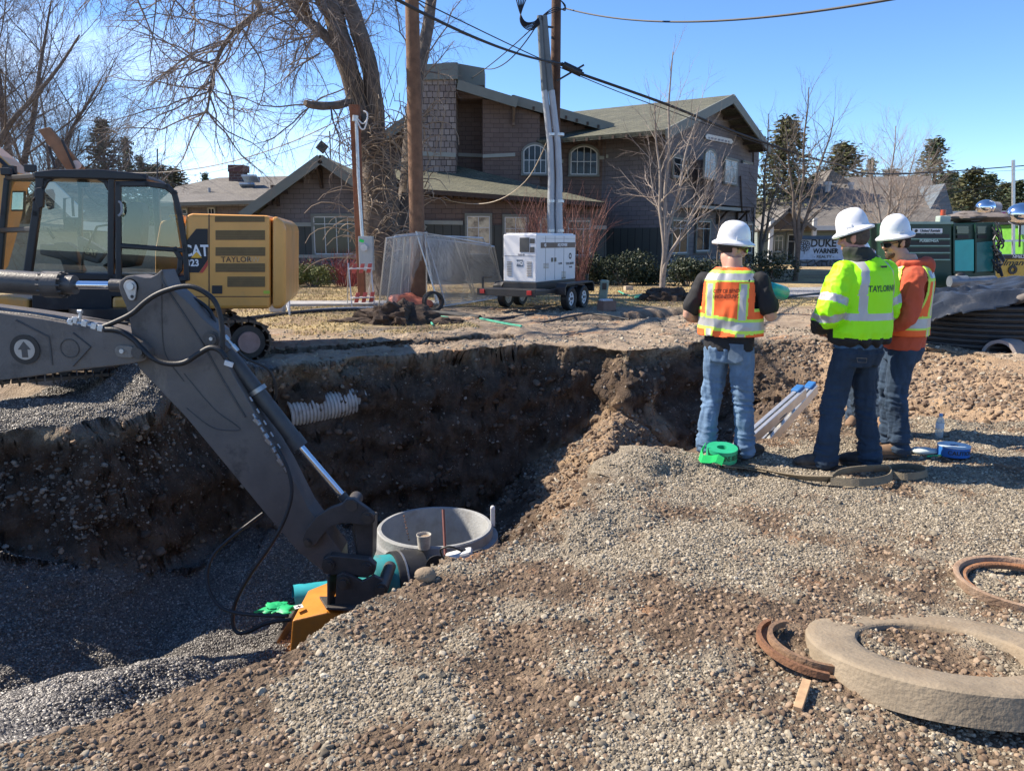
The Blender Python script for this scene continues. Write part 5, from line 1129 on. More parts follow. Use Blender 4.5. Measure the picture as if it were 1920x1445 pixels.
# ---------------------------------------------------------------- person mostly hidden behind the lime jacket
def person_behind():
    g=G(1626,806); t=thing('person','man in lime and orange vest mostly hidden behind the man in the lime jacket','person',(g.x,g.y,gh(g.x,g.y)+.01),R(150))
    m=MB(); m.loft([ering((0,0,.93),.155,.115,24),ering((0,.0,1.12),.165,.12,24),ering((0,-.01,1.32),.185,.125,24),ering((0,-.01,1.42),.19,.115,24,0,2.4),ering((0,0,1.48),.08,.072,24),ering((0,.01,1.55),.062,.064,24)])
    limb(m,[(0,0,1.45),(.05,.05,1.50)],[.066,.062]); Mh=head_parts(m,(.10,.08,1.50),R(-30),R(-25),1.0)
    rs,re,rw=(.20,-.0,1.38),(.22,.0,1.14),(.10,.22,1.12); ls,le,lw=(-.20,-.0,1.38),(-.22,.0,1.14),(-.10,.22,1.12)
    for a,b,c in ((rs,re,rw),(ls,le,lw)): limb(m,[a,(Vector(a)+Vector(b))/2,b,(Vector(b)+Vector(c))/2,c],[.062,.054,.047,.043,.029],14)
    hand(m,rw,(-.2,.4,-.8),(-1,0,0),-1,.5); hand(m,lw,(.2,.4,-.8),(1,0,0),1,.5)
    limb(m,[(.09,0,.92),(.10,0,.8)],[.07,.05]); limb(m,[(-.09,0,.92),(-.10,0,.8)],[.07,.05])
    inner_legs(m,[(-.09,0,.86),(.09,0,.86)],[(-.10,.03,.47),(.10,.02,.47)],[(-.11,-.0,.10),(.11,.03,.10)]); remesh(m,'body',SKIN,t,.008,3); hard_hat(t,Mh,0)
    m=MB(); m.loft([ering((0,0,1.02),.19,.15,28),ering((0,0,1.12),.20,.16,28),ering((0,-.01,1.34),.21,.15,28),ering((0,-.01,1.42),.20,.14,28,0,2.4),ering((0,0,1.47),.12,.11,28),ering((0,.01,1.52),.09,.09,28)])
    for a,b,c in ((rs,re,rw),(ls,le,lw)): limb(m,[a,(Vector(a)+Vector(b))/2,b,(Vector(b)+Vector(c))/2,c],[.085,.080,.072,.064,.046],18,5)
    v=remesh(m,'vest',[V_OR,mat('hood_lime',(.25,.70,.12),.75),NAVY],t,.01,3,wr=folds(.012,8,6,33)); paint(v,lambda x,y,z:np.where((np.abs(x)>.19)&(z<1.34),2,(z>1.30).astype(int)))
    hips=[(-.09,0,.86),(.09,0,.86)]; knees=[(-.10,.03,.47),(.10,.02,.47)]; ank=[(-.11,-.0,.10),(.11,.03,.10)]
    legs_mesh('jeans',t,.86,hips,knees,ank,JEAN_M,1.04,None,.165,.13,seed=23); shoe(t,ank[0],R(8),BOOT_T,1.05,'boot'); shoe(t,ank[1],R(-8),BOOT_T,1.05,'boot')
    t.rotation_mode='QUATERNION'; t.rotation_quaternion=Quaternion((0,1,0),R(-3.2))@Quaternion((0,0,1),R(150))
person_vest_left(); person_jacket(); person_hoodie(); person_behind()
for _o,_s in ((bpy.data.objects['person'],.965),(bpy.data.objects['person.003'],.97)): _o.scale=(_s,_s,_s)
# ================================================================ BUILDINGS
SH_BROWN=mat_tiles('brown_shingle_wall',(.140,.100,.084),(.120,.084,.071),(.050,.035,.031),.42,.20,.37,.008,.85,.5,.18)
SH_GREY=mat_tiles('purple_grey_shingle_wall',(.165,.146,.146),(.142,.126,.128),(.06,.055,.058),.42,.20,.37,.008,.85,.5,.18)
SH_CHIM=mat_tiles('sun_toned_chimney_shingle',(.30,.245,.21),(.20,.155,.135),(.05,.035,.03),.24,.26,.37,.016,.9,.9,.3)  # paler than the walls: sun on the chimney put into the colour
BATTEN=mat_tiles('green_board_batten',(.062,.068,.062),(.056,.062,.057),(.02,.022,.02),.36,60,.0,.02,.8,.0,.1)
ROOFM=mat_tiles('mossy_roof_shingle',(.130,.128,.085),(.082,.085,.060),(.045,.045,.035),.30,.16,.41,.012,.95,.6,.32)
ROOFG=mat_tiles('grey_roof_shingle',(.175,.160,.140),(.135,.125,.112),(.08,.07,.065),.35,.18,.41,.012,.95,.6,.28)
TRIM=mat('sage_trim',(.165,.175,.155),.7,0,.08,3); TRIML=mat('pale_sage_trim',(.27,.28,.25),.7,0,.08,3); WTRIM=mat('white_window_trim',(.55,.56,.55),.6,0,.04)
SOFFIT=mat('dark_soffit',(.055,.038,.030),.85,0,.2,4); PANE=mat('window_pane',(.022,.026,.03),.06,0,.3,1.2,spec=.35)
COBW=None
def cobble_mat():
    m=bpy.data.materials.new('river_stone_wall'); nt,N,L,b=nodes_of(m); b.inputs['Roughness'].default_value=.85
    uv=N('ShaderNodeUVMap'); v=N('ShaderNodeTexVoronoi'); v.inputs['Scale'].default_value=3.6; v.feature='F1'; L(uv.outputs['UV'],v.inputs['Vector']); e=N('ShaderNodeTexVoronoi'); e.feature='DISTANCE_TO_EDGE'; e.inputs['Scale'].default_value=3.6; L(uv.outputs['UV'],e.inputs['Vector'])
    cr=N('ShaderNodeValToRGB'); L(v.outputs['Color'],cr.inputs['Fac']); cr.color_ramp.elements[0].color=(.10,.10,.11,1); cr.color_ramp.elements[1].color=(.30,.29,.28,1)
    mr=N('ShaderNodeMapRange'); mr.inputs['From Min'].default_value=.02; mr.inputs['From Max'].default_value=.07; L(e.outputs['Distance'],mr.inputs['Value']); mx=N('ShaderNodeMixRGB'); L(mr.outputs['Result'],mx.inputs['Fac']); mx.inputs['Color1'].default_value=(.045,.04,.035,1); L(cr.outputs['Color'],mx.inputs['Color2']); L(mx.outputs['Color'],b.inputs['Base Color'])
    m2=N('ShaderNodeMapRange'); m2.inputs['From Max'].default_value=.22; L(e.outputs['Distance'],m2.inputs['Value']); bu=N('ShaderNodeBump'); bu.inputs['Distance'].default_value=.08; bu.inputs['Strength'].default_value=.9; L(m2.outputs['Result'],bu.inputs['Height']); L(bu.outputs['Normal'],b.inputs['Normal']); return m
COBW=cobble_mat()
class Wall:
    """a vertical wall plane: traces photo pixels onto it and adds boards, openings and windows"""
    def __init__(s,p0,d,parent): s.p0=Vector(p0); s.d=Vector(d).normalized(); s.n=Vector((s.d.y,-s.d.x,0)); s.par=parent   # n faces the camera side
    def at(s,px,py,o=0.0): return hit(px,py,s.p0+s.n*o,s.n)
    def poly(s,pts,name,m,o=0.0,th=.2,uv=True,par=None,bevel=0):
        mb=MB(); mb.prism([s.at(a,b,o) for a,b in pts],-s.n*th); return mb.build(name,m,par or s.par,True,uv=uv,bevel=bevel)
    def board(s,a,b,name,m,w=.16,o=.03,d=.06,par=None): mb=MB(); mb.bar(s.at(*a,o),s.at(*b,o),d,w,up=s.n.cross((s.at(*b)-s.at(*a)).normalized()) if False else None); return mb
    def strip(s,mb,a,b,w,o=.03,d=.05):
        A,B=s.at(*a,o-d/2),s.at(*b,o-d/2); x=(B-A).normalized(); y=s.n.cross(x); M=Matrix((x,y,s.n)).transposed().to_4x4(); mb.box((A+B)/2,((B-A).length+.0,w,d),M=M)
    def window(s,x0,y0,x1,y1,cols,transom=.22,arch=0,rows=1,sl=0.0,name='window',frame_m=None,fw=.09,pane=None,label=None):
        """pixel rectangle; sl = pixel slope of top/bottom lines"""
        q=lambda u,v,o:s.at(x0+(x1-x0)*u,y0+(y1-y0)*v+sl*(x1-x0)*u,o)
        up=Vector((0,0,1)); A=q(0,1,0); B=q(1,1,0); Tz=q(.5,0,0).z; bz=q(.5,1,0).z; wdt=Vector((B.x-A.x,B.y-A.y,0)).length; h=Tz-bz; org=Vector((A.x,A.y,bz)); x=s.d if (B-A).dot(s.d)>0 else -s.d
        L=lambda u,v,o:org+x*u+up*v+s.n*(o+.065)
        def bx(mb,u0,v0,u1,v1,o,d): 
            M=Matrix((x,up,s.n)).transposed().to_4x4(); mb.box(L((u0+u1)/2,(v0+v1)/2,o-d/2),(abs(u1-u0),abs(v1-v0),d),M=M)
        fm=frame_m or TRIM; mb=MB(); f=fw
        if arch:
            n=14; R_=(wdt*wdt/4+arch*arch)/(2*arch); cz=h+arch-R_; o_=[];i_=[]
            a0=math.asin((wdt/2)/R_)
            for i in range(n+1):
                a=-a0+2*a0*i/n; o_.append((wdt/2+(R_+f)*math.sin(a),cz+(R_+f)*math.cos(a))); i_.append((wdt/2+R_*math.sin(a),cz+R_*math.cos(a)))
            mb.prism([L(u,v,.05) for u,v in o_]+[L(u,v,.05) for u,v in i_[::-1]],-s.n*.07)
        else: bx(mb,-f,h,wdt+f,h+f*1.3,.06,.09)
        bx(mb,-f,0,0,h,.05,.08); bx(mb,wdt,0,wdt+f,h,.05,.08); bx(mb,-f*1.2,-f,wdt+f*1.2,0,.08,.11)
        w=mb.build(name,fm,s.par,True)
        if label: w['label']=label
        mb=MB(); t=.045
        pts=[(0,0),(wdt,0)]+([(u,v) for u,v in i_[::-1]] if arch else [(wdt,h),(0,h)])
        mb.prism([L(u,v,.012) for u,v in pts],-s.n*.02); mb.build('pane',pane or PANE,w,True)
        mb=MB(); hh=h+(arch*.0)
        bx(mb,0,0,wdt,t,.03,.03); bx(mb,0,0,t,h,.03,.03); bx(mb,wdt-t,0,wdt,h,.03,.03)
        if not arch: bx(mb,0,h-t,wdt,h,.03,.03)
        for c in range(1,cols):
            u=wdt*c/cols; e=h+(arch*(1-((u-wdt/2)/(wdt/2))**2) if arch else 0); bx(mb,u-.015,0,u+.015,e,.027,.02)
        if transom: bx(mb,0,h*(1-transom)-.015,wdt,h*(1-transom)+.015,.024,.02)
        for r in range(1,rows): bx(mb,0,h*r/rows-.012,wdt,h*r/rows+.012,.022,.02)
        if arch: mb.prism([L(u,v,.03) for u,v in i_]+[L(wdt/2+(u-wdt/2)*.96,v-t,.03) for u,v in i_[::-1]],-s.n*.03)
        mb.build('muntins',WTRIM,w,True); return w
def slab(pts,th,name,m,par,uv=True):
    mb=MB(); p=[Vector(q) for q in pts]; n=(p[1]-p[0]).cross(p[2]-p[0]).normalized(); n=n if n.z>0 else -n; mb.prism(p,-n*th); return mb.build(name,m,par,True,uv=uv)
def bracket(mb,top,w,n,size=.5):
    """knee brace: top point, into-wall direction -n"""
    t=Vector(top); a=.12; mb.bar(t,t-Vector((0,0,size)),a,a); mb.bar(t,t+n*size,a,a,up=(0,0,1)); mb.bar(t-Vector((0,0,size*.85)),t+n*size*.8,a*.8,a*.8)
def main_building():
    Y=33.0; t=thing('office_building','brown shingled two storey office building with gables and an arched upper window row','building',P(800,525,Y).xy.to_3d())
    W=Wall((0,Y,0),(1,0,0),t)
    # low wing: gable end wall, then long eave wall
    gx=W.poly([(486,532),(486,400),(600,304),(790,420),(790,532)],'gable_wall',SH_GREY,0,9)
    W.poly([(486,422.5),(600,422.5),(790,422.5),(790,478),(486,478)],'wainscot',BATTEN,.06,.06)
    W.poly([(486,482),(690,482),(690,530),(486,530)],'stone_base',COBW,.25,.25); 
    mb=MB(); W.strip(mb,(484,421),(590,421),.16,.10,.1); W.strip(mb,(486,480.5),(690,480.5),.13,.30,.3); W.strip(mb,(690,421),(797,421),.16,.10,.1); mb.build('trim_board',TRIML,t,True)
    W.window(591,406,676,477,4,.20,name='window')
    # roof of the gable wing
    ap=W.at(600,290,.9); le=W.at(452,398,.9); back=Vector((0,11,0)); re_=W.at(800,430,.9)
    re_=Vector((ap.x+(ap.x-le.x)*1.25,ap.y,ap.z-(ap.z-le.z)*1.25)) 
    slab([le,ap,ap+back,le+back],.16,'roof',ROOFM,t); slab([ap,re_,re_+back,ap+back],.16,'roof',ROOFM,t)
    mb=MB()
    for a,b in ((le,ap),(ap,re_)):
        a2,b2=a+Vector((0,-.02,-.16)),b+Vector((0,-.02,-.16)); x=(b2-a2).normalized(); nn=Vector((0,-1,0)); y=nn.cross(x); M=Matrix((x,y,nn)).transposed().to_4x4(); mb.box((a2+b2)/2,((b2-a2).length,.36,.07),M=M)
    mb.build('barge_board',TRIM,t,True)
    mb=MB()
    for a,b in ((le,ap),(ap,re_)):
        for k in range(5):
            p=a.lerp(b,(k+.5)/5)+Vector((0,.45,-.30)); mb.box(p,(.09,.9,.12))
    mb.build('rafter_tails',SOFFIT,t,True)
    for px,py in ((520,352),(601,318),(676,345)): mb=MB(); bracket(mb,W.at(px,py,.1),1,W.n,.75); mb.build('roof_bracket',SOFFIT,t,True)
    # right part of the low wing
    Wb=Wall((0,Y+.25,0),(1,.06,0),t)
    Wb.poly([(785,530),(785,355),(1030,366),(1137,374),(1137,530)],'wall',SH_BROWN,0,6)
    Wb.poly([(785,419),(1137,428),(1137,520),(785,526)],'wainscot',BATTEN,.06,.06)
    mb=MB(); Wb.strip(mb,(785,417),(868,418),.16,.10,.1); Wb.strip(mb,(1108,426),(1137,427),.16,.10,.1); mb.build('trim_board',TRIML,t,True)
    a=Wb.at(785,354,.8); b=Wb.at(1134,379,.8); c=Wb.at(1134,377,.0)
    pk=P(797,296,Y+3.95); pk2=P(700,300,Y+3.95); pr_=P(1095,372,Y+3.3)
    slab([a,b,pr_,pk,pk2],.14,'roof',ROOFM,t)
    mb=MB(); x=(b-a).normalized(); 
    M=Matrix((x,Vector((0,0,1)),x.cross(Vector((0,0,1))))).transposed().to_4x4(); mb.box((a+b)/2+Vector((0,-.02,-.10)),((b-a).length,.18,.05),M=M)
    mb.build('fascia',SOFFIT,t,True); mb=MB()
    for i in range(26): p=a.lerp(b,(i+.5)/26); mb.box(p+Vector((0,.4,-.2)),(.06,.75,.10))
    mb.build('rafter_tails',SOFFIT,t,True)
    REF=mat('painted_reflection_pane',(.55,.45,.31),.15,0,.5,1.6,0,1,.9,(.05,.035,.025),2.6)  # tan reflection and dark branches painted into the pane colour
    Wb.window(876,404,919,476,2,.3,sl=.06,pane=REF); Wb.window(946,406,987,478,2,.3,sl=.05,pane=REF); Wb.window(1012,409,1050,478,2,.3,sl=.05,pane=REF); Wb.window(1064,413,1106,478,3,.24,sl=.04)
    # two storey block: chimney, gabled wall with two bays
    Yc=37.0; Wc=Wall((0,Yc,0),(1,.05,0),t)
    Wc.poly([(690,470),(690,272),(850,160),(1000,201),(1140,243),(1140,470)],'upper_wall',SH_BROWN,0,4)
    Wd=Wall((0,Yc-1.1,0),(1,.05,0),t); Wd.poly([(905,470),(905,185),(968,199),(1012,214),(1012,470)],'bay_wall',SH_BROWN,0,1.2); 
    We=Wall((0,Yc-.5,0),(1,.05,0),t); We.poly([(1012,470),(1012,214),(1136,246),(1136,470)],'bay_wall',SH_BROWN,0,.6)
    mb=MB(); Wd.strip(mb,(905,293),(966,290),.15,.06,.06); We.strip(mb,(1012,300),(1056,303),.15,.06,.06); We.strip(mb,(1120,296),(1137,296),.15,.06,.06); Wc.strip(mb,(856,290),(906,292),.15,.06,.06); Wc.strip(mb,(1137,296),(1200,302),.15,.06,.06); mb.build('trim_board',TRIML,t,True)
    We.window(981,284,1024,325,4,.52,arch=.28,name='arched_window',sl=.04) if False else Wd.window(981,284,1024,326,4,.40,arch=.28,name='arched_window')
    We.window(1069,287,1119,328,4,.40,arch=.30,name='arched_window')
    # roof planes of the gable (thin from below)
    def rake(pts_a,pts_b,Wq,fo,dep,rise=0):
        A,B=Wq.at(*pts_a,fo),Wq.at(*pts_b,fo); bk=Vector((-.2,3.2,rise)); slab([A,B,B+bk,A+bk],.16,'roof',ROOFM,t)
        m2=MB(); a2,b2=A+Vector((0,-.03,-.2)),B+Vector((0,-.03,-.2)); x=(b2-a2).normalized(); y=Vector((0,-1,0)).cross(x); M=Matrix((x,y,Vector((0,-1,0)))).transposed().to_4x4(); m2.box((a2+b2)/2,((b2-a2).length,.40,.08),M=M); m2.build('barge_board',TRIM,t,True)
    rake((690,268),(858,152),Wc,.9,10); rake((858,150),(970,184),Wd,.9,10); rake((960,178),(1150,232),We,.9,10,0)
    for (px,py,Wq) in ((963,192,Wd),(1124,232,We)): mb=MB(); bracket(mb,Wq.at(px,py+8,.05),1,Wq.n,.8); mb.build('roof_bracket',mat('tan_bracket',(.14,.10,.075),.8),t,True)
    mb=MB()
    for i in range(9): p=We.at(1000+i*20,197+i*5.6,.5); mb.box(p+Vector((0,0,-.22)),(.1,1.0,.14))
    mb.build('rafter_tails',SOFFIT,t,True)
    # chimney
    Wm=Wall((0,Yc-1.6,0),(1,.0,0),t); ch=Wm.poly([(792,470),(788,133),(855,127),(855,470)],'chimney',SH_CHIM,0,1.6,bevel=.02)
    Wm.poly([(790,150),(790,121),(858,117),(858,148)],'chimney_cap',TRIM,.12,1.9,par=ch); Wn=Wall((0,Yc-1.2,0),(1,0,0),t); Wn.poly([(858,160),(858,119),(908,128),(908,160)],'chimney_cap',TRIM,.0,1.4,par=ch)
    Wn.poly([(856,185),(856,134),(906,141),(906,185)],'chimney_shoulder',SH_BROWN,.0-.02,1.3,par=ch)
    mb=MB(); Wm.strip(mb,(788,288),(855,291),.18,.05,.06); mb.build('trim_board',TRIML,t,True)
    # right wing turned away from us: side wall and gable wall meeting at the near corner
    S0=P(1240,480,35.0); S0=Vector((S0.x,S0.y,0)); dr=Vector((.56,.83,0)).normalized(); dl=Vector((-.83,.56,0)).normalized()
    Wg=Wall(S0,dr,t); Ws=Wall(S0,dl,t); Ws.n=Vector((-dr.x,-dr.y,0)) if True else Ws.n
    Wgo=Wall(S0-dl*1.0,dr,t); rdg=Wgo.at(1374,178); eLo=Wgo.at(1248,243); eRo=Wgo.at(1444,277); eaveL=Wg.at(1243,246,0); eaveR=Wg.at(1424,276,0); apx=rdg+dl*1.0+Vector((0,0,-.35))
    A=[Vector((S0.x,S0.y,-.1)),Vector((S0.x,S0.y,eaveL.z)),apx,Vector((eaveR.x,eaveR.y,eaveR.z)),Vector((eaveR.x,eaveR.y,-.1))]
    mb=MB(); mb.prism(A,dl*6.6); mb.build('wing_wall',SH_GREY,t,True,uv=True)
    Wl=Wall(S0+dl*0,(1,.2,0),t)
    mb=MB(); off=.06
    g0,g1=Vector((S0.x,S0.y,0)),Vector((eaveR.x,eaveR.y,0)); zc=Wg.at(1245,427,0).z
    mb.prism([g0-dl*off+Vector((0,0,0)),g1-dl*off,g1-dl*off+Vector((0,0,.95)),g0-dl*off+Vector((0,0,.95))],dl*.05); mb.build('stone_base',COBW,t,True,uv=True)
    sn=-dr; mb=MB(); mb.prism([g0+sn*off,g0+sn*off+dl*6.6,g0+sn*off+dl*6.6+Vector((0,0,zc)),g0+sn*off+Vector((0,0,zc))],-sn*.05); mb.build('wainscot',BATTEN,t,True,uv=True)
    # brown return wall between the two blocks
    Wr=Wall((0,Yc-.6,0),(1,.05,0),t); Wr.poly([(1134,500),(1134,240),(1250,262),(1250,500)],'return_wall',SH_BROWN,0,.8); Wr.poly([(1134,430),(1250,432),(1250,500),(1134,500)],'wainscot',BATTEN,.05,.05)
    mb=MB(); Wr.strip(mb,(1136,428),(1238,430),.15,.08,.08); Wr.strip(mb,(1136,293),(1238,300),.15,.08,.08); mb.build('trim_board',TRIML,t,True)
    # roof of the right wing
    ov=-dl*1.0; ridge0=rdg; rb=ridge0+dl*9.5; eL=eLo; eR=eRo
    slab([eL,ridge0,rb,eL+dl*9.5],.18,'roof',ROOFM,t); slab([ridge0,eR,eR+dl*9.5,rb],.18,'roof',ROOFM,t)
    mb=MB()
    for a,b in ((eL,ridge0),(ridge0,eR)):
        a2,b2=a-dl*.03+Vector((0,0,-.18)),b-dl*.03+Vector((0,0,-.18)); x=(b2-a2).normalized(); y=(-dl).cross(x); M=Matrix((x,y,-dl)).transposed().to_4x4(); mb.box((a2+b2)/2,((b2-a2).length,.42,.08),M=M)
    mb.build('barge_board',TRIM,t,True); mb=MB()
    for i in range(14): p=eL+dl*(.5+i*.62); mb.box(p+dr*.45+Vector((0,0,-.12)),(.10,.9,.14),rz=math.atan2(dr.y,dr.x)-math.pi/2)
    for a,b in ((eL,ridge0),(ridge0,eR)):
        for k in range(6): p=a.lerp(b,(k+.5)/6)+dl*.5+Vector((0,0,-.34)); mb.box(p,(.1,1.0,.14),rz=math.atan2(dl.y,dl.x)-math.pi/2)
    mb.build('rafter_tails',SOFFIT,t,True)
    REF2=mat('painted_sky_pane',(.20,.22,.22),.08,0,.7,1.6,spec=.6)  # sky reflection painted in as a paler pane colour
    Wg.window(1259,296,1286,332,2,.35,sl=.06)
    Wo=Wall(S0-dl*.9,dr,t); Wo.window(1317,290,1338,333,2,.3,sl=.06,arch=.2,name='arched_window',pane=REF2); Wo.window(1355,300,1378,343,2,.3,sl=.06,pane=REF2); Wg.window(1388,306,1406,347,2,.3,sl=.06)
    Wg.window(1256,412,1285,474,2,.25,sl=.05); Wg.window(1302,414,1327,470,2,.25,sl=.05); Wg.window(1383,419,1406,474,2,.25,sl=.05)
    # oriel with lettered board above
    mb=MB(); c=[Wg.at(1304,300,0),Wg.at(1304,384,0),Wg.at(1388,390,0),Wg.at(1388,312,0)]; mb.prism([p-dl*.9 for p in c],dl*.85); orl=mb.build('oriel',SH_GREY,t,True,uv=True)
    mb=MB(); mb.prism([Wg.at(1302,384,.95),Wg.at(1302,389,.95),Wg.at(1390,396,.95),Wg.at(1390,390,.95)],dl*.95); mb.build('trim_board',TRIML,orl,True)
    for px in (1308,1346,1382): mb=MB(); bracket(mb,Wg.at(px,391+(px-1304)*.08,.05),1,-dl,.7); mb.build('roof_bracket',SOFFIT,orl,True)
    mb=MB(); mb.prism([Wg.at(x,y,.10) for x,y in ((1323,256),(1326,251),(1372,261),(1375,266),(1372,270),(1325,261))],dl*.06); bd=mb.build('sign_board',mat('sign_cream',(.62,.62,.60),.6),t,True)
    mb=MB()
    for k,(x0,x1) in enumerate(((1329,1331),(1333,1338),(1340,1344),(1346,1351),(1353,1357),(1359,1363),(1365,1368))): yy=257+(x0-1329)*.19; mb.prism([Wg.at(x0,yy,.115),Wg.at(x1,yy+.4,.115),Wg.at(x1,yy+4,.115),Wg.at(x0,yy+3.4,.115)],dl*.01)
    mb.build('faded_lettering',mat('sign_ink_grey',(.22,.22,.25),.6),bd,True)
    mb=MB(); mb.tube([Wg.at(1412,250,.1),Wg.at(1413,480,.1)],.05,8); mb.tube([Wg.at(1388,330,.98),Wg.at(1391,395,.98),Wg.at(1400,398,.1),Wg.at(1401,480,.1)],.05,8); mb.build('downpipe',SOFFIT,t,True)
    # satellite dish and mast on the low roof
    mb=MB(); p=P(618,246,38); mb.cyl(p,p-Vector((0,0,1.6)),.03,n=6); q=P(604,276,36); mb.box(q,(.42,.06,.42),M=Matrix.Rotation(R(40),4,'Y')); mb.cyl(q,q+Vector((.3,.3,-.6)),.03,n=6); mb.build('antenna_mast',BLK,t,True)
    return t
main_building()
def left_far_building():
    Y=46; t=thing('low_building','low grey brown building with a wide shingled roof and square chimney left of the gable','building',P(430,470,Y).xy.to_3d()); W=Wall((0,Y,0),(1,.03,0),t)
    W.poly([(300,480),(300,378),(505,380),(505,480)],'wall',SH_GREY,0,7); 
    W.window(391,390,404,402,2,0,fw=.06); W.window(342,392,352,402,1,0,fw=.06)
    a,b=W.at(290,384,.7),W.at(520,378,.7); c,d=P(410,333,Y+5),P(545,330,Y+5); e=P(300,352,Y+5)
    slab([a,b,d,c,P(330,350,Y+4.5)],.2,'roof',ROOFG,t)
    mb=MB(); mb.bar(a,b,.08,.2,up=(0,0,1)); mb.build('fascia',TRIM,t,True)
    Wc=Wall((0,Y+4,0),(1,0,0),t); ch=Wc.poly([(429,340),(429,322),(454,322),(454,340)],'chimney',mat_tiles('dark_brick',(.12,.06,.05),(.09,.05,.045),(.16,.15,.14),.4,.16,.5,.02,.9,.3),0,1.0); Wc.poly([(427,322),(427,309),(456,309),(456,322)],'chimney_cap',mat('dark_red_cap',(.11,.05,.045),.8),.1,1.2,par=ch)
    for px,py in ((470,335),(466,350)): mb=MB(); p=P(px,py,Y+2.5); mb.box(p,(.9,.7,.12),M=Matrix.Rotation(R(-28),4,'X')); mb.build('skylight',mat('skylight_glass',(.25,.32,.40),.15),t,True)
    for px,py in ((392,352),(449,358)): mb=MB(); p=P(px,py,Y+2.2); mb.cyl(p-Vector((0,0,.6)),p,.09,n=8); mb.build('vent_pipe',mat('vent_pale',(.4,.4,.4),.6),t,True)
left_far_building()
def cabin_behind():
    Y=30; t=thing('shingled_house','weathered shingled house with pale barge board seen through the excavator cab','building',P(120,520,Y).xy.to_3d()); W=Wall((0,Y,0),(1,.0,0),t)
    DR=mat_tiles('grey_wood_shake',(.16,.15,.135),(.10,.095,.09),(.04,.04,.04),.3,.22,.4,.02,.95,.8,.3)
    W.poly([(-60,520),(-60,420),(90,420),(200,420),(200,520)],'wall',mat('cream_wall',(.30,.30,.27),.8),0,6); a,b=W.at(-80,300,.8),W.at(205,425,.8); c=P(205,322,Y+6); d=P(60,318,Y+6)
    slab([W.at(60,425,.8),b,c,P(80,322,Y+6)],.2,'roof',DR,t)
    mb=MB(); A,B=W.at(78,336,.9),W.at(150,405,.9); x=(B-A).normalized(); y=Vector((0,-1,0)).cross(x); M=Matrix((x,y,Vector((0,-1,0)))).transposed().to_4x4(); mb.box((A+B)/2,((B-A).length,.5,.1),M=M); mb.bar(W.at(150,423,.85),W.at(205,426,.85),.1,.3,up=(0,0,1)); mb.build('barge_board',WTRIM,t,True)
    W.window(158,434,176,470,1,0,fw=.08)
cabin_behind()
def sign_building():
    Y=56; t=thing('realty_building','pale green low building with a broad grey shingled roof behind the bare street trees','building',P(1600,490,Y).xy.to_3d()); W=Wall((0,Y,0),(1,0,0),t)
    PG=mat_tiles('pale_green_siding',(.20,.235,.215),(.185,.22,.20),(.09,.10,.095),8,.16,.5,.01,.8,.4,.08)
    W.poly([(1420,500),(1420,424),(1760,424),(1760,500)],'wall',PG,0,9)
    a,b=W.at(1425,428,1),W.at(1770,427,1); c,d=P(1745,330,Y+8),P(1500,334,Y+8); e=P(1452,372,Y+5)
    slab([a,b,c,d,e],.25,'roof',ROOFG,t); mb=MB(); mb.bar(a,b,.1,.3,up=(0,0,1)); mb.build('fascia',WTRIM,t,True)
    ap,l,r=W.at(1480,391,2.5),W.at(1437,430,2.5),W.at(1532,429,2.5); bk=Vector((0,5,0)); slab([l,ap,ap+bk,l+bk],.2,'porch_roof',ROOFG,t); slab([ap,r,r+bk,ap+bk],.2,'porch_roof',ROOFG,t)
    mb=MB(); mb.prism([ap+Vector((0,.3,-.2)),l+Vector((.5,.3,0)),r+Vector((-.5,.3,0))],(0,.2,0)); mb.build('porch_gable',mat('porch_brown',(.09,.07,.055),.8),t,True); mb=MB()
    for px in (1444,1524): q=W.at(px,470,2.3); mb.box((q.x,q.y,1.6),(.25,.25,3.2))
    mb.build('porch_post',WTRIM,t,True)
    W.window(1450,442,1466,472,2,.3,fw=.1); W.window(1474,440,1488,490,1,.25,name='door',fw=.12)
    # side gable, blue grey
    mb=MB(); mb.prism([P(1722,430,Y+2),P(1772,344,Y+2),P(1795,430,Y+2)],(0,5,0)); mb.build('side_gable',mat_tiles('blue_shingle',(.13,.16,.19),(.11,.14,.17),(.06,.07,.08),.5,.3,.4,.01,.9,.4,.1),t,True,uv=True)
    Wu=Wall((0,Y+5,0),(1,0,0),t)
    for px,y0,y1,w in ((1552,341,360,.28),(1596,342,356,.2)): mb=MB(); p,q=P(px,y0,Y+4.5),P(px,y1,Y+4.5); mb.cyl(q,p,w*.8,n=10); mb.cyl(p-Vector((0,0,.25)),p,w*1.15,n=10); mb.build('roof_vent',mat('vent_pale',(.4,.4,.4),.6),t,True)
    for px,py in ((1530,412),(1601,386),(1622,388)): mb=MB(); p=P(px,py,Y+2); mb.cyl(p-Vector((0,0,.5)),p+Vector((0,0,.15)),.08,n=6); mb.build('vent_pipe',BLK,t,True)
    q=P(1560,335,Y+8.2); mb=MB(); mb.prism([P(1540,352,Y+7),P(1560,318,Y+7),P(1600,345,Y+7)],(0,4,0)); mb.build('dormer',ROOFG,t,True,uv=True)
sign_building()
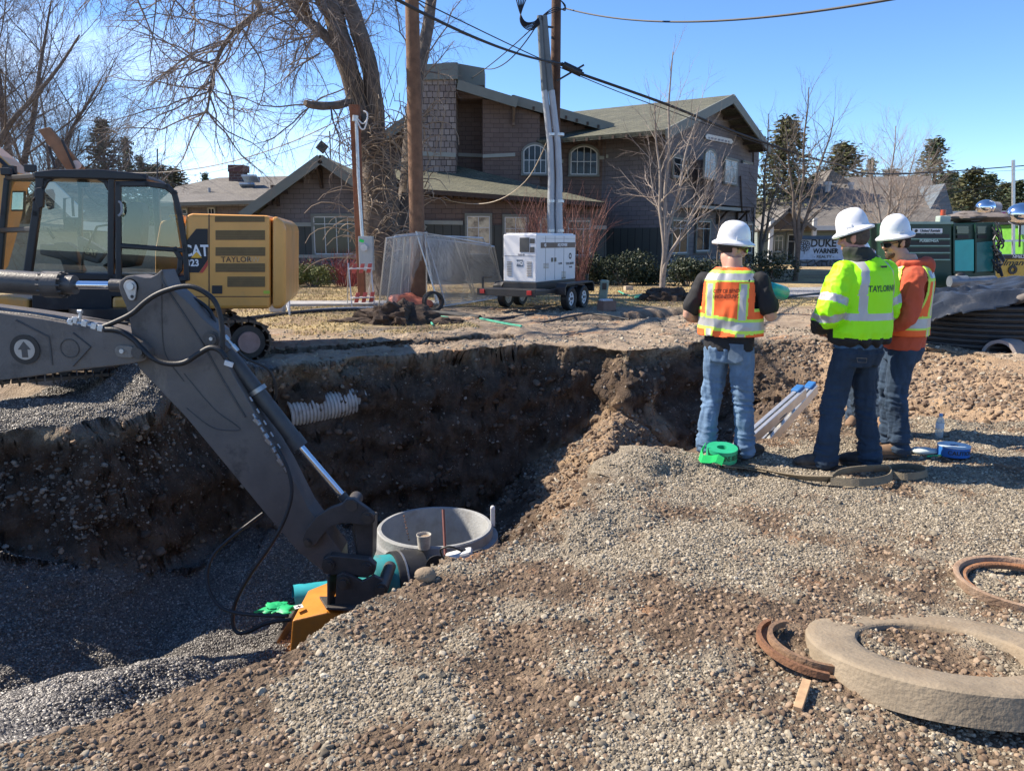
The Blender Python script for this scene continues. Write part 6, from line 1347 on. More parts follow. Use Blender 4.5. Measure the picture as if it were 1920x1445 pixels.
def realty_sign():
    Y=36.5; a=P(1498,494,Y); t=thing('realty_sign','low white realty sign with bold dark lettering in front of the pale green building','sign',(P(1560,496,Y).x,Y,0)); W=Wall((0,Y,0),(1,.02,0),t)
    b=W.poly([(1497,488),(1497,449),(1640,449),(1640,488)],'board',mat('sign_white',(.55,.58,.66),.6),0,.25,bevel=.01)
    mb=MB(); mb.prism([W.at(x,y,.15) for x,y in ((1494,449),(1498,442),(1642,442),(1645,449))],(0,.5,0)); mb.build('sign_roof',mat('sign_roof_blue',(.07,.10,.14),.7),t,True)
    W.poly([(1492,500),(1492,487),(1645,487),(1645,500)],'stone_plinth',COBW,.1,.5)
    text('lettering','DUKE',.50,INK,b,W.at(1544,456.5,.01),(1,0,0),world=True,bold=.014,sx=.93); text('lettering','WARNER',.30,INK,b,W.at(1548,471,.01),(1,0,0),world=True,bold=.012,sx=.93); text('lettering','- REALTY -',.17,INK,b,W.at(1545,481.5,.01),(1,0,0),world=True,bold=.003,sx=1.2)
    m=MB(); 
    for i in range(9):
        an=i*.7; c=W.at(1509,463,.015)+Vector((.16*math.cos(an),0,.16*math.sin(an)+.05)); m.tube([c+Vector((.10*math.cos(k*.63),0,.10*math.sin(k*.63))) for k in range(11)],.012,5)
    m.bar(W.at(1508,468,.015),W.at(1508,476,.015),.02,.02); m.build('tree_emblem',INK,b,True)
realty_sign()
# ================================================================ TREES AND SHRUBS
BARK=mat('furrowed_bark',(.125,.10,.082),.9,0,.45,6,.9,22); BARKP=mat('pale_bark',(.27,.23,.20),.85,0,.25,8,.4,40); TWIG=mat('brown_twig',(.17,.14,.125),.85,0,.3,3); TWIGP=mat('pale_twig',(.29,.235,.20),.85,0,.25,3); TWIGR=mat('red_twig',(.26,.06,.055),.7,0,.3,3)
CON=mat('conifer_needles',(.06,.082,.036),.85,0,.55,1.2); CON2=mat('olive_needles',(.085,.085,.032),.85,0,.5,1.2); LEAF=mat('shrub_leaves',(.028,.042,.018),.6,0,.5,2.5); LEAFY=mat('yellow_green_leaves',(.13,.15,.04),.7,0,.4,6)
def rdir(rng,d,spread):
    d=np.asarray(d,float); d/=np.linalg.norm(d); a=rng.normal(size=3); a-=d*a.dot(d); a/=np.linalg.norm(a)+1e-9; return d*math.cos(spread)+a*math.sin(spread)
class Tree:
    def __init__(s,seed): s.rng=np.random.default_rng(seed); s.big=MB(); s.tw=MB(); s.n=0
    def path(s,p,d,L,n,wander,grav,upw=0):
        rng=s.rng; pts=[np.array(p,float)]; d=np.array(d,float); d/=np.linalg.norm(d)
        for i in range(n): d=d+rng.normal(size=3)*wander; d[2]+=upw-grav*(i/n); d/=np.linalg.norm(d); pts.append(pts[-1]+d*L/n)
        return pts
    def grow(s,p,d,L,r,lvl,cfg):
        c=cfg[lvl]; pts=s.path(p,d,L,c.get('n',5),c['w'],c['g'],c.get('u',0)); k=len(pts)-1
        rs=[r*(1-.75*i/k) for i in range(k+1)]; (s.big if lvl<=cfg[0].get('bl',0) else s.tw).tube(pts,rs,5 if lvl<=1 else 3,caps=False); s.n+=k
        s.kids(pts,rs,lvl,cfg,L)
    def kids(s,pts,rs,lvl,cfg,L,t0=None):
        if lvl+1>=len(cfg): return
        c=cfg[lvl+1]; rng=s.rng; k=len(pts)-1; m=max(1,int(round(c['d']*L*rng.uniform(.8,1.2)))) if 'd' in c else c['m']; a=c.get('t0',.2) if t0 is None else t0
        for i in range(m):
            t=a+(1-a)*(i+rng.uniform(0,1))/m; f=min(t*k,k-1e-6); j=int(f); w=f-j; q=pts[j]*(1-w)+pts[j+1]*w; rr=rs[j]*(1-w)+rs[j+1]*w; d=pts[j+1]-pts[j]
            l=c['l']*(1-.55*t if c.get('taper',1) else 1)*rng.uniform(.6,1.25)*(L/c['ref'] if 'ref' in c else 1)
            s.grow(q,rdir(rng,d,c['s']*rng.uniform(.7,1.3)),l,min(rr*.75,c['r']),lvl+1,cfg)
def willow():
    """big old tree with several heavy limbs beside the service pole"""
    Y=25; b=P(715,556,Y); b.z=0; t=thing('old_willow_tree','huge bare willow with a shaggy shoot-covered trunk beside the meter pole','tree',(b.x,b.y,0)); T=Tree(7); o=np.array(b)
    W=lambda px,py,dy=0:np.array(P(px,py,Y+dy))
    tr=MB()
    # trunk: two fused stems
    def limbp(pts,rad,n=14,rough=.06):
        sp=spline([Vector(p) for p in pts],6); k=len(sp)-1; rr=[]
        for i in range(k+1): f=i/6; j=min(int(f),len(rad)-2); w=f-j; rr.append(rad[j]*(1-w)+rad[j+1]*w)
        m=MB(); m.tube(sp,rr,n); v=np.array([list(q) for q in m.v]); nz=fbm(v*np.array([3.5,3.5,.8]),3,5); ctr=np.repeat(np.array([list(q) for q in sp]),n,0); v=ctr+(v-ctr)*(1+.30*nz)[:,None]; tr.add([tuple(q) for q in v],m.f,True); return [np.array(q) for q in sp],rr
    A=limbp([W(722,570),W(722,540),W(715,480),W(712,410),W(708,350),W(706,300)],[.92,.78,.66,.60,.55,.48],18)
    B=limbp([W(755,568,.5),W(760,520,.5),W(765,440,.5),W(768,360,.6),W(775,250,.8),W(782,150,1),(W(800,60,1.4)),W(815,-60,2),W(830,-200,3)],[.60,.5,.42,.34,.28,.24,.20,.17,.14],14)
    l1=limbp([W(702,345),W(685,262),W(668,185),W(643,95),W(628,35),W(616,-40),W(600,-140),W(560,-260)],[.42,.36,.34,.33,.31,.28,.24,.18])
    l2=limbp([W(712,330),W(706,240),W(701,178),W(688,110),W(668,45),W(652,-5),W(645,-100),W(660,-300)],[.42,.32,.27,.25,.24,.22,.18,.12])
    l3=limbp([W(648,118),W(627,86),W(604,62),W(578,40),W(552,12),W(520,-40),W(460,-110),W(400,-160)],[.18,.18,.16,.15,.15,.12,.10,.07],10)
    l4=limbp([W(662,188,-.1),W(640,196,-.8),W(610,199,-1.4),W(585,197,-1.8),W(572,193,-2.0)],[.13,.12,.11,.12,.09],8)
    l5=limbp([W(640,90),W(622,40),W(600,10,-1),W(585,-30,-2),W(560,-90,-3)],[.14,.12,.10,.09,.07],8)
    l6=limbp([W(575,30),W(540,-60,-3),W(480,-140,-5),(W(380,-180,-7)),W(280,-170,-8),W(200,-120,-9)],[.18,.16,.14,.11,.08,.05],7)
    l7=limbp([W(470,-110,-1),W(478,-10,-2),W(487,20,-2.2),W(462,40,-2.3),W(430,70,-2.5),W(408,110,-2.7),W(396,160,-2.8),W(388,215,-2.9)],[.12,.10,.08,.075,.06,.05,.04,.02],6)
    trunk=tr.build('trunk',BARK,t,True)
    cfg=[dict(),dict(w=.20,g=.10,l=2.6,s=.9,d=.9,r=.032,n=7,ref=5,u=-.01),dict(w=.20,g=.28,l=1.5,s=.8,d=3.0,r=.012,n=6,ref=2.4),dict(w=.16,g=.30,l=.60,s=.75,d=8.5,r=.0052,n=4,ref=1.4)]
    T.big=T.tw
    for (pts,rr),n,L,t0 in ((l1,14,9,.35),(l2,12,9,.5),(l3,22,9,.25),(l5,12,5,.3),(l6,32,11,.1),(l7,22,6,.25),(B,16,10,.6)):
        for i in range(n):
            f=t0+(1-t0)*(i+T.rng.uniform())/n; j=min(int(f*(len(pts)-1)),len(pts)-2); q=pts[j]; d=pts[j+1]-pts[j]; dd=rdir(T.rng,d,.95); dd[2]-=.15
            T.grow(q,dd,T.rng.uniform(1.6,3.6),.028,1,cfg)
    # drooping curtain towards the lower left
    for (x,y,dy) in ((600,60,-1),(560,20,-2),(520,0,-3),(480,-20,-4),(440,-30,-5),(395,120,-3),(430,75,-2.6),(398,170,-2.8),(388,210,-2.9),(585,197,-1.8),(620,198,-1.2),(360,-20,-6),(300,-30,-7),(250,-30,-8),(600,100,-.5),(660,160,0)):
        for _ in range(3): T.grow(W(x,y,dy),np.array([T.rng.uniform(-1,.5),T.rng.uniform(-.6,.5),T.rng.uniform(-.5,.2)]),T.rng.uniform(2.0,3.6),.025,1,cfg)
    T.tw.build('branches',TWIG,t,True,recalc=False)
    # water shoots around the trunk
    S=MB(); rng=np.random.default_rng(3)
    for i in range(230):
        px=rng.uniform(668,800); py=rng.uniform(215,500); q=W(px,py,-.55+rng.uniform(-.2,.3)); a=rng.uniform(-1.2,1.2); d=np.array([a,-.5+rng.uniform(-.3,.2),rng.uniform(-.2,1.0)]); L=rng.uniform(.5,1.9); pts=T.path(q,d,L,6,.12,.75*rng.uniform(.2,1.2)); S.tube([Vector(p) for p in pts],[.020*(1-.6*k/6) for k in range(7)],4,caps=False)
    for i in range(90):
        px=rng.uniform(650,830); py=rng.uniform(120,300); q=W(px,py,-.3); pts=T.path(q,[rng.uniform(-.5,.5),-.2,1],rng.uniform(.8,2.2),6,.08,0); S.tube([Vector(p) for p in pts],[.013*(1-.6*k/6) for k in range(7)],3,caps=False)
    S.build('water_shoots',mat('straw_shoot',(.27,.21,.155),.8,0,.3,3),t,True,recalc=False)
willow()
def bare_tree(px,py,Y,top,label,seed,pale=True,spread=.55,stems=1,trunk_r=.14,dens=1.0,group=None,first=.35,lean=0,name='bare_tree',wide=1.0,multi=None,fine=1.0):
    b=P(px,py,Y); base=Vector((b.x,Y,gh(b.x,Y)-.05)); h=P(px,top,Y).z-base.z; t=thing(name,label,'tree',base,0,group); T=Tree(seed); T.big=MB()
    tr=MB(); rng=T.rng
    tops=multi or [(lean,1.0)]
    cfg=[dict(),dict(w=.10,g=-.10,l=h*.36*wide,s=spread,r=.05,n=7,m=0,t0=.0,u=.05),dict(w=.13,g=-.05,l=h*.15*wide,s=.62,d=2.3*dens,r=.0115,n=5,ref=h*.3,u=.04),dict(w=.14,g=-.03,l=h*.075*wide,s=.6,d=4.4*fine,r=.0062,n=4,ref=h*.12,u=.02)]
    for (lx,f) in tops:
        n=9; pts=[np.array([lx*h*max(0,i/n-.18)**1.1*1.2+.004*h*math.sin(i*1.7+seed+lx*9),.005*h*math.cos(i*2.1+seed),h*f*.93*i/n]) for i in range(n+1)]; rs=[trunk_r*(1-.9*i/n)*(1 if len(tops)==1 else .75)+.008 for i in range(n+1)]
        sp=spline([Vector(p) for p in pts],4); rr=[rs[min(int(i/4),n)]*(1-(i%4)/4)+rs[min(int(i/4)+1,n)]*((i%4)/4) for i in range(len(sp))]; tr.tube(sp,rr,9)
        nb=int(17*dens/len(tops)**.5)
        for i in range(nb):
            f2=first+(1-first)*(i+rng.uniform())/nb; x=f2*n; j=min(int(x),n-1); q=pts[j]*(1-(x-j))+pts[j+1]*(x-j); az=i*2.4+rng.uniform(-.4,.4); el=.45+.6*f2*rng.uniform(.8,1.1); d=np.array([math.cos(az)*math.cos(el),math.sin(az)*math.cos(el),math.sin(el)])
            L=h*.40*wide*(1-.60*f2)*rng.uniform(.8,1.15); ptsb=T.path(q,d,L,7,.09,-.10,.04); r0=max(.010,.36*rs[j]); rb=[r0*(1-.8*k/7) for k in range(8)]; tr.tube([Vector(p) for p in ptsb],rb,5,caps=False); T.kids(ptsb,rb,1,cfg,L,.12)
    tr.build('trunk',BARKP if pale else BARK,t); T.tw.build('branches',TWIGP if pale else TWIG,t,recalc=False); return t
GT='young bare street trees in front of the office building'
bare_tree(1243,512,27,62,'pale barked bare tree in front of the right gable wing',11,True,.75,1,.105,1.15,GT,.30,0,multi=[(0.005,1.0),(.20,.50),(.12,.78),(-.06,.8)],wide=1.1)
bare_tree(1492,520,33,135,'bare tree with forked dark trunk directly left of the white realty sign',12,False,.6,1,.13,1.2,GT,.28,0,multi=[(.0,1.0),(.14,.85),(-.10,.8)],wide=1.15)
bare_tree(1662,440,48,215,'round topped pale bare tree behind the green compressor',13,True,.8,1,.15,1.3,GT,.22,0,multi=[(.0,1.0),(.16,.85),(-.18,.8),(.28,.6)],wide=1.35)
bare_tree(1425,500,42,190,'slim reddish bare tree standing at the right corner of the office building',14,False,.5,1,.13,1.2,GT,.25,multi=[(.0,1.0),(.10,.7)],wide=.9)
bare_tree(1345,500,30.5,395,'small dark bare sapling in front of the ground floor windows',17,False,.6,1,.05,.8,None,.2,name='bare_sapling')
# big dense bare trees at the far left
bare_tree(40,500,34,-150,'dense bare tree with tangled branches left of the raised hood',21,False,.8,1,.28,1.15,'large bare trees at the left edge',.15,0,multi=[(.0,1.0),(.18,.85),(-.2,.9),(.30,.62)],wide=1.3,fine=1.9)
bare_tree(-120,500,30,-260,'tall bare tree at the left edge reaching over the yellow boom',22,False,.8,1,.30,1.0,'large bare trees at the left edge',.15,0,multi=[(.05,1.0),(.28,.85),(.45,.66)],wide=1.35,fine=1.7)
bare_tree(110,480,60,110,'distant bare tree crown behind the excavator cab',23,False,.8,1,.25,1.0,'large bare trees at the left edge',.2,0,multi=[(.0,1.0),(.15,.85),(-.15,.8)],wide=1.3)
def conifer_mesh(seed,h,r,mtl,bare=.12,dens=1.0):
    rng=np.random.default_rng(seed); tr=MB(); tr.tube([(0,0,0),(0.02*h,0,h*.5),(0,0,h)],[h*.018,h*.012,.02],7)
    lf=MB(); nw=int(h*3.4*dens)
    for i in range(nw):
        z=h*(bare+(1-bare)*(i+rng.uniform(0,1))/nw); f=(z/h-bare)/(1-bare); R_=r*(1-f)**.8*(.65+.5*rng.uniform())+.15
        for k in range(5):
            a=rng.uniform(0,6.28); e=Vector((math.cos(a),math.sin(a),-.10+.35*f)); L=R_*rng.uniform(.55,1.1); p0=Vector((0,0,z)); tr.tube([p0,p0+e*L],[.03,.008],3,caps=False)
            for q in range(int(9*dens)):
                u=L*rng.uniform(.2,1.05); c=p0+e*u+Vector(rng.normal(0,.10*r*.6,3)); s=rng.uniform(.10,.28)*(.6+.1*r)
                d1=Vector(rng.normal(0,1,3)); d1.z*=.5; d1.normalize(); d2=d1.cross(Vector(rng.normal(0,1,3))); d2.normalize(); lf.add([c-d1*s,c+d2*s*.45,c+d1*s,c-d2*s*.45],[(0,1,2,3)],False)
    return tr,lf
_cf={}
def conifer(px,base,top,Y,label,kind=0,group='evergreens on the skyline',w=1.0):
    b=P(px,base,Y); z0=gh(b.x,Y); h=P(px,top,Y).z-z0; t=thing('conifer_tree',label,'tree',(b.x,Y,z0),0,group)
    key=kind
    if key not in _cf:
        tr,lf=conifer_mesh(40+kind,12.0,[2.6,4.2,3.2][kind%3],None,[.1,.25,.05][kind%3],[1.3,1.5,1.4][kind%3]); a=tr.build('trunk',BARK,t); c=lf.build('crown',[CON,CON2,CON][kind%3],t,recalc=False); _cf[key]=(a.data,c.data)
    else:
        for nm,me in zip(('trunk','crown'),_cf[key]): o=bpy.data.objects.new(nm,me); scene.collection.objects.link(o); o.parent=t
    t.rotation_euler=(0,0,px*.7); t.scale=(h/12*w,h/12*w,h/12)
for i,(px,base,top,Y,k,w,lab) in enumerate([
 (205,400,228,62,0,1.35,'tall dark spruce with a double top left of the low shingled roof'),(247,400,262,66,0,1.0,'slim dark spruce just right of the tallest spruce'),(272,400,295,75,0,1.0,'small spruce above the rear corner of the cab roof'),(298,395,310,80,2,1.5,'low rounded pine above the open cab door'),
 (330,395,318,85,1,1.2,'bushy pine left of the square chimney'),(388,380,326,110,0,1.2,'tiny lone spruce left of the square chimney'),
 (1465,420,225,62,1,.85,'narrow rusty green pine right of the office building gable'),(1573,380,272,95,1,1.15,'broad olive pine above the grey shingled roof'),(1628,380,300,98,0,1.1,'dark pointed pine on the roof ridge right of the broad pine'),
 (1742,400,262,80,2,1.0,'dark spruce behind the pale round topped bare tree'),(1820,400,318,105,1,1.2,'rounded olive pine above the silver tank'),(1850,395,328,125,2,1.4,'middle pine of the far right row'),(1795,400,335,110,0,1.3,'short dark pine right of the blue side gable'),
 (1905,400,340,110,2,1.4,'pine at the right edge of the picture'),(1775,400,325,130,1,1.3,'hazy olive pine behind the blue side gable'),(1665,395,318,120,2,1.4,'dark pine half hidden by the pale bare tree'),(1540,395,322,130,2,1.3,'low dark pine left of the broad olive pine'),(1880,398,345,140,1,1.4,'small olive pine between the far right pines')]):
    conifer(px,base,top,Y,lab,k,w=w*(1.55 if k else 1.1))
def shrub(px,py,Y,wx,hz,label,m=None,n=2600,seed=1,name='evergreen_shrub',dep=None,group=None,leaf=.055):
    b=P(px,py,Y); t=thing(name,label,'shrub',(b.x,Y,gh(b.x,Y)),0,group); rng=np.random.default_rng(seed); st=MB(); lf=MB(); dep=dep or wx*.7; lumps=[(rng.uniform(-.55,.55)*wx,rng.uniform(-.5,.5)*dep,hz*rng.uniform(.4,.62),rng.uniform(.35,.6)) for _ in range(9)]
    for (x,y,z,r) in lumps: st.tube([(x*.25,y*.25,0),(x*.7,y*.7,z*.6),(x,y,z)],[.03,.02,.01],5)
    for i in range(n):
        x,y,z,r=lumps[i%9]; d=Vector(rng.normal(0,1,3)).normalized(); q=Vector((x+d.x*r*wx*.62,y+d.y*r*dep*.62,max(.03,z+d.z*r*hz*.75)))+Vector(rng.normal(0,.05,3)); s=leaf*rng.uniform(.6,1.4); a=Vector(rng.normal(0,1,3)).normalized(); bb=a.cross(d+Vector(rng.normal(0,.6,3))); bb.normalize(); lf.add([q-a*s,q+bb*s*.5,q+a*s,q-bb*s*.5],[(0,1,2,3)],False)
    st.build('stems',TWIG,t); lf.build('foliage',m or LEAF,t,recalc=False); return t
shrub(588,535,29,1.15,.85,'low clipped yellow green shrub in front of the river stone wall',LEAFY,4200,3,'clipped_shrub',.8,leaf=.04)
HG='dark evergreen shrubs along the office wall'
for i,(px,py,Y,wx,hz,lab) in enumerate([(1115,525,31,1.2,1.15,'dark shrub directly behind the right end of the generator'),(1165,525,30.5,1.5,1.35,'tall dark shrub left of the pale barked tree'),(1215,522,30.5,1.0,.75,'low dark shrub at the foot of the pale barked tree'),
  (1290,522,29.5,1.2,1.1,'dark shrub left of the man with the black shirt'),(1438,515,33,1.5,1.25,'round dark shrub between the vest man and the realty sign'),(1335,518,30,1.3,.95,'dark shrub below the corner window of the gable wing'),(1385,520,31,1.2,.8,'low dark hedge part just right of the vest man')]):
    shrub(px,py,Y,wx,hz,lab,LEAF,2400,30+i,group=HG)
def twiggy(px,py,Y,w,h,label,m,seed,n=70,group=None):
    b=P(px,py,Y); t=thing('twiggy_shrub',label,'shrub',(b.x,Y,gh(b.x,Y)),0,group); T=Tree(seed); S=MB(); rng=T.rng
    for i in range(n):
        a=rng.uniform(0,6.28); q=[w*.35*math.cos(a)*rng.uniform(),w*.3*math.sin(a),0]; d=[math.cos(a)*w*.5,math.sin(a)*w*.4,h]; L=h*rng.uniform(.6,1.1); pts=T.path(q,d,L,5,.09,0); S.tube([Vector(p) for p in pts],[.014,.012,.01,.008,.006,.004],3,caps=False)
        for k in (2,3,4): p2=T.path(pts[k],rdir(rng,pts[k]-pts[k-1],.5),L*.35,3,.1,0); S.tube([Vector(p) for p in p2],[.007,.006,.005,.003],3,caps=False)
    S.build('stems',m,t,recalc=False)
GR='red stemmed shrubs by the stone wall'
twiggy(650,535,29.5,1.3,1.25,'red stemmed shrub left of the grey meter box',TWIGR,51,90,GR); twiggy(556,535,30.5,1.2,1.1,'red stemmed shrub beside the counterweight of the yellow excavator',TWIGR,52,80,GR)
twiggy(1015,500,30,1.0,3.2,'tall reddish bare shrub left of the silver conduits',mat('dull_red_twig',(.22,.10,.08),.8,0,.3,3),53,60); twiggy(1082,500,30,1.3,3.3,'tall reddish bare shrub right of the silver conduits',mat('dull_red_twig',(.22,.10,.08),.8,0,.3,3),54,60)
# ================================================================ POLES, CABLES AND STREET THINGS
CAB=mat('cable_black',(.012,.012,.014),.6,0,.1)
def pole(px,ytop,ybase,Y,r0,r1,label,name='utility_pole',m=WOODP):
    b=P(px,ybase,Y); x1=P(px-6,ytop,Y); t=thing(name,label,'pole',(b.x,Y,gh(b.x,Y))); mb=MB(); top=Vector((0.0,0,x1.z-gh(b.x,Y))); n=10; mb.tube([top*(i/n)-Vector((0,0,.2*(i==0))) for i in range(n+1)],[r0+(r1-r0)*i/n for i in range(n+1)],16); mb.build('post',m,t); return t
p1=pole(785,-420,572,20.5,.205,.15,'thick brown wooden pole standing in front of the leaning fence panels')
p2=pole(1038,-330,520,25,.17,.13,'dark wooden pole carrying two silver conduits behind the generator',m=mat('dark_pole_wood',(.085,.045,.028),.85,0,.35,5,.5,25))
def extras():
    # conduits on the second pole
    Y=24.6; t=p2
    mb=MB()
    for dx in (0,16):
        mb.tube([P(1036+dx-0,520,Y),P(1033+dx*.9,400,Y),P(1034+dx*.9,330,Y),P(1032+dx*.85,270,Y),P(1021+dx*.8,170,Y)],[.125,.12,.105,.10,.10],12)
    mb.build('silver_conduit',mat('galvanised_conduit',(.36,.38,.41),.5,.25,.12,3),t,True)
    mb=MB()
    for dx in (0,14): mb.tube([P(1021+dx*.8,171,Y),P(1016+dx*.7,100,Y),P(1012+dx*.6,30,Y)],[.10,.10,.09],12)
    mb.build('grey_conduit',mat('dark_conduit',(.12,.14,.15),.6,0,.1,3),t,True)
    mb=MB()
    for dx,y in ((0,430),(0,250),(0,375)):
        mb.cyl(P(1034,y,Y),P(1034,y+5,Y),.13,n=12); mb.cyl(P(1050,y,Y),P(1050,y+5,Y),.13,n=12)
    mb.build('conduit_strap',GALV,t,True)
    mb=MB(); mb.bar(P(1044,152,Y),P(1095,122,Y),.05,.05); mb.bar(P(1022,50,Y),P(1038,52,Y),.05,.05); mb.bar(P(1010,115,Y+.2),P(1040,116,Y+.2),.06,.06); mb.build('bracket_arm',BLK,t,True)
    mb=MB(); a,b=P(1056,122,Y-.2),P(1090,138,Y-.2); mb.cyl(a,b,.11,n=12); mb.cyl(a-(b-a)*.12,a,.06,n=10); mb.cyl(b,b+(b-a)*.12,.06,n=10); mb.build('splice_case',BLK,t,True)
    # drip loops at the weather heads
    mb=MB()
    for i in range(6):
        s=1012+i*2; mb.tube(spline([P(s,30+i,Y),P(s-12-3*i,42+3*i,Y-.2),P(s-32-3*i,36,Y-.2),P(s-48+i*4,-20,Y-.1),P(s-52+i*9,-70,Y)],6),.018,5)
    for i in range(3): mb.tube(spline([P(1016,31,Y),P(1040,22-i*4,Y),P(1060,14+i*3,Y-.1),P(1052,2,Y-.1),P(1036,-6,Y)],6),.016,5)
    mb.build('service_loops',CAB,t,True)
def wire(pts,r,label,sag=0,group='overhead cables',m=CAB):
    pts=[Vector(p) for p in pts]; path=catenary(pts[0],pts[1],sag,40) if len(pts)==2 else spline(pts,8); mb=MB(); mid=path[0]; mb.tube(path,r,6); o=mb.build('overhead_cable',m); tag(o,label,'cable',group); return o
extras()
wire([P(640,-60,13),P(1056,120,24.4)],.030,'thick black cable running from upper left down to the splice case',.25)
wire([P(1092,140,24.4),P(1250,196,26.5),P(1400,256,30),P(1560,306,36),P(1700,326,44),P(2050,300,70)],.042,'thick black cable running from the splice case down to the right',0)
wire([P(600,-90,14),P(1030,118,24.5),P(1250,206,28),P(1500,290,38),P(1720,325,50),P(2050,312,72)],.014,'thin steel wire strung just under the thick black cable',0)
wire([P(1060,16,24.9),P(1700,-6,12)],.022,'twisted cable sagging across the top right of the sky',.36)
wire([P(1016,32,24.5),P(906,128,36)],.020,'service drop from the conduit tops to the chimney, upper of two',.5)
wire([P(1016,36,24.5),P(880,150,36.5)],.018,'service drop from the conduit tops to the roof edge, lower of two',.1)
wire([P(240,324,26),P(668,208,24)],.016,'pale rope like wire from the left roofs to the meter pole',.5,m=mat('pale_rope',(.45,.40,.33),.8))
wire([P(620,280,30),P(795,362,33),P(905,382,32),P(985,340,28),P(1040,230,24.6)],.016,'pale slack cable hanging in front of the low mossy roof',0,m=mat('pale_rope',(.45,.40,.33),.8))
wire([P(1650,372,60),P(2050,300,60)],.03,'straight dark line rising to the right edge above the pines',.6)
wire([P(340,330,60),P(664,238,24)],.010,'faint thin wire to the meter pole below the rope like wire',.3)
def meter_pole():
    Y=23; b=P(672,560,Y); t=thing('meter_post','reddish brown post carrying a conduit and grey electric meter cabinet','post',(b.x,Y,gh(b.x,Y))); mb=MB(); mb.prism([P(655,196,Y),P(672,196,Y),P(684,580,Y),P(672,580,Y)],(0,.28,0)); mb.build('post',mat('red_cedar',(.22,.085,.045),.85,0,.3,4,.4,25),t,True,bevel=.01)
    mb=MB(); mb.tube([P(668,222,Y-.12),P(672,330,Y-.12),P(680,450,Y-.12)],.05,10); mb.cyl(P(666,228,Y-.12),P(667,217,Y-.12),.09,n=10); mb.build('conduit',GALV,t,True)
    mb=MB(); mb.tube(spline([P(667,218,Y-.1),P(676,240,Y-.2),P(684,240,Y-.2),P(689,215,Y-.2),P(682,208,Y-.15)],6),.022,6); mb.tube(spline([P(667,218,Y-.1),P(680,232,Y-.2),P(690,222,Y-.2)],6),.02,6); mb.build('drip_loop',WHT,t,True)
    mb=MB(); mb.cyl(P(683,214,Y),P(683,240,Y),.09,n=10); mb.build('insulator',BLK,t,True)
    x=P(676,443,Y-.3); z1=P(676,443,Y-.3).z; z0=P(676,507,Y-.3).z; w=.40; mb=MB(); mb.box((x.x+.17,Y-.38,(z0+z1)/2),(w,.28,z1-z0)); bx=mb.build('meter_cabinet',mat('cabinet_grey',(.42,.44,.42),.5,0,.05),t,True,bevel=.015)
    mb=MB(); mb.cyl((x.x+.14,Y-.52,z1-.32),(x.x+.14,Y-.60,z1-.32),.10,n=20); mb.build('meter_dial',mat('dial_white',(.6,.6,.58),.2),bx,True); mb=MB(); mb.box((x.x+.07,Y-.525,z1-.13),(.13,.006,.08),M=Matrix.Rotation(.3,4,'Y')); mb.build('green_sticker',mat('sticker_green',(.02,.6,.1),.5),bx,True)
    mb=MB(); mb.tube(spline([(x.x+.28,Y-.4,z0),(x.x+.28,Y-.4,z0-.35),(x.x+.2,Y-.3,.25),(x.x+.2,Y-.2,0)],5),.035,8); mb.build('lower_conduit',GALV,t,True)
meter_pole()
# ---------------------------------------------------------------- chain link panels
WIREM=mat('zinc_wire',(.52,.53,.54),.45,.55,.1,5)
def chain_panel(name,label,c,group,wx=2.6,h=1.85,mesh=.075):
    """c: four corners (bottom left, bottom right, top right, top left)"""
    bl,br,tr_,tl=[Vector(p) for p in c]; t=thing(name,label,'fence',bl,0,group); Q=lambda u,v:(bl*(1-u)+br*u)*(1-v)+(tl*(1-u)+tr_*u)*v
    W=(br-bl).length; Hh=(tl-bl).length; mb=MB()
    mb.tube([Q(0,0),Q(0,1),Q(.5,1),Q(1,1),Q(1,0),Q(.5,0),Q(0,0)],.021,8); mb.tube([Q(.5,0),Q(.5,1)],.016,8); mb.build('pipe_frame',GALV,t,True)
    mb=MB(); n=int(W/mesh); k=Hh/W
    for s in (1,-1):
        for i in range(-int(Hh/mesh),n+int(Hh/mesh)+1):
            x0=i*mesh; x1=x0+s*Hh; a=(x0,0.0); b=(x1,Hh)
            # clip to 0..W
            def clipx(a,b):
                (xa,ya),(xb,yb)=a,b
                if xa==xb: return None
                if xa<0: 
                    if xb<=0: return None
                    ya+=(0-xa)*(yb-ya)/(xb-xa); xa=0
                if xa>W:
                    if xb>=W: return None
                    ya+=(W-xa)*(yb-ya)/(xb-xa); xa=W
                if xb<0: yb=ya+(0-xa)*(yb-ya)/(xb-xa); xb=0
                if xb>W: yb=ya+(W-xa)*(yb-ya)/(xb-xa); xb=W
                return (xa,ya),(xb,yb)
            r=clipx(a,b)
            if r: mb.cyl(Q(r[0][0]/W,r[0][1]/Hh),Q(r[1][0]/W,r[1][1]/Hh),.0032,n=3,caps=False)
    o=mb.build('wire_mesh',WIREM,t,True,recalc=False); return t
FG='galvanised chain link fence panels stacked against the pole'
def fp(label,bl,br,tr_,tl): chain_panel('chain_link_fence',label,[bl,br,tr_,tl],FG)
g_=lambda px,py,dz=0:GH(px,py)+Vector((0,0,.03+dz))
fp('chain link panel standing furthest left, next to the striped barricade',g_(710,582),g_(786,570),P(792,440,19.9),P(724,446,18.6))
fp('chain link panel right behind the leftmost panel',g_(725,580),g_(800,566),P(800,436,20.6),P(740,442,18.9))
fp('chain link panel leaning with its sloped left side on the pole',g_(824,578),g_(946,558),P(918,458,20.6),P(780,434,19.8))
fp('chain link panel behind the sloped one, its top showing higher',g_(818,572),g_(952,552),P(905,446,21.4),P(795,441,20.9))
fp('chain link panel nearest the generator with a steep right edge',g_(836,574),g_(944,556),P(926,462,21.0),P(800,447,20.4))
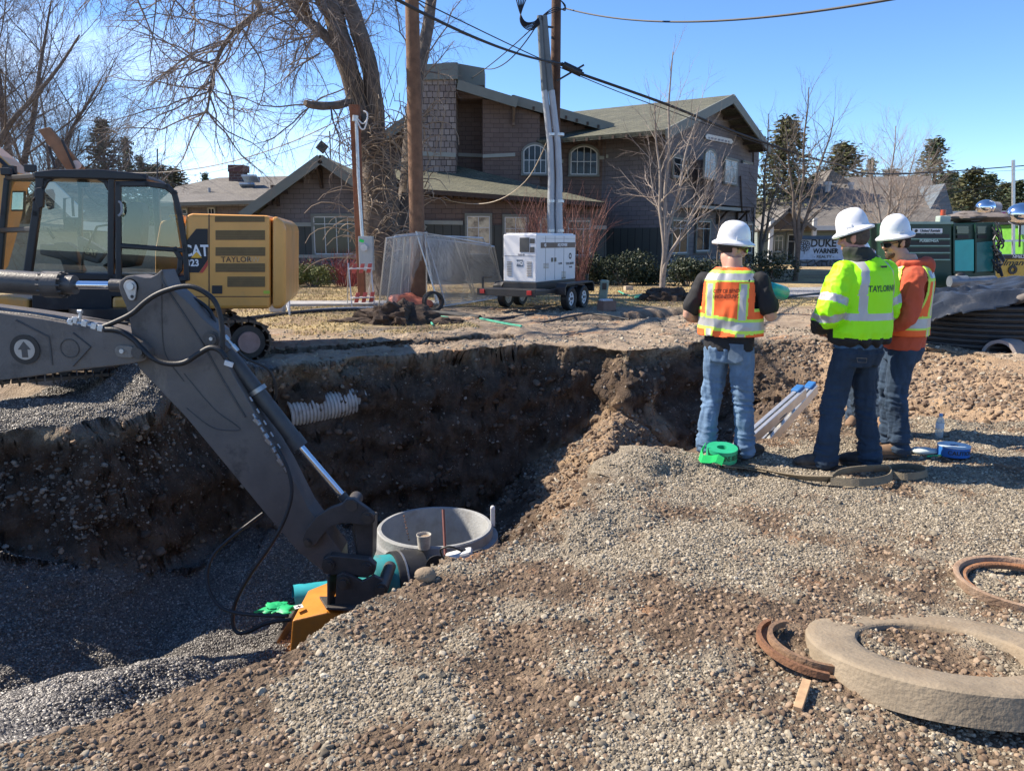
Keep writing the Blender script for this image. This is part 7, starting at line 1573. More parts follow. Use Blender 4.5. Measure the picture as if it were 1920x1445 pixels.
chain_panel('chain_link_fence','single upright chain link panel seen edge on behind the yellow counterweight',[g_(543,592),g_(538,574),P(534,440,19.5),P(540,440,17.9)],None)
def sandbags():
    for (px,py,lab) in ((521,585,'white fence foot block behind the counterweight'),(838,560,None)):
        if lab: p=GH(px,py); mb=MB(); mb.box(p+Vector((0,0,.1)),(.32,.3,.2)); o=mb.build('concrete_block',CONC,bevel=.02); tag(o,lab,'fence foot')
sandbags()
# ---------------------------------------------------------------- striped barricade
def barricade():
    a=GH(660,575); b=GH(702,573); t=thing('barricade','folding red and white striped barricade in front of the meter post','barricade',a); w=(b-a).length; x=(b-a).normalized(); SR=mat('stripe_red',(.55,.10,.08),.5); SW=mat('stripe_white',(.72,.66,.62),.5); u=Vector((0,0,1)); yv=x.cross(u)*-1
    mb=MB()
    for s in (0,1):
        for d in (0,.45): mb.bar(a+x*w*s+yv*d,a+x*w*s+yv*.2+u*1.12,.03,.03)
    mb.build('legs',GALV,t,True)
    for z0,z1 in ((.86,1.10),(.10,.36)):
        m=MB(); m.bar(a+u*(z0+z1)/2-yv*.0+yv*(.18 if z0>.5 else .03),a+x*w+u*(z0+z1)/2+yv*(.18 if z0>.5 else .03),.03,z1-z0,up=yv); br=m.build('board',SW,t,True)
        m=MB()
        for i in range(3):
            f=.10+i*.33; c=a+x*w*f+yv*(.155 if z0>.5 else .005); m.prism([c+u*z0+x*.0,c+x*.11+u*z0,c+x*.17+u*z1,c+x*.06+u*z1],-yv*.008)
        m.build('red_stripes',SR,br,True)
barricade()
def small_street():
    # orange plastic net scraps, black pipe end, utility pedestal, box, pipes along the walk
    p=GH(812,583); t=thing('pipe_piece','short black corrugated pipe end lying at the foot of the wooden pole','pipe',p,R(20)); m=MB(); m.lathe([(.19,-.14),(.235,-.14),(.235,.14),(.19,.14)],(0,0,.235),Matrix.Rotation(R(90),3,'X'),32,closed=True); m.build('pipe_ring',RUB,t); m=MB(); 
    for k in range(4): m.lathe([(.236,-.11+k*.07),(.25,-.10+k*.07),(.25,-.08+k*.07),(.236,-.07+k*.07)],(0,0,.235),Matrix.Rotation(R(90),3,'X'),32,closed=True)
    m.build('ribs',RUB,t)
    p=GH(1131,572); t=thing('utility_pedestal','pale green utility pedestal leaning in the dirt right of the generator','pedestal',p,R(-12)); m=MB(); m.box((0,0,.33),(.22,.2,.66),M=Matrix.Rotation(R(6),4,'Y')); m.build('housing',mat('pedestal_green',(.27,.31,.24),.6,0,.2,6),t,bevel=.03); m=MB(); m.box((.03,-.11,.50),(.11,.04,.17)); m.build('open_door',mat('pedestal_brown',(.10,.07,.05),.8),t)
    p=GH(1137,582); t=thing('cardboard_box','brown cardboard box with a white rag on top beside the utility pedestal','box',p,R(25)); m=MB(); m.box((0,0,.12),(.36,.30,.24)); m.build('box_body',mat('cardboard',(.22,.14,.11),.9),t,bevel=.005); m=MB(); m.box((-.03,-.02,.255),(.28,.22,.05)); rg=m.build('rag',mat('rag_white',(.5,.52,.55),.9),t,bevel=.02)
    # silver and black pipes along the sidewalk
    for i,(pts,r,mm,lab) in enumerate([([(440,603),(560,588),(660,583),(760,585),(850,590),(900,597)],.045,RUB,'black pipe lying along the sidewalk in front of the fence panels'),([(470,597),(600,582),(700,578)],.03,GALV,'thin silver pipe lying beside the black pipe on the sidewalk'),
        ([(690,592),(760,590),(850,592),(930,600),(1000,590)],.035,RUB,'black hose from the fence panels to the trailer'),([(860,588),(940,603),(1010,606),(1100,598),(1180,600)],.022,RUB,'thin black cable trailing under the trailer into the dirt')]):
        m=MB(); m.tube(spline([GH(*q)+Vector((0,0,r*.7)) for q in pts],8),r,8); o=m.build('ground_pipe',mm); tag(o,lab,'pipe')
    # concrete curb walk
    a,b,c,d=GH(430,590),GH(770,578),GH(770,573),GH(430,582)
    m=MB(); pts=[(-9,20.3),(-2.0,20.6),(-2.0,21.7),(-9,21.4)]; m.prism([(x,y,.05) for x,y in pts],(0,0,-.25)); o=m.build('sidewalk',CONC); o['kind']='structure'
    m=MB(); q=[G(1440,545),G(1545,538),G(1760,556),G(1900,575),G(1560,556)]; m.prism([(p.x,p.y,.04) for p in [G(1425,562),G(1470,541),G(1700,538),G(2300,545),G(2300,566),G(1560,557)]],(0,0,-.3)); o=m.build('street',mat('pale_asphalt',(.26,.26,.27),.9,0,.15,3,.2,50)); o['kind']='structure'
    m=MB(); m.tube([G(1400,575)+Vector((0,0,.06)),G(1480,560)+Vector((0,0,.06)),G(1560,551)+Vector((0,0,.06))],.035,8); o=m.build('ground_pipe',RUB); tag(o,'black pipe lying across the dirt in front of the pale street','pipe')
    m=MB(); m.box(GH(1178,544)+Vector((0,0,.07)),(.28,.2,.14),rz=.3); o=m.build('wood_block',mat('pale_wood',(.45,.36,.27),.8),bevel=.008); tag(o,'small pale wooden block on the dirt beyond the utility pedestal','block')
    # dirt heaps
    for (px,py,w,h,lab,sd) in ((742,604,.75,.42,'dark clod heap beside the ditch in front of the wooden pole',3),(1252,563,.85,.32,'dark clod heap left of the man in the black shirt',4),(690,604,.8,.10,'low row of dark clods running left from the clod heap',5),(812,606,.7,.12,'low dark clods right of the clod heap',6)):
        p=GH(px,py); m=MB(); m.ell((0,0,0),(w,.5 if h>.2 else .3,h),n=56,k=40); v=np.array(m.v); q=v+np.array([px,py,0]); nz=fbm(q*3.2,4,sd,.62)+.5*fbm(q*11,3,sd+9,.6); v=v*(1+.55*nz)[:,None]; m.v=[tuple(a) for a in v]; o=m.build('dirt_heap',mat('dark_clod_soil',(.060,.040,.028),.95,0,.5,5,.9,30)); o.location=p; tag(o,lab,'dirt heap')
    # green marking strings
    for i,(pts,lab) in enumerate([([(800,597),(806,605),(812,612)],'short green plastic strip standing by the clod heap'),([(900,600),(940,608),(978,615)],'long green plastic strip on the dirt road'),([(1160,548),(1180,556),(1210,553),(1190,560),(1240,558)],'tangled green strips beyond the cardboard box'),([(700,588),(760,590),(840,598)],'green strip lying along the black hose')]):
        m=MB(); pp=spline([GH(*q)+Vector((0,0,.035)) for q in pts],6); m.tube(pp,.022,5); o=m.build('green_strip',mat('mint_green',(.08,.42,.28),.6)); tag(o,lab,'plastic strip')
    # orange cones / net by the panels
    for px,py,s,lab in ((765,575,.35,'orange plastic net heap behind the left fence panels'),(853,520,.2,None)):
        if lab: p=GH(px,py); m=MB(); m.ell((0,0,.05),(.55,.35,.28),n=20,k=12); v=np.array(m.v); v=v*(1+.5*fbm(v*5,3,4))[:,None]; m.v=[tuple(a) for a in v]; o=m.build('orange_net',mat('net_orange',(.55,.16,.09),.7)); o.location=p; tag(o,lab,'plastic net')
small_street()
# ---------------------------------------------------------------- lawn grass (uncountable)
def grass():
    rng=np.random.default_rng(12); n=60000; x=rng.uniform(-9,14,n); y=11.5+rng.uniform(0,1,n)**1.3*17; z,lawn,fl,so,ro,rb=height(x,y); k=(lawn>.6)&(np.abs(x)<.72*y)&((so<.2)); p=gz(x[k],y[k]); m=MB(); vs=[];fs=[]
    a=rng.uniform(0,6.28,len(p)); hgt=rng.uniform(.02,.06,len(p)); w=rng.uniform(.006,.02,len(p)); dx=np.cos(a)*w; dy=np.sin(a)*w; tl=rng.normal(0,.02,(len(p),2))
    v=np.empty((len(p),3,3)); v[:,0]=p-np.stack([dx,dy,0*dx],-1); v[:,1]=p+np.stack([dx,dy,0*dx],-1); v[:,2]=p+np.concatenate([tl,hgt[:,None]],1)
    me=bpy.data.meshes.new('dry_grass'); me.vertices.add(len(p)*3); me.vertices.foreach_set('co',v.ravel()); me.loops.add(len(p)*3); me.loops.foreach_set('vertex_index',np.arange(len(p)*3,dtype=np.int32)); me.polygons.add(len(p)); me.polygons.foreach_set('loop_start',np.arange(0,len(p)*3,3,dtype=np.int32)); me.polygons.foreach_set('loop_total',np.full(len(p),3,dtype=np.int32)); me.update(calc_edges=True); me.materials.append(mat('dry_blade',(.42,.33,.15),.9,0,.4,2)); o=bpy.data.objects.new('dry_grass',me); scene.collection.objects.link(o); tag(o,'short dry yellow grass beyond the pit',None,kind='stuff')
grass()
# ================================================================ THINGS IN AND AROUND THE PIT
def manhole():
    Y=8.95; c=P(816,985,Y); z=c.z; r=.765; x0,y0=c.x,Y+.0; t=thing('manhole_base','round pale concrete manhole section standing in the pit','manhole section',(x0,y0,z-1.6)); m=MB(); h=1.6
    m.lathe([(r-.13,.0),(r,.0),(r,h-.13),(r-.065,h-.13),(r-.065,h-.015),(r-.08,h),(r-.115,h),(r-.13,h-.02)],(0,0,0),None,72,closed=True); MC=mat('blue_grey_concrete',(.27,.28,.285),.8,0,.22,4,.35,40,.45,(.16,.14,.12),3); o=m.build('concrete_wall',MC,t)  # MC: darker, bluish concrete for the manhole
    m=MB(); m.lathe([(.001,.75),(r-.13,.75)],(0,0,0),None,40); m.build('inner_bench',MC,t)
    # pipe opening collars
    for a,zz,rr,nm in ((R(-128),.62,.36,'rubber_collar'),(R(38),.85,.30,'rubber_collar')):
        d=Vector((math.cos(a),math.sin(a),0)); M=frame(d); Mx=Matrix((M[0],M[1],M[2])).transposed(); m=MB(); m.lathe([(rr-.05,-.10),(rr,-.10),(rr,.03),(rr-.05,.03)],d*(r-.01)+Vector((0,0,zz)),Mx,40,closed=True); m.lathe([(.001,-.145),(rr-.03,-.145)],d*(r-.0)+Vector((0,0,zz)),Mx,40); m.build(nm,RUB,t)
    for k,(px,py) in enumerate(((792,1057),(790,1067))):
        p=P(px,py,Y-.735); m=MB(); m.box(Vector((p.x,Y-.745,p.z)),(.085,.008,.045),rz=-.12); m.build('paper_label',WHT,t,True)
    m=MB(); 
    for i in range(9): m.lathe([(.008,-.004),(.014,0),(.008,.004)],Vector((-.42+.008*i,.30-.01*i,h+.01-.035*i)),Matrix.Rotation(R(90*(i%2)),3,'Z')@Matrix.Rotation(R(90),3,'X'),8,closed=True)
    m.build('chain',RUST,t)
    # bucket on the rim (near side)
    def rim(px,py): return P(px,py,Y-.67)
    b=rim(795,1003); t2=thing('bucket','dirty white plastic bucket resting on the near rim of the manhole','bucket',(b.x,Y-.69,z-.005)); m=MB(); m.lathe([(.001,.0),(.068,.0),(.078,.14),(.083,.15),(.083,.165),(.078,.165),(.065,.02),(.001,.02)],(0,0,0),None,32); m.build('tub',mat('dirty_white_plastic',(.55,.54,.50),.5,0,.2,10,0,1,.8,(.25,.18,.12),9),t2); m=MB(); m.lathe([(.001,.13),(.074,.135)],(0,0,0),None,24); m.build('mortar_fill',mat('mortar',(.28,.21,.15),.95,0,.3,20,.6,60),t2)
    p=P(835,1005,Y-.76); t3=thing('wooden_handle','reddish wooden tool handle leaning on the manhole','tool handle',p); m=MB(); m.cyl(P(835,1040,Y-.95),P(831,955,Y-.70),.016,n=10); m.build('handle',mat('red_handle_wood',(.20,.075,.06),.6),t3,True)
    p=P(927,985,Y+.1); t4=thing('white_marker','short white plastic marker block on the right rim of the manhole','marker',(p.x-.02,p.y,z-.02)); m=MB(); m.box((0,0,.10),(.055,.05,.24)); m.ell((0,0,.22),(.027,.025,.02)); m.build('block',WHT,t4,bevel=.008)
    p=P(862,1045,Y-1.15); z5=p.z; t5=thing('petrol_saw','white cut-off saw with black handle lying in front of the manhole','cut-off saw',(p.x,p.y,z5)); m=MB()
    m.box((0,0,0),(.30,.16,.14),M=Matrix.Rotation(R(-15),4,'Y')); m.build('motor_housing',mat('saw_white',(.6,.61,.60),.5,0,.1,8,0,1,.4,(.25,.2,.15),8),t5,bevel=.03); m=MB(); m.tube(spline([(-.16,-.02,-.02),(-.20,-.03,.10),(-.10,-.04,.14),(.02,-.03,.09)],6),.012,8); m.tube(spline([(.12,0,.05),(.24,0,.09),(.30,0,.05),(.24,0,-.02)],6),.011,8); m.cyl((.03,0,.06),(.04,0,.10),.03,n=12); m.build('saw_handle',BLK,t5)
    m=MB(); m.cyl((-.24,.03,-.12),(-.24,.05,-.12),.13,n=28); m.build('blade_guard',BLK,t5)
    # teal barrel pipe lying against the manhole
    a=P(716,1074,Y-.95); b2=P(750,1082,Y-.72); d=Vector((.85,.45,-.10)).normalized(); c0=Vector((P(735,1085,Y-.9).x,Y-.9,P(735,1085,Y-.9).z-.05)); t6=thing('teal_pipe','capped teal pipe stub with black rubber sleeve beside the manhole','pipe stub',c0-Vector((0,0,.3))); M=frame(d); Mx=Matrix((M[0],M[1],M[2])).transposed(); rr=.32
    m=MB(); m.lathe([(.001,-.30),(rr*.9,-.30),(rr,-.26),(rr,.02)],c0,Mx,40); m.build('pipe_barrel',mat('teal_paint',(.02,.24,.27),.5,0,.2,6,0,1,.6,(.12,.09,.07),5),t6,True); m=MB(); m.lathe([(rr-.02,-.02),(rr+.025,-.02),(rr+.03,.0),(rr+.03,.32),(rr-.02,.32)],c0,Mx,40,closed=True); m.build('rubber_sleeve',RUB,t6,True); m=MB(); m.lathe([(rr+.029,.06),(rr+.036,.06),(rr+.036,.08),(rr+.029,.08)],c0,Mx,40,closed=True); m.build('clamp_band',STEEL,t6,True)
manhole()
def corrugated():
    # white corrugated pipe exposed in the cut bank
    h1,h2=RH(585,772),RH(690,750); d=(h2-h1).normalized(); nv=Vector((d.y,-d.x,0)).normalized(); nv=nv if nv.y<0 else -nv; a=h1-nv*.165-d*.30; b=h2-nv*.235+d*.22; t=thing('corrugated_pipe','white corrugated pipe exposed in the far cut bank','pipe',a); m=MB(); n=int((b-a).length/.052); prof=[]
    Mx=Matrix((frame(d)[0],frame(d)[1],frame(d)[2])).transposed()
    for i in range(n): z=i*.052; prof+= [(.185,z),(.205,z+.010),(.205,z+.034),(.185,z+.044)]
    m.lathe(prof,a,Mx,40); m.build('ribbed_shell',mat('dusty_white_plastic',(.45,.43,.40),.7,0,.2,9,0,1,.7,(.20,.15,.11),7),t,True)
corrugated()
def teal_things():
    for (px,py,Y,w,h,lab) in ((573,1094,8.3,.36,.10,'teal pipe end half buried in the gravel behind the compactor'),(630,1086,8.9,.30,.08,'pale teal scrap half buried beside the compactor bracket')):
        p=P(px,py,Y); m=MB(); fr_=frame(Vector((.9,.35,-.05))); m.lathe([(.16,0),(.175,0),(.175,w*1.1),(.16,w*1.1)],(-.15,0,-.20),Matrix((fr_[0],fr_[1],fr_[2])).transposed(),20,R(0),R(360),closed=True); o=m.build('teal_scrap',mat('teal_scrap',(.03,.36,.42),.5)); o.location=p; tag(o,lab,'pipe scrap')
    for (px,py,Y,lab,s) in ((520,1138,7.6,'crumpled green tape on the pit floor left of the compactor',.16),(612,1117,8.3,'crumpled green tape behind the compactor bracket',.10)):
        p=P(px,py,Y); m=MB(); m.ell((0,0,-.01),(s,s*.7,.03),n=40,k=24); v=np.array(m.v); v=v*(1+1.1*fbm(v*22,3,4))[:,None]; m.v=[tuple(a) for a in v]; o=m.build('crumpled_tape',GREENP); o.location=p; tag(o,lab,'tape')
teal_things()
def ladder():
    A=[P(1515,738,7.8),P(1290+60,870,6.9)]; t=thing('ladder','aluminium extension ladder with blue end caps leaning out of the pit','ladder',A[1]); AL=mat('aluminium',(.62,.61,.58),.35,.7,.15,12); BLU=mat('blue_cap',(.03,.14,.36),.5)
    tops=[(1500,735,7.75),(1522,728,8.15)]; bots=[(1345,872,6.6),(1385,880,6.95)]
    for k in range(2):
        a,b=P(*tops[k]),P(*bots[k]); b=b+(b-a)*.35; d=(b-a).normalized(); m=MB(); x,y,_=frame(d); m.bar(a,b,.040,.12); m.bar(a+x*.05,b+x*.05,.036,.10); m.build('side_rail',AL,t,True,bevel=.004)
        m=MB(); m.bar(a-d*.03,a+d*.12,.085,.15); m.build('end_cap',BLU,t,True,bevel=.012)
    a0,a1,b0,b1=P(*tops[0]),P(*tops[1]),P(*bots[0]),P(*bots[1])
    for i in range(7):
        f=.10+i*.15; m=MB(); m.cyl(a0.lerp(b0,f),a1.lerp(b1,f),.018,n=10); m.build('rung',AL,t,True)
    m=MB(); p=a1.lerp(b1,.55); m.box(p+Vector((0,-.04,0)),(.07,.02,.06),M=Matrix.Rotation(R(35),4,'Y')); m.build('warning_label',WHT,t,True)
    m=MB(); m.tube(spline([a0.lerp(b0,.15),a0.lerp(b0,.3)+Vector((.05,-.05,-.03)),a0.lerp(b0,.6)],6),.006,5); m.build('rope',BLK,t,True)
ladder()
def near_things():
    # green tape roll with lettering
    p=GH(1352,862); t=thing('tape_roll','roll of green marking tape printed SEWER LINE BELOW beside the light blue jeans','tape roll',p,R(0)); r=.115
    m=MB(); Mx=Matrix.Rotation(R(8),3,'X'); m.lathe([(.04,.0),(r,.0),(r,.10),(.04,.10)],(0,0,.0),Mx,36,closed=True); roll=m.build('tape_coil',mat('tape_green_core',(.02,.36,.17),.45),t)
    me=text_mesh('SEWER LINE BELOW',.052,bold=.0015); v=[Vector((q.co.x*.62,q.co.y,0)) for q in me.vertices]
    for q,w in zip(me.vertices,v): a=w.x/r-math.pi/2+.1; q.co=Mx@Vector(((r+.002)*math.cos(a),(r+.002)*math.sin(a),.05+w.y))
    me.materials.clear(); me.materials.append(mat('tape_ink',(.01,.07,.03),.6)); o=bpy.data.objects.new('lettering',me); scene.collection.objects.link(o); o.parent=roll
    m=MB(); a=Vector((-.13,-.02,.09)); pts=[a,Vector((-.17,-.06,.05)),Vector((-.16,-.09,.015)),Vector((-.10,-.12,.02)),Vector((-.06,-.14,.035)),Vector((-.02,-.16,.012))]; n=len(pts)
    vs=[]; 
    for i,q in enumerate(pts): vs+= [q+Vector((0,0,.045)),q-Vector((.02,.01,.03 if i<2 else .012))]
    m.add(vs,[(2*i,2*i+2,2*i+3,2*i+1) for i in range(n-1)]); o=m.build('loose_end',mat('tape_green_bright',(.02,.55,.12),.4),t); s=o.modifiers.new('s','SOLIDIFY'); s.thickness=.003
    # webbing sling
    WB=mat('webbing',(.19,.155,.105),.95,0,.25,10,.4,150); t=thing('lifting_sling','flat dusty tan webbing sling lying looped on the gravel','sling',GH(1500,905)); 
    def strap(px,wd=.055,th=.006,tw=None):
        pts=spline([GH(a,b)+Vector((0,0,.018+c)) for a,b,c in px],6); m=MB(); vs=[]; n=len(pts)
        for i,q in enumerate(pts):
            d=(pts[min(i+1,n-1)]-pts[max(i-1,0)]).normalized(); s=d.cross(Vector((0,0,1))).normalized(); k=(tw[0]+(tw[1]-tw[0])*i/(n-1)) if tw else 0; s=(s*math.cos(k)+Vector((0,0,1))*math.sin(k)); q=q+Vector((0,0,abs(math.sin(k))*wd*.5)); nn=d.cross(s)*th/2; vs+= [q-s*wd/2-nn,q+s*wd/2-nn,q+s*wd/2+nn,q-s*wd/2+nn]
        m.add(vs,[(4*i+j,4*i+(j+1)%4,4*i+4+(j+1)%4,4*i+4+j) for i in range(n-1) for j in range(4)]); m.build('webbing_band',WB,t,True)
    strap([(1348,876,.0),(1380,880,.01),(1425,886,0),(1470,898,0),(1510,906,0),(1560,912,.01)],.07,.008,(0,.9)); strap([(1352,880,0),(1400,884,.0),(1440,892,0)],.06,.008,(.2,.3))
    strap([(1552,912,0),(1575,900,.02),(1640,893,.02),(1668,896,.02),(1665,910,.01),(1620,916,0),(1556,914,0)],.055,.008,(1.2,1.4)); strap([(1640,893,.01),(1690,884,.0),(1728,888,0),(1735,898,0),(1700,904,0),(1672,900,0)],.05,.008,(1.3,1.3))
    # bottle of water
    p=GH(1760,820); t=thing('water_bottle','clear plastic water bottle with blue cap standing behind the tape rolls','bottle',p); PET=mat_glass('pet_plastic',(.55,.65,.72),.08,.45); m=MB(); m.lathe([(.001,.0),(.031,.0),(.034,.012),(.034,.075),(.031,.085),(.034,.095),(.034,.14),(.028,.165),(.014,.188),(.013,.20)],(0,0,0),None,24); m.build('bottle_body',PET,t); m=MB(); m.lathe([(.001,.215),(.015,.215),(.0155,.196),(.001,.196)],(0,0,0),None,16); m.build('cap',mat('cap_blue',(.10,.28,.55),.4),t); m=MB(); m.lathe([(.0345,.085),(.0345,.135)],(0,0,0),None,24); m.build('label_band',mat('label_pale',(.45,.55,.65),.4),t)
    p=GH(1787,852); t=thing('tape_roll','flat roll of blue and white caution tape lying on the gravel','tape roll',p); m=MB(); m.lathe([(.035,.0),(.118,.0),(.118,.075),(.035,.075)],(0,0,0),None,36,closed=True); o=m.build('tape_coil',mat('tape_blue',(.02,.13,.42),.4),t); m=MB(); m.lathe([(.034,.074),(.119,.074),(.12,.080),(.034,.080)],(0,0,0),None,36,closed=True); m.build('coil_face',mat('tape_pale_blue',(.5,.58,.62),.5),o)
    me=text_mesh('CAUTION',.045,bold=.001)
    for q in me.vertices: a=q.co.x/.12-math.pi/2; y=q.co.y; q.co=Vector((.1205*math.cos(a),.1205*math.sin(a),.037+y))
    me.materials.clear(); me.materials.append(INK); o2=bpy.data.objects.new('lettering',me); scene.collection.objects.link(o2); o2.parent=o
    p=GH(1738,850); m=MB(); m.ell((0,0,.02),(.13,.06,.028),n=20,k=12); v=np.array(m.v); v=v*(1+.4*fbm(v*16,3,4))[:,None]; m.v=[tuple(a) for a in v]; o=m.build('paper_rag',mat('rag_mint',(.55,.62,.60),.8)); o.location=p; tag(o,'crumpled white and mint wrapper beside the tan boot','wrapper')
    m=MB(); m.tube([GH(1738,858)+Vector((0,0,.012)),GH(1765,856)+Vector((0,0,.012))],.008,5); o=m.build('green_stake',GREENP); tag(o,'thin green stake next to the white wrapper','stake')
    p=GH(1668,815); t=thing('yellow_reel','small yellow reel on the ground between the boots','reel',p); m=MB(); m.lathe([(.02,.0),(.055,.0),(.055,.012),(.03,.014),(.03,.06),(.055,.062),(.055,.075),(.02,.075)],(0,0,.055),Matrix.Rotation(R(75),3,'Y'),24,closed=True); m.build('reel_body',mat('reel_yellow',(.60,.42,.05),.5),t)
    # concrete grade ring
    c=GH(1768,1252); t=thing('grade_ring','thick chipped concrete ring lying on the gravel at the lower right','concrete ring',(c.x,c.y,gh(c.x,c.y)-.03)); m=MB(); N_=120; prof=[(.315,.0),(.318,.106),(.326,.114),(.510,.118),(.520,.110),(.528,.0)]; sub=[]
    for i in range(len(prof)): a=prof[i]; b=prof[(i+1)%len(prof)]; sub+= [(a[0]+(b[0]-a[0])*k/4,a[1]+(b[1]-a[1])*k/4) for k in range(4)]
    m.lathe(sub,(0,0,0),None,N_,closed=True); v=np.array(m.v); q=v*1.0; rr=np.hypot(v[:,0],v[:,1]); nz=fbm(q*9,4,3,.6); n2=fbm(q*30,3,9); s=1+ (.003*nz+.002*n2); v[:,0]*=s; v[:,1]*=s; v[:,2]+=.003*nz*(v[:,2]>.1); chip=np.clip(fbm(q*7+5,3,21)-.28,0,1)*.10*(v[:,2]>.12)*.6; v[:,2]-=chip
    m.v=[tuple(a) for a in v]; o=m.build('ring_body',ring_mat(),t); t.rotation_euler=(R(-11),R(1),0)
    # cast iron rings
    c=GH(1925,1112); t=thing('iron_frame_ring','round rusty cast iron manhole frame at the right edge','manhole frame',(c.x,c.y,gh(c.x,c.y))); m=MB(); m.lathe([(.285,.0),(.30,.0),(.318,.045),(.322,.06),(.310,.065),(.295,.06),(.285,.03)],(0,0,0),None,72,closed=True); m.build('iron_rim',mat('pale_rust',(.26,.17,.11),.85,0,.35,12,.4,60,.6,(.32,.26,.20),7),t); m=MB(); m.lathe([(.255,.028),(.285,.028),(.285,.04),(.262,.042),(.255,.036)],(0,0,0),None,72,closed=True); m.build('inner_ledge',RUST,t)
    c=GH(1512,1228); t=thing('broken_iron_ring','broken rusty orange iron ring segment left of the concrete ring','iron ring',(c.x+.03,c.y,gh(c.x,c.y))); m=MB(); m.lathe([(.215,.0),(.232,.0),(.232,.028),(.215,.028)],(0,0,.02),Matrix.Rotation(R(7),3,'Y'),60,R(125),R(262),closed=True); m.build('outer_flange',mat('bright_rust',(.19,.09,.045),.85,0,.3,14,.4,60),t); m=MB(); m.lathe([(.170,.0),(.188,.0),(.188,.030),(.170,.030)],(.0,0,.03),Matrix.Rotation(R(7),3,'Y'),60,R(112),R(282),closed=True); m.lathe([(.188,.0),(.215,.0),(.215,.006),(.188,.006)],(.0,0,.02),Matrix.Rotation(R(7),3,'Y'),60,R(120),R(270),closed=True); m.build('inner_flange',mat('brown_rust',(.20,.12,.07),.85,0,.3,14,.4,60),t)
    m=MB(); a,b=GH(1512,1290)+Vector((0,0,.03)),GH(1495,1335)+Vector((0,0,.012)); m.bar(a,b,.032,.02); o=m.build('wood_stake',mat('stake_wood',(.42,.27,.15),.85,0,.3,20),bevel=.002); tag(o,'short piece of tan wood stake beside the concrete ring','stake')
    p=GH(1225,850); m=MB(); m.bar(p+Vector((-.02,0,.01)),p+Vector((.10,.05,.05)),.02,.012); o=m.build('dull_strip',mat('strip_teal_grey',(.12,.16,.16),.6)); tag(o,'thin grey strip poking over the pit edge left of the green tape','strip')
    # brown cobble at the bank edge
    for (px,py,s,lab) in ((800,1088,.042,'tan boulder at the pit edge in front of the manhole'),):
        p=GH(px,py); m=MB(); m.ell((0,0,.03),(s*1.3,s,s),n=24,k=16); v=np.array(m.v); v=v*(1+.3*fbm(v*9,3,4))[:,None]; m.v=[tuple(a) for a in v]; o=m.build('boulder',mat('boulder_tan',(.24,.18,.12),.9,0,.3,9,.5,50)); o.location=p; tag(o,lab,'boulder')
def ring_mat():
    m=mat('old_concrete',(.23,.185,.13),.9,0,.3,4,.35,55,.75,(.20,.145,.09),3); return m
near_things()
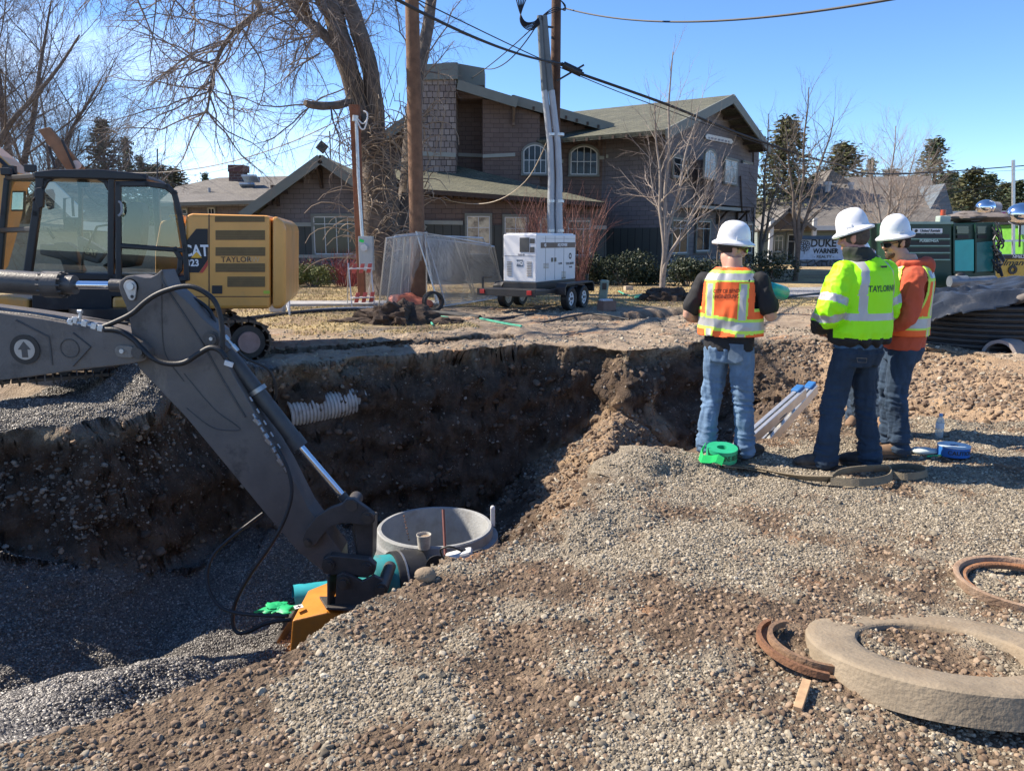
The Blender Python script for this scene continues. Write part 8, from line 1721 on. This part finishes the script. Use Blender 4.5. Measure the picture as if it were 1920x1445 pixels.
# ================================================================ COMPRESSOR, TARP, PIPES AND VEHICLES AT THE RIGHT
def right_side():
    Y=17; GRN=mat('dark_green_paint',(.012,.045,.030),.4,0,.2,3,0,1,.35,(.05,.05,.04),3); 
    t=thing('compressor','dark green towable compressor with teal inside, beacon and louvred front','compressor',(P(1780,540,Y).x,Y,0)); W=Wall((0,Y,0),(1,0,0),t); Wr=Wall((P(1724,480,Y).x,Y,0),(1,.35,0),t)
    hb=W.poly([(1660,540),(1660,418),(1785,418),(1785,540)],'louvred_front',GRN,0,1.2,bevel=.02)
    m=MB(); W.strip(m,(1660,418),(1786,418),.05,.04,.06); m.build('top_rail',mat('pale_green_edge',(.25,.36,.30),.5),hb,True)
    for y in (445,458,471,484): m=MB(); m.prism([W.at(x,yy,.012) for x,yy in ((1670,y-6),(1780,y-6),(1780,y+1.5),(1670,y+1.5))],(0,.01,0)); m.build('louvre_gap',INK,hb,True); m=MB(); W.strip(m,(1668,y+3),(1781,y+3),.025,.035,.03); m.build('louvre_blade',mat('louvre_green',(.22,.36,.29),.5),hb,True)
    m=MB(); m.prism([W.at(x,y,.02) for x,y in ((1712,429),(1768,429),(1768,436.5),(1712,436.5))],(0,.012,0)) 
    # right casing with open teal bay
    cs=W.poly([(1788,540),(1788,419),(1866,417),(1868,540)],'casing',GRN,-.04,1.4,bevel=.02)
    TL=mat('teal_panel',(.02,.40,.38),.3,0,.15,3); GL=mat_glass('bay_glass',(.01,.05,.05),.05,.35)
    m=MB(); m.prism([W.at(x,y,.0) for x,y in ((1790,451),(1826,449),(1826,508),(1790,508))],(0,.04,0)) ; m.build('teal_bay',TL,cs,True)
    m=MB(); m.prism([W.at(x,y,.0) for x,y in ((1831,455),(1862,452),(1862,508),(1831,510))],(0,.04,0)); m.build('teal_bay_rear',mat('teal_dark_panel',(.015,.16,.16),.3,0,.3,3),cs,True)
    for (x0,x1) in ((1795,1816),(1833,1850)):
        m=MB(); m.prism([W.at(x,y,.0) for x,y in ((x0,424),(x1,424),(x1,438),(x0,438))],(0,.04,0)); m.build('glazed_hatch',mat('hatch_glass',(.06,.10,.09),.1),cs,True); m=MB(); m.prism([W.at(x,y,.0) for x,y in ((x0,441),(x1,441),(x1,447),(x0,447))],(0,.04,0)); m.build('air_slot',INK,cs,True)
    m=MB()
    for x in (1788,1829,1864): W.strip(m,(x,420),(x,512),.03,.02,.04)
    m.build('door_post',GRN,cs,True)
    m=MB(); m.cyl(P(1812,527,Y-.5),P(1862,524,Y-.4),.085,n=18); m.cyl(P(1780,528,Y-.5),P(1812,527,Y-.5),.12,n=18); m.ell(P(1862,524,Y-.4),.085); m.build('exhaust_silencer',mat('silencer_grey',(.16,.19,.23),.45,.4,.2,5),t,True); m=MB(); m.ell(P(1800,520,Y-.4),(.13,.10,.11)); m.box(P(1796,530,Y-.35),(.3,.2,.3)); m.build('pump_block',BLK,t,True,bevel=.02)
    W2=Wall((0,Y-.01,0),(1,0,0),t)
    m=MB(); m.prism([W.at(x,y,.03) for x,y in ((1711,428.5),(1767,428.5),(1767,437),(1711,437))],(0,.02,0)); pl=m.build('name_plate',WHT,hb,True)
    text('lettering','United Rentals',.082,INK,pl,W.at(1744,432.8,.034),(1,0,0),world=True,bold=.002,sx=.88,shear=.15); m=MB(); c=W.at(1718,432.8,.034); m.cyl(c,c-Vector((0,.003,0)),.033,n=16); m.build('round_logo',INK,pl,True); m=MB(); [m.prism([W.at(x,438.3,.006),W.at(x+w,438.3,.006),W.at(x+w,439.8,.006),W.at(x,439.8,.006)],(0,.004,0)) for x,w in ((1727,7),(1737,13),(1753,13))]; m.build('small_print',mat('pale_green_ink',(.4,.5,.45),.5),hb,True)
    text('lettering','PU080945A',.088,mat('pale_green_ink',(.4,.5,.45),.5),hb,W.at(1742,451.5,.05),(1,0,0),world=True,bold=.003,sx=.95)
    m=MB(); m.box(P(1768,412,Y+.3),(.24,.2,.16)); m.build('beacon_base',mat('pale_grey_green',(.33,.40,.36),.5),t,True,bevel=.02); m=MB(); p=P(1768,404,Y+.3); m.cyl(p,p+Vector((0,0,.12)),.055,n=16); m.build('beacon',mat('amber_red',(.42,.07,.03),.3),t,True,bevel=.01); m=MB(); m.lathe([(.05,-.012),(.062,0),(.05,.012)],P(1780,411,Y+.3),Matrix.Rotation(R(90),3,'X'),20,closed=True); m.build('lifting_eye',BLK,t,True)
    m=MB(); m.ell((0,0,0),(.62,.5,.12),n=32,k=20); v=np.array(m.v); v=v*(1+.5*fbm(v*5,4,4))[:,None]; m.v=[tuple(a) for a in v]; o=m.build('cargo_net',mat('grey_rag',(.14,.12,.11),.95,0,.4,8)); o.location=P(1828,408,Y+.6); tag(o,'crumpled grey tarp lying on top of the green compressor','tarp')
    m=MB()
    for i in range(16):
        a=i*2.6; m.tube(spline([P(1866+6*math.sin(a),416+i*5,Y-.1),P(1876+7*math.sin(a*2),428+i*6,Y-.2+.08*math.sin(a*3)),P(1870+9*math.cos(a),446+i*4,Y-.15)],5),.014+.01*abs(math.sin(a)),5)
    m.build('wiring_bundle',BLK,t,True)
    # yellow light tower trailer
    YL=mat('light_tower_yellow',(.55,.36,.05),.45,0,.12,3,0,1,.4,(.25,.2,.12),3); Y2=19.5; t=thing('light_tower','yellow light tower trailer with black lettering at the right edge','light tower',(P(1900,540,Y2).x,Y2,0)); W=Wall((0,Y2,0),(1,0,0),t); b=W.poly([(1862,528),(1862,485),(1990,485),(1990,528)],'housing',YL,0,1.3,bevel=.03); text('lettering','Allmand',.20,INK,b,W.at(1896,493,.004),(1,0,0),world=True,bold=.003,sx=1.3,shear=.35)
    W.poly([(1862,485),(1862,478),(1990,478),(1990,485)],'top_band',BLK,.02,1.3,par=b); text('lettering','NM6L28',.10,WINK,b,W.at(1912,481.5,.025),(1,0,0),world=True,bold=.002); c=W.at(1898,506,.0); m=MB(); m.lathe([(.05,0),(.11,0),(.11,.03),(.05,.03)],c,Matrix.Rotation(R(90),3,'X'),24,closed=True); m.build('fuel_port',BLK,b,True)
    m=MB(); 
    for px in (1885,1960): q=P(px,530,Y2+.2); m.cyl((q.x,Y2,.28),(q.x,Y2+.2,.28),.28,n=24)
    m.build('wheel',RUB,t,True); m=MB(); m.bar(P(1862,452,Y2+.6),P(2000,450,Y2+.6),.05,.05); m.bar(P(1900,480,Y2+.6),P(1900,300,Y2+.6),.06,.06); m.build('mast',GALV,t,True)
    # silver floodlight heads
    for (px,py,s,lab,Yq) in ((1848,389,.21,'polished silver lamp reflector above the green compressor',19.8),(1915,402,.30,'large silver lamp reflector at the right edge',19.2)):
        p=P(px,py,Yq); t=thing('floodlight_head',lab,'lamp',p); m=MB(); m.ell((0,0,0),(s*1.15,s,s*.9),n=28,k=18); m.build('reflector_shell',mat('polished_metal',(.80,.80,.82),.12,1,.03),t); m=MB(); m.cyl((s*.3,0,0),(s*1.4,.05,-.05),s*.7,s*.9,n=20); m.build('lamp_housing',mat('lamp_grey',(.2,.2,.22),.4),t); m=MB(); m.tube([(0,0,-s*.8),(.02,0,-s*1.6),(.05,0,-s*2.6)],.025,6); m.build('stem',BLK,t)
    # lime green and purple work lorry beyond
    Y3=27; t=thing('service_truck','lime green and purple service truck partly cut by the right edge','truck',(P(1910,500,Y3).x,Y3,0)); W=Wall((0,Y3,0),(1,0,0),t); LG=mat('lime_truck',(.13,.36,.05),.4); b=W.poly([(1917,480),(1917,420),(2080,420),(2080,480)],'green_body',LG,0,2.2,bevel=.05); W.poly([(1906,414),(1906,396),(2080,396),(2080,414)],'purple_banner',mat('purple_panel',(.06,.015,.07),.5),.05,2.2,par=t); W.poly([(1913,440),(1913,418),(1940,418),(1940,440)],'cab_window',mat('pale_window',(.35,.45,.45),.1),.04,.1,par=b)
    m=MB()
    for px in (1935,2040): q=P(px,500,Y3); m.cyl((q.x,Y3-.1,.42),(q.x,Y3+.25,.42),.42,n=24)
    m.build('wheel',RUB,t,True); m=MB(); m.box((P(1985,470,Y3).x,Y3+1,.55),(3.4,1.6,.25)); m.build('chassis',BLK,t,True)
    # parked cars
    for (px,Yc,col,lab,w) in ((1897,31,(.35,.38,.40),'silver car parked behind the yellow light tower',4.3),(1858,60,(.12,.13,.15),'dark car parked far behind the compressor',4.2)):
        p=P(px,470,Yc); car(p.x,Yc,col,lab,w)
    # far low buildings and carport
    Yf=75; t=thing('far_building','pale flat roofed building beyond the street at the right','building',(P(1830,420,Yf).x,Yf,0)); z0=gh(P(1830,420,Yf).x,Yf); W=Wall((0,Yf,0),(1,0,0),t); W.poly([(1790,440),(1790,404),(2050,404),(2050,440)],'wall',mat('far_wall_brown',(.16,.12,.10),.8),0,8); W.poly([(1780,405),(1780,396),(2060,394),(2060,404)],'roof_edge',mat('far_white_roof',(.55,.56,.56),.6),.5,9); W.window(1800,410,1815,430,2,0,fw=.1); W.window(1840,410,1870,430,3,0,fw=.1)
    # tarp covered coil of black pipe
    c=P(1830,600,13.0); c.z=0; t=thing('pipe_coil','large black coil of pipe under a rumpled black tarp','pipe coil',c); m=MB()
    Rr=1.25; zc=.0
    for i in range(8): m.lathe([(Rr-.02,.03+i*.085),(Rr+.012,.045+i*.085),(Rr+.02,.07+i*.085),(Rr+.012,.095+i*.085),(Rr-.02,.11+i*.085)],(0,0,0),None,72)
    m.cyl((0,0,0),(0,0,.70),Rr-.015,n=60); m.build('coil',mat('coil_black',(.016,.016,.018),.5,0,.3,6,.1,40,.5,(.06,.055,.05),4),t)
    # tarp: draped sheet
    n=90; xs=np.linspace(-1.75,2.3,n); ys=np.linspace(-1.5,1.7,70); X,Yy=np.meshgrid(xs,ys); rr=np.hypot(X*.9,Yy); base=np.where(rr<1.22,.98,.98-.30*np.clip((rr-1.22)/.5,0,1)**1.3); q=np.stack([X*1.1+Yy*.7,Yy*2.2-X*.3,0*X],-1); wv=fbm(q*1.2,4,7); rid=(1-np.abs(fbm(q*np.array([.8,1.8,1]),3,9))*2.2); Z=base-.12-.10*np.clip(Yy+.3,0,2)+.07*wv+.13*rid-.03+.22*np.exp(-((X-1.2)/.9)**2)*(Yy>-.9); cutf=(Yy<-1.22+.14*np.sin(X*2.1)+.1*wv)
    m=MB(); idx={}; V_=[]
    for j in range(70):
        for i in range(n): V_.append((X[j,i],Yy[j,i],Z[j,i]))
    F=[(j*n+i,j*n+i+1,(j+1)*n+i+1,(j+1)*n+i) for j in range(69) for i in range(n-1) if not cutf[j,i]]
    m.add(V_,F,True); o=m.build('tarp',mat('black_tarp',(.032,.038,.048),.38,0,.35,2,.3,25,.35,(.16,.15,.14),3),t,recalc=False); s=o.modifiers.new('s','SOLIDIFY'); s.thickness=.008
    m=MB(); m.tube(spline([Vector(v) for v in ((-.1,-1.1,.78),(.1,-1.35,.90),(.35,-1.5,.86),(.6,-1.65,.6),(.9,-1.8,.2),(1.1,-1.9,-.0))],8),.07,12); m.build('suction_hose',mat('dusty_hose',(.12,.105,.095),.8,0,.3,8),t)
    # concrete pipe in the right foreground
    p=P(1872,668,11.6); g=gh(p.x,p.y); t=thing('concrete_pipe','short grey pipe lying half sunk on its side at the right edge','pipe',(p.x,p.y,p.z)); m=MB(); fr_=frame(Vector((.80,.60,.02))); d=Matrix((fr_[0],fr_[1],fr_[2])).transposed(); m.lathe([(.20,0),(.25,0),(.25,1.6),(.20,1.6)],(0,0,0),d,48,closed=True); m.build('pipe_wall',mat('pipe_grey',(.27,.235,.22),.8,0,.2,7,.2,40,.4,(.2,.16,.12),4),t)
    # mesh fence on the skyline
def car(x,y,col,label,L=4.3):
    t=thing('parked_car',label,'car',(x,y,gh(x,y)+.0)); CM=mat('car_paint_%d'%int(col[0]*100),col,.3,.3,.03,coat=.5); s=L/4.3; prof=[(-2.1,.35),(-2.15,.7),(-2.0,.95),(-1.5,1.0),(-.95,1.42),(.75,1.45),(1.35,1.02),(2.0,.9),(2.15,.6),(2.1,.32),(1.75,.32),(-1.75,.32)]
    m=MB(); m.prism([(a*s,-.85,b) for a,b in prof],(0,1.7,0)); m.build('car_body',CM,t,bevel=.06)
    m=MB()
    for y0 in (-.865,.85): m.prism([(a*s,y0,b) for a,b in ((-1.3,1.03),(-.85,1.36),(-.05,1.38),(-.05,1.03))],(0,.015,0)); m.prism([(a*s,y0,b) for a,b in ((.05,1.03),(.05,1.38),(.7,1.38),(1.15,1.03))],(0,.015,0))
    m.build('side_windows',mat('car_glass',(.03,.035,.04),.05,0,0),t)
    for sx in (-1.3,1.3):
        for y0 in (-.8,.8): m=MB(); m.cyl((sx*s,y0-.1,.31),(sx*s,y0+.1,.31),.31,n=22); w=m.build('wheel',RUB,t); m=MB(); m.cyl((sx*s,y0-.11,.31),(sx*s,y0+.11,.31),.17,n=14); m.build('rim',GALV,w)
    m=MB(); m.box((2.1*s,-.6,.7),(.1,.3,.14)); m.build('headlight',WHT,t,bevel=.02); m=MB(); m.box((2.1*s,.6,.7),(.1,.3,.14)); m.build('headlight',WHT,t,bevel=.02)
right_side()
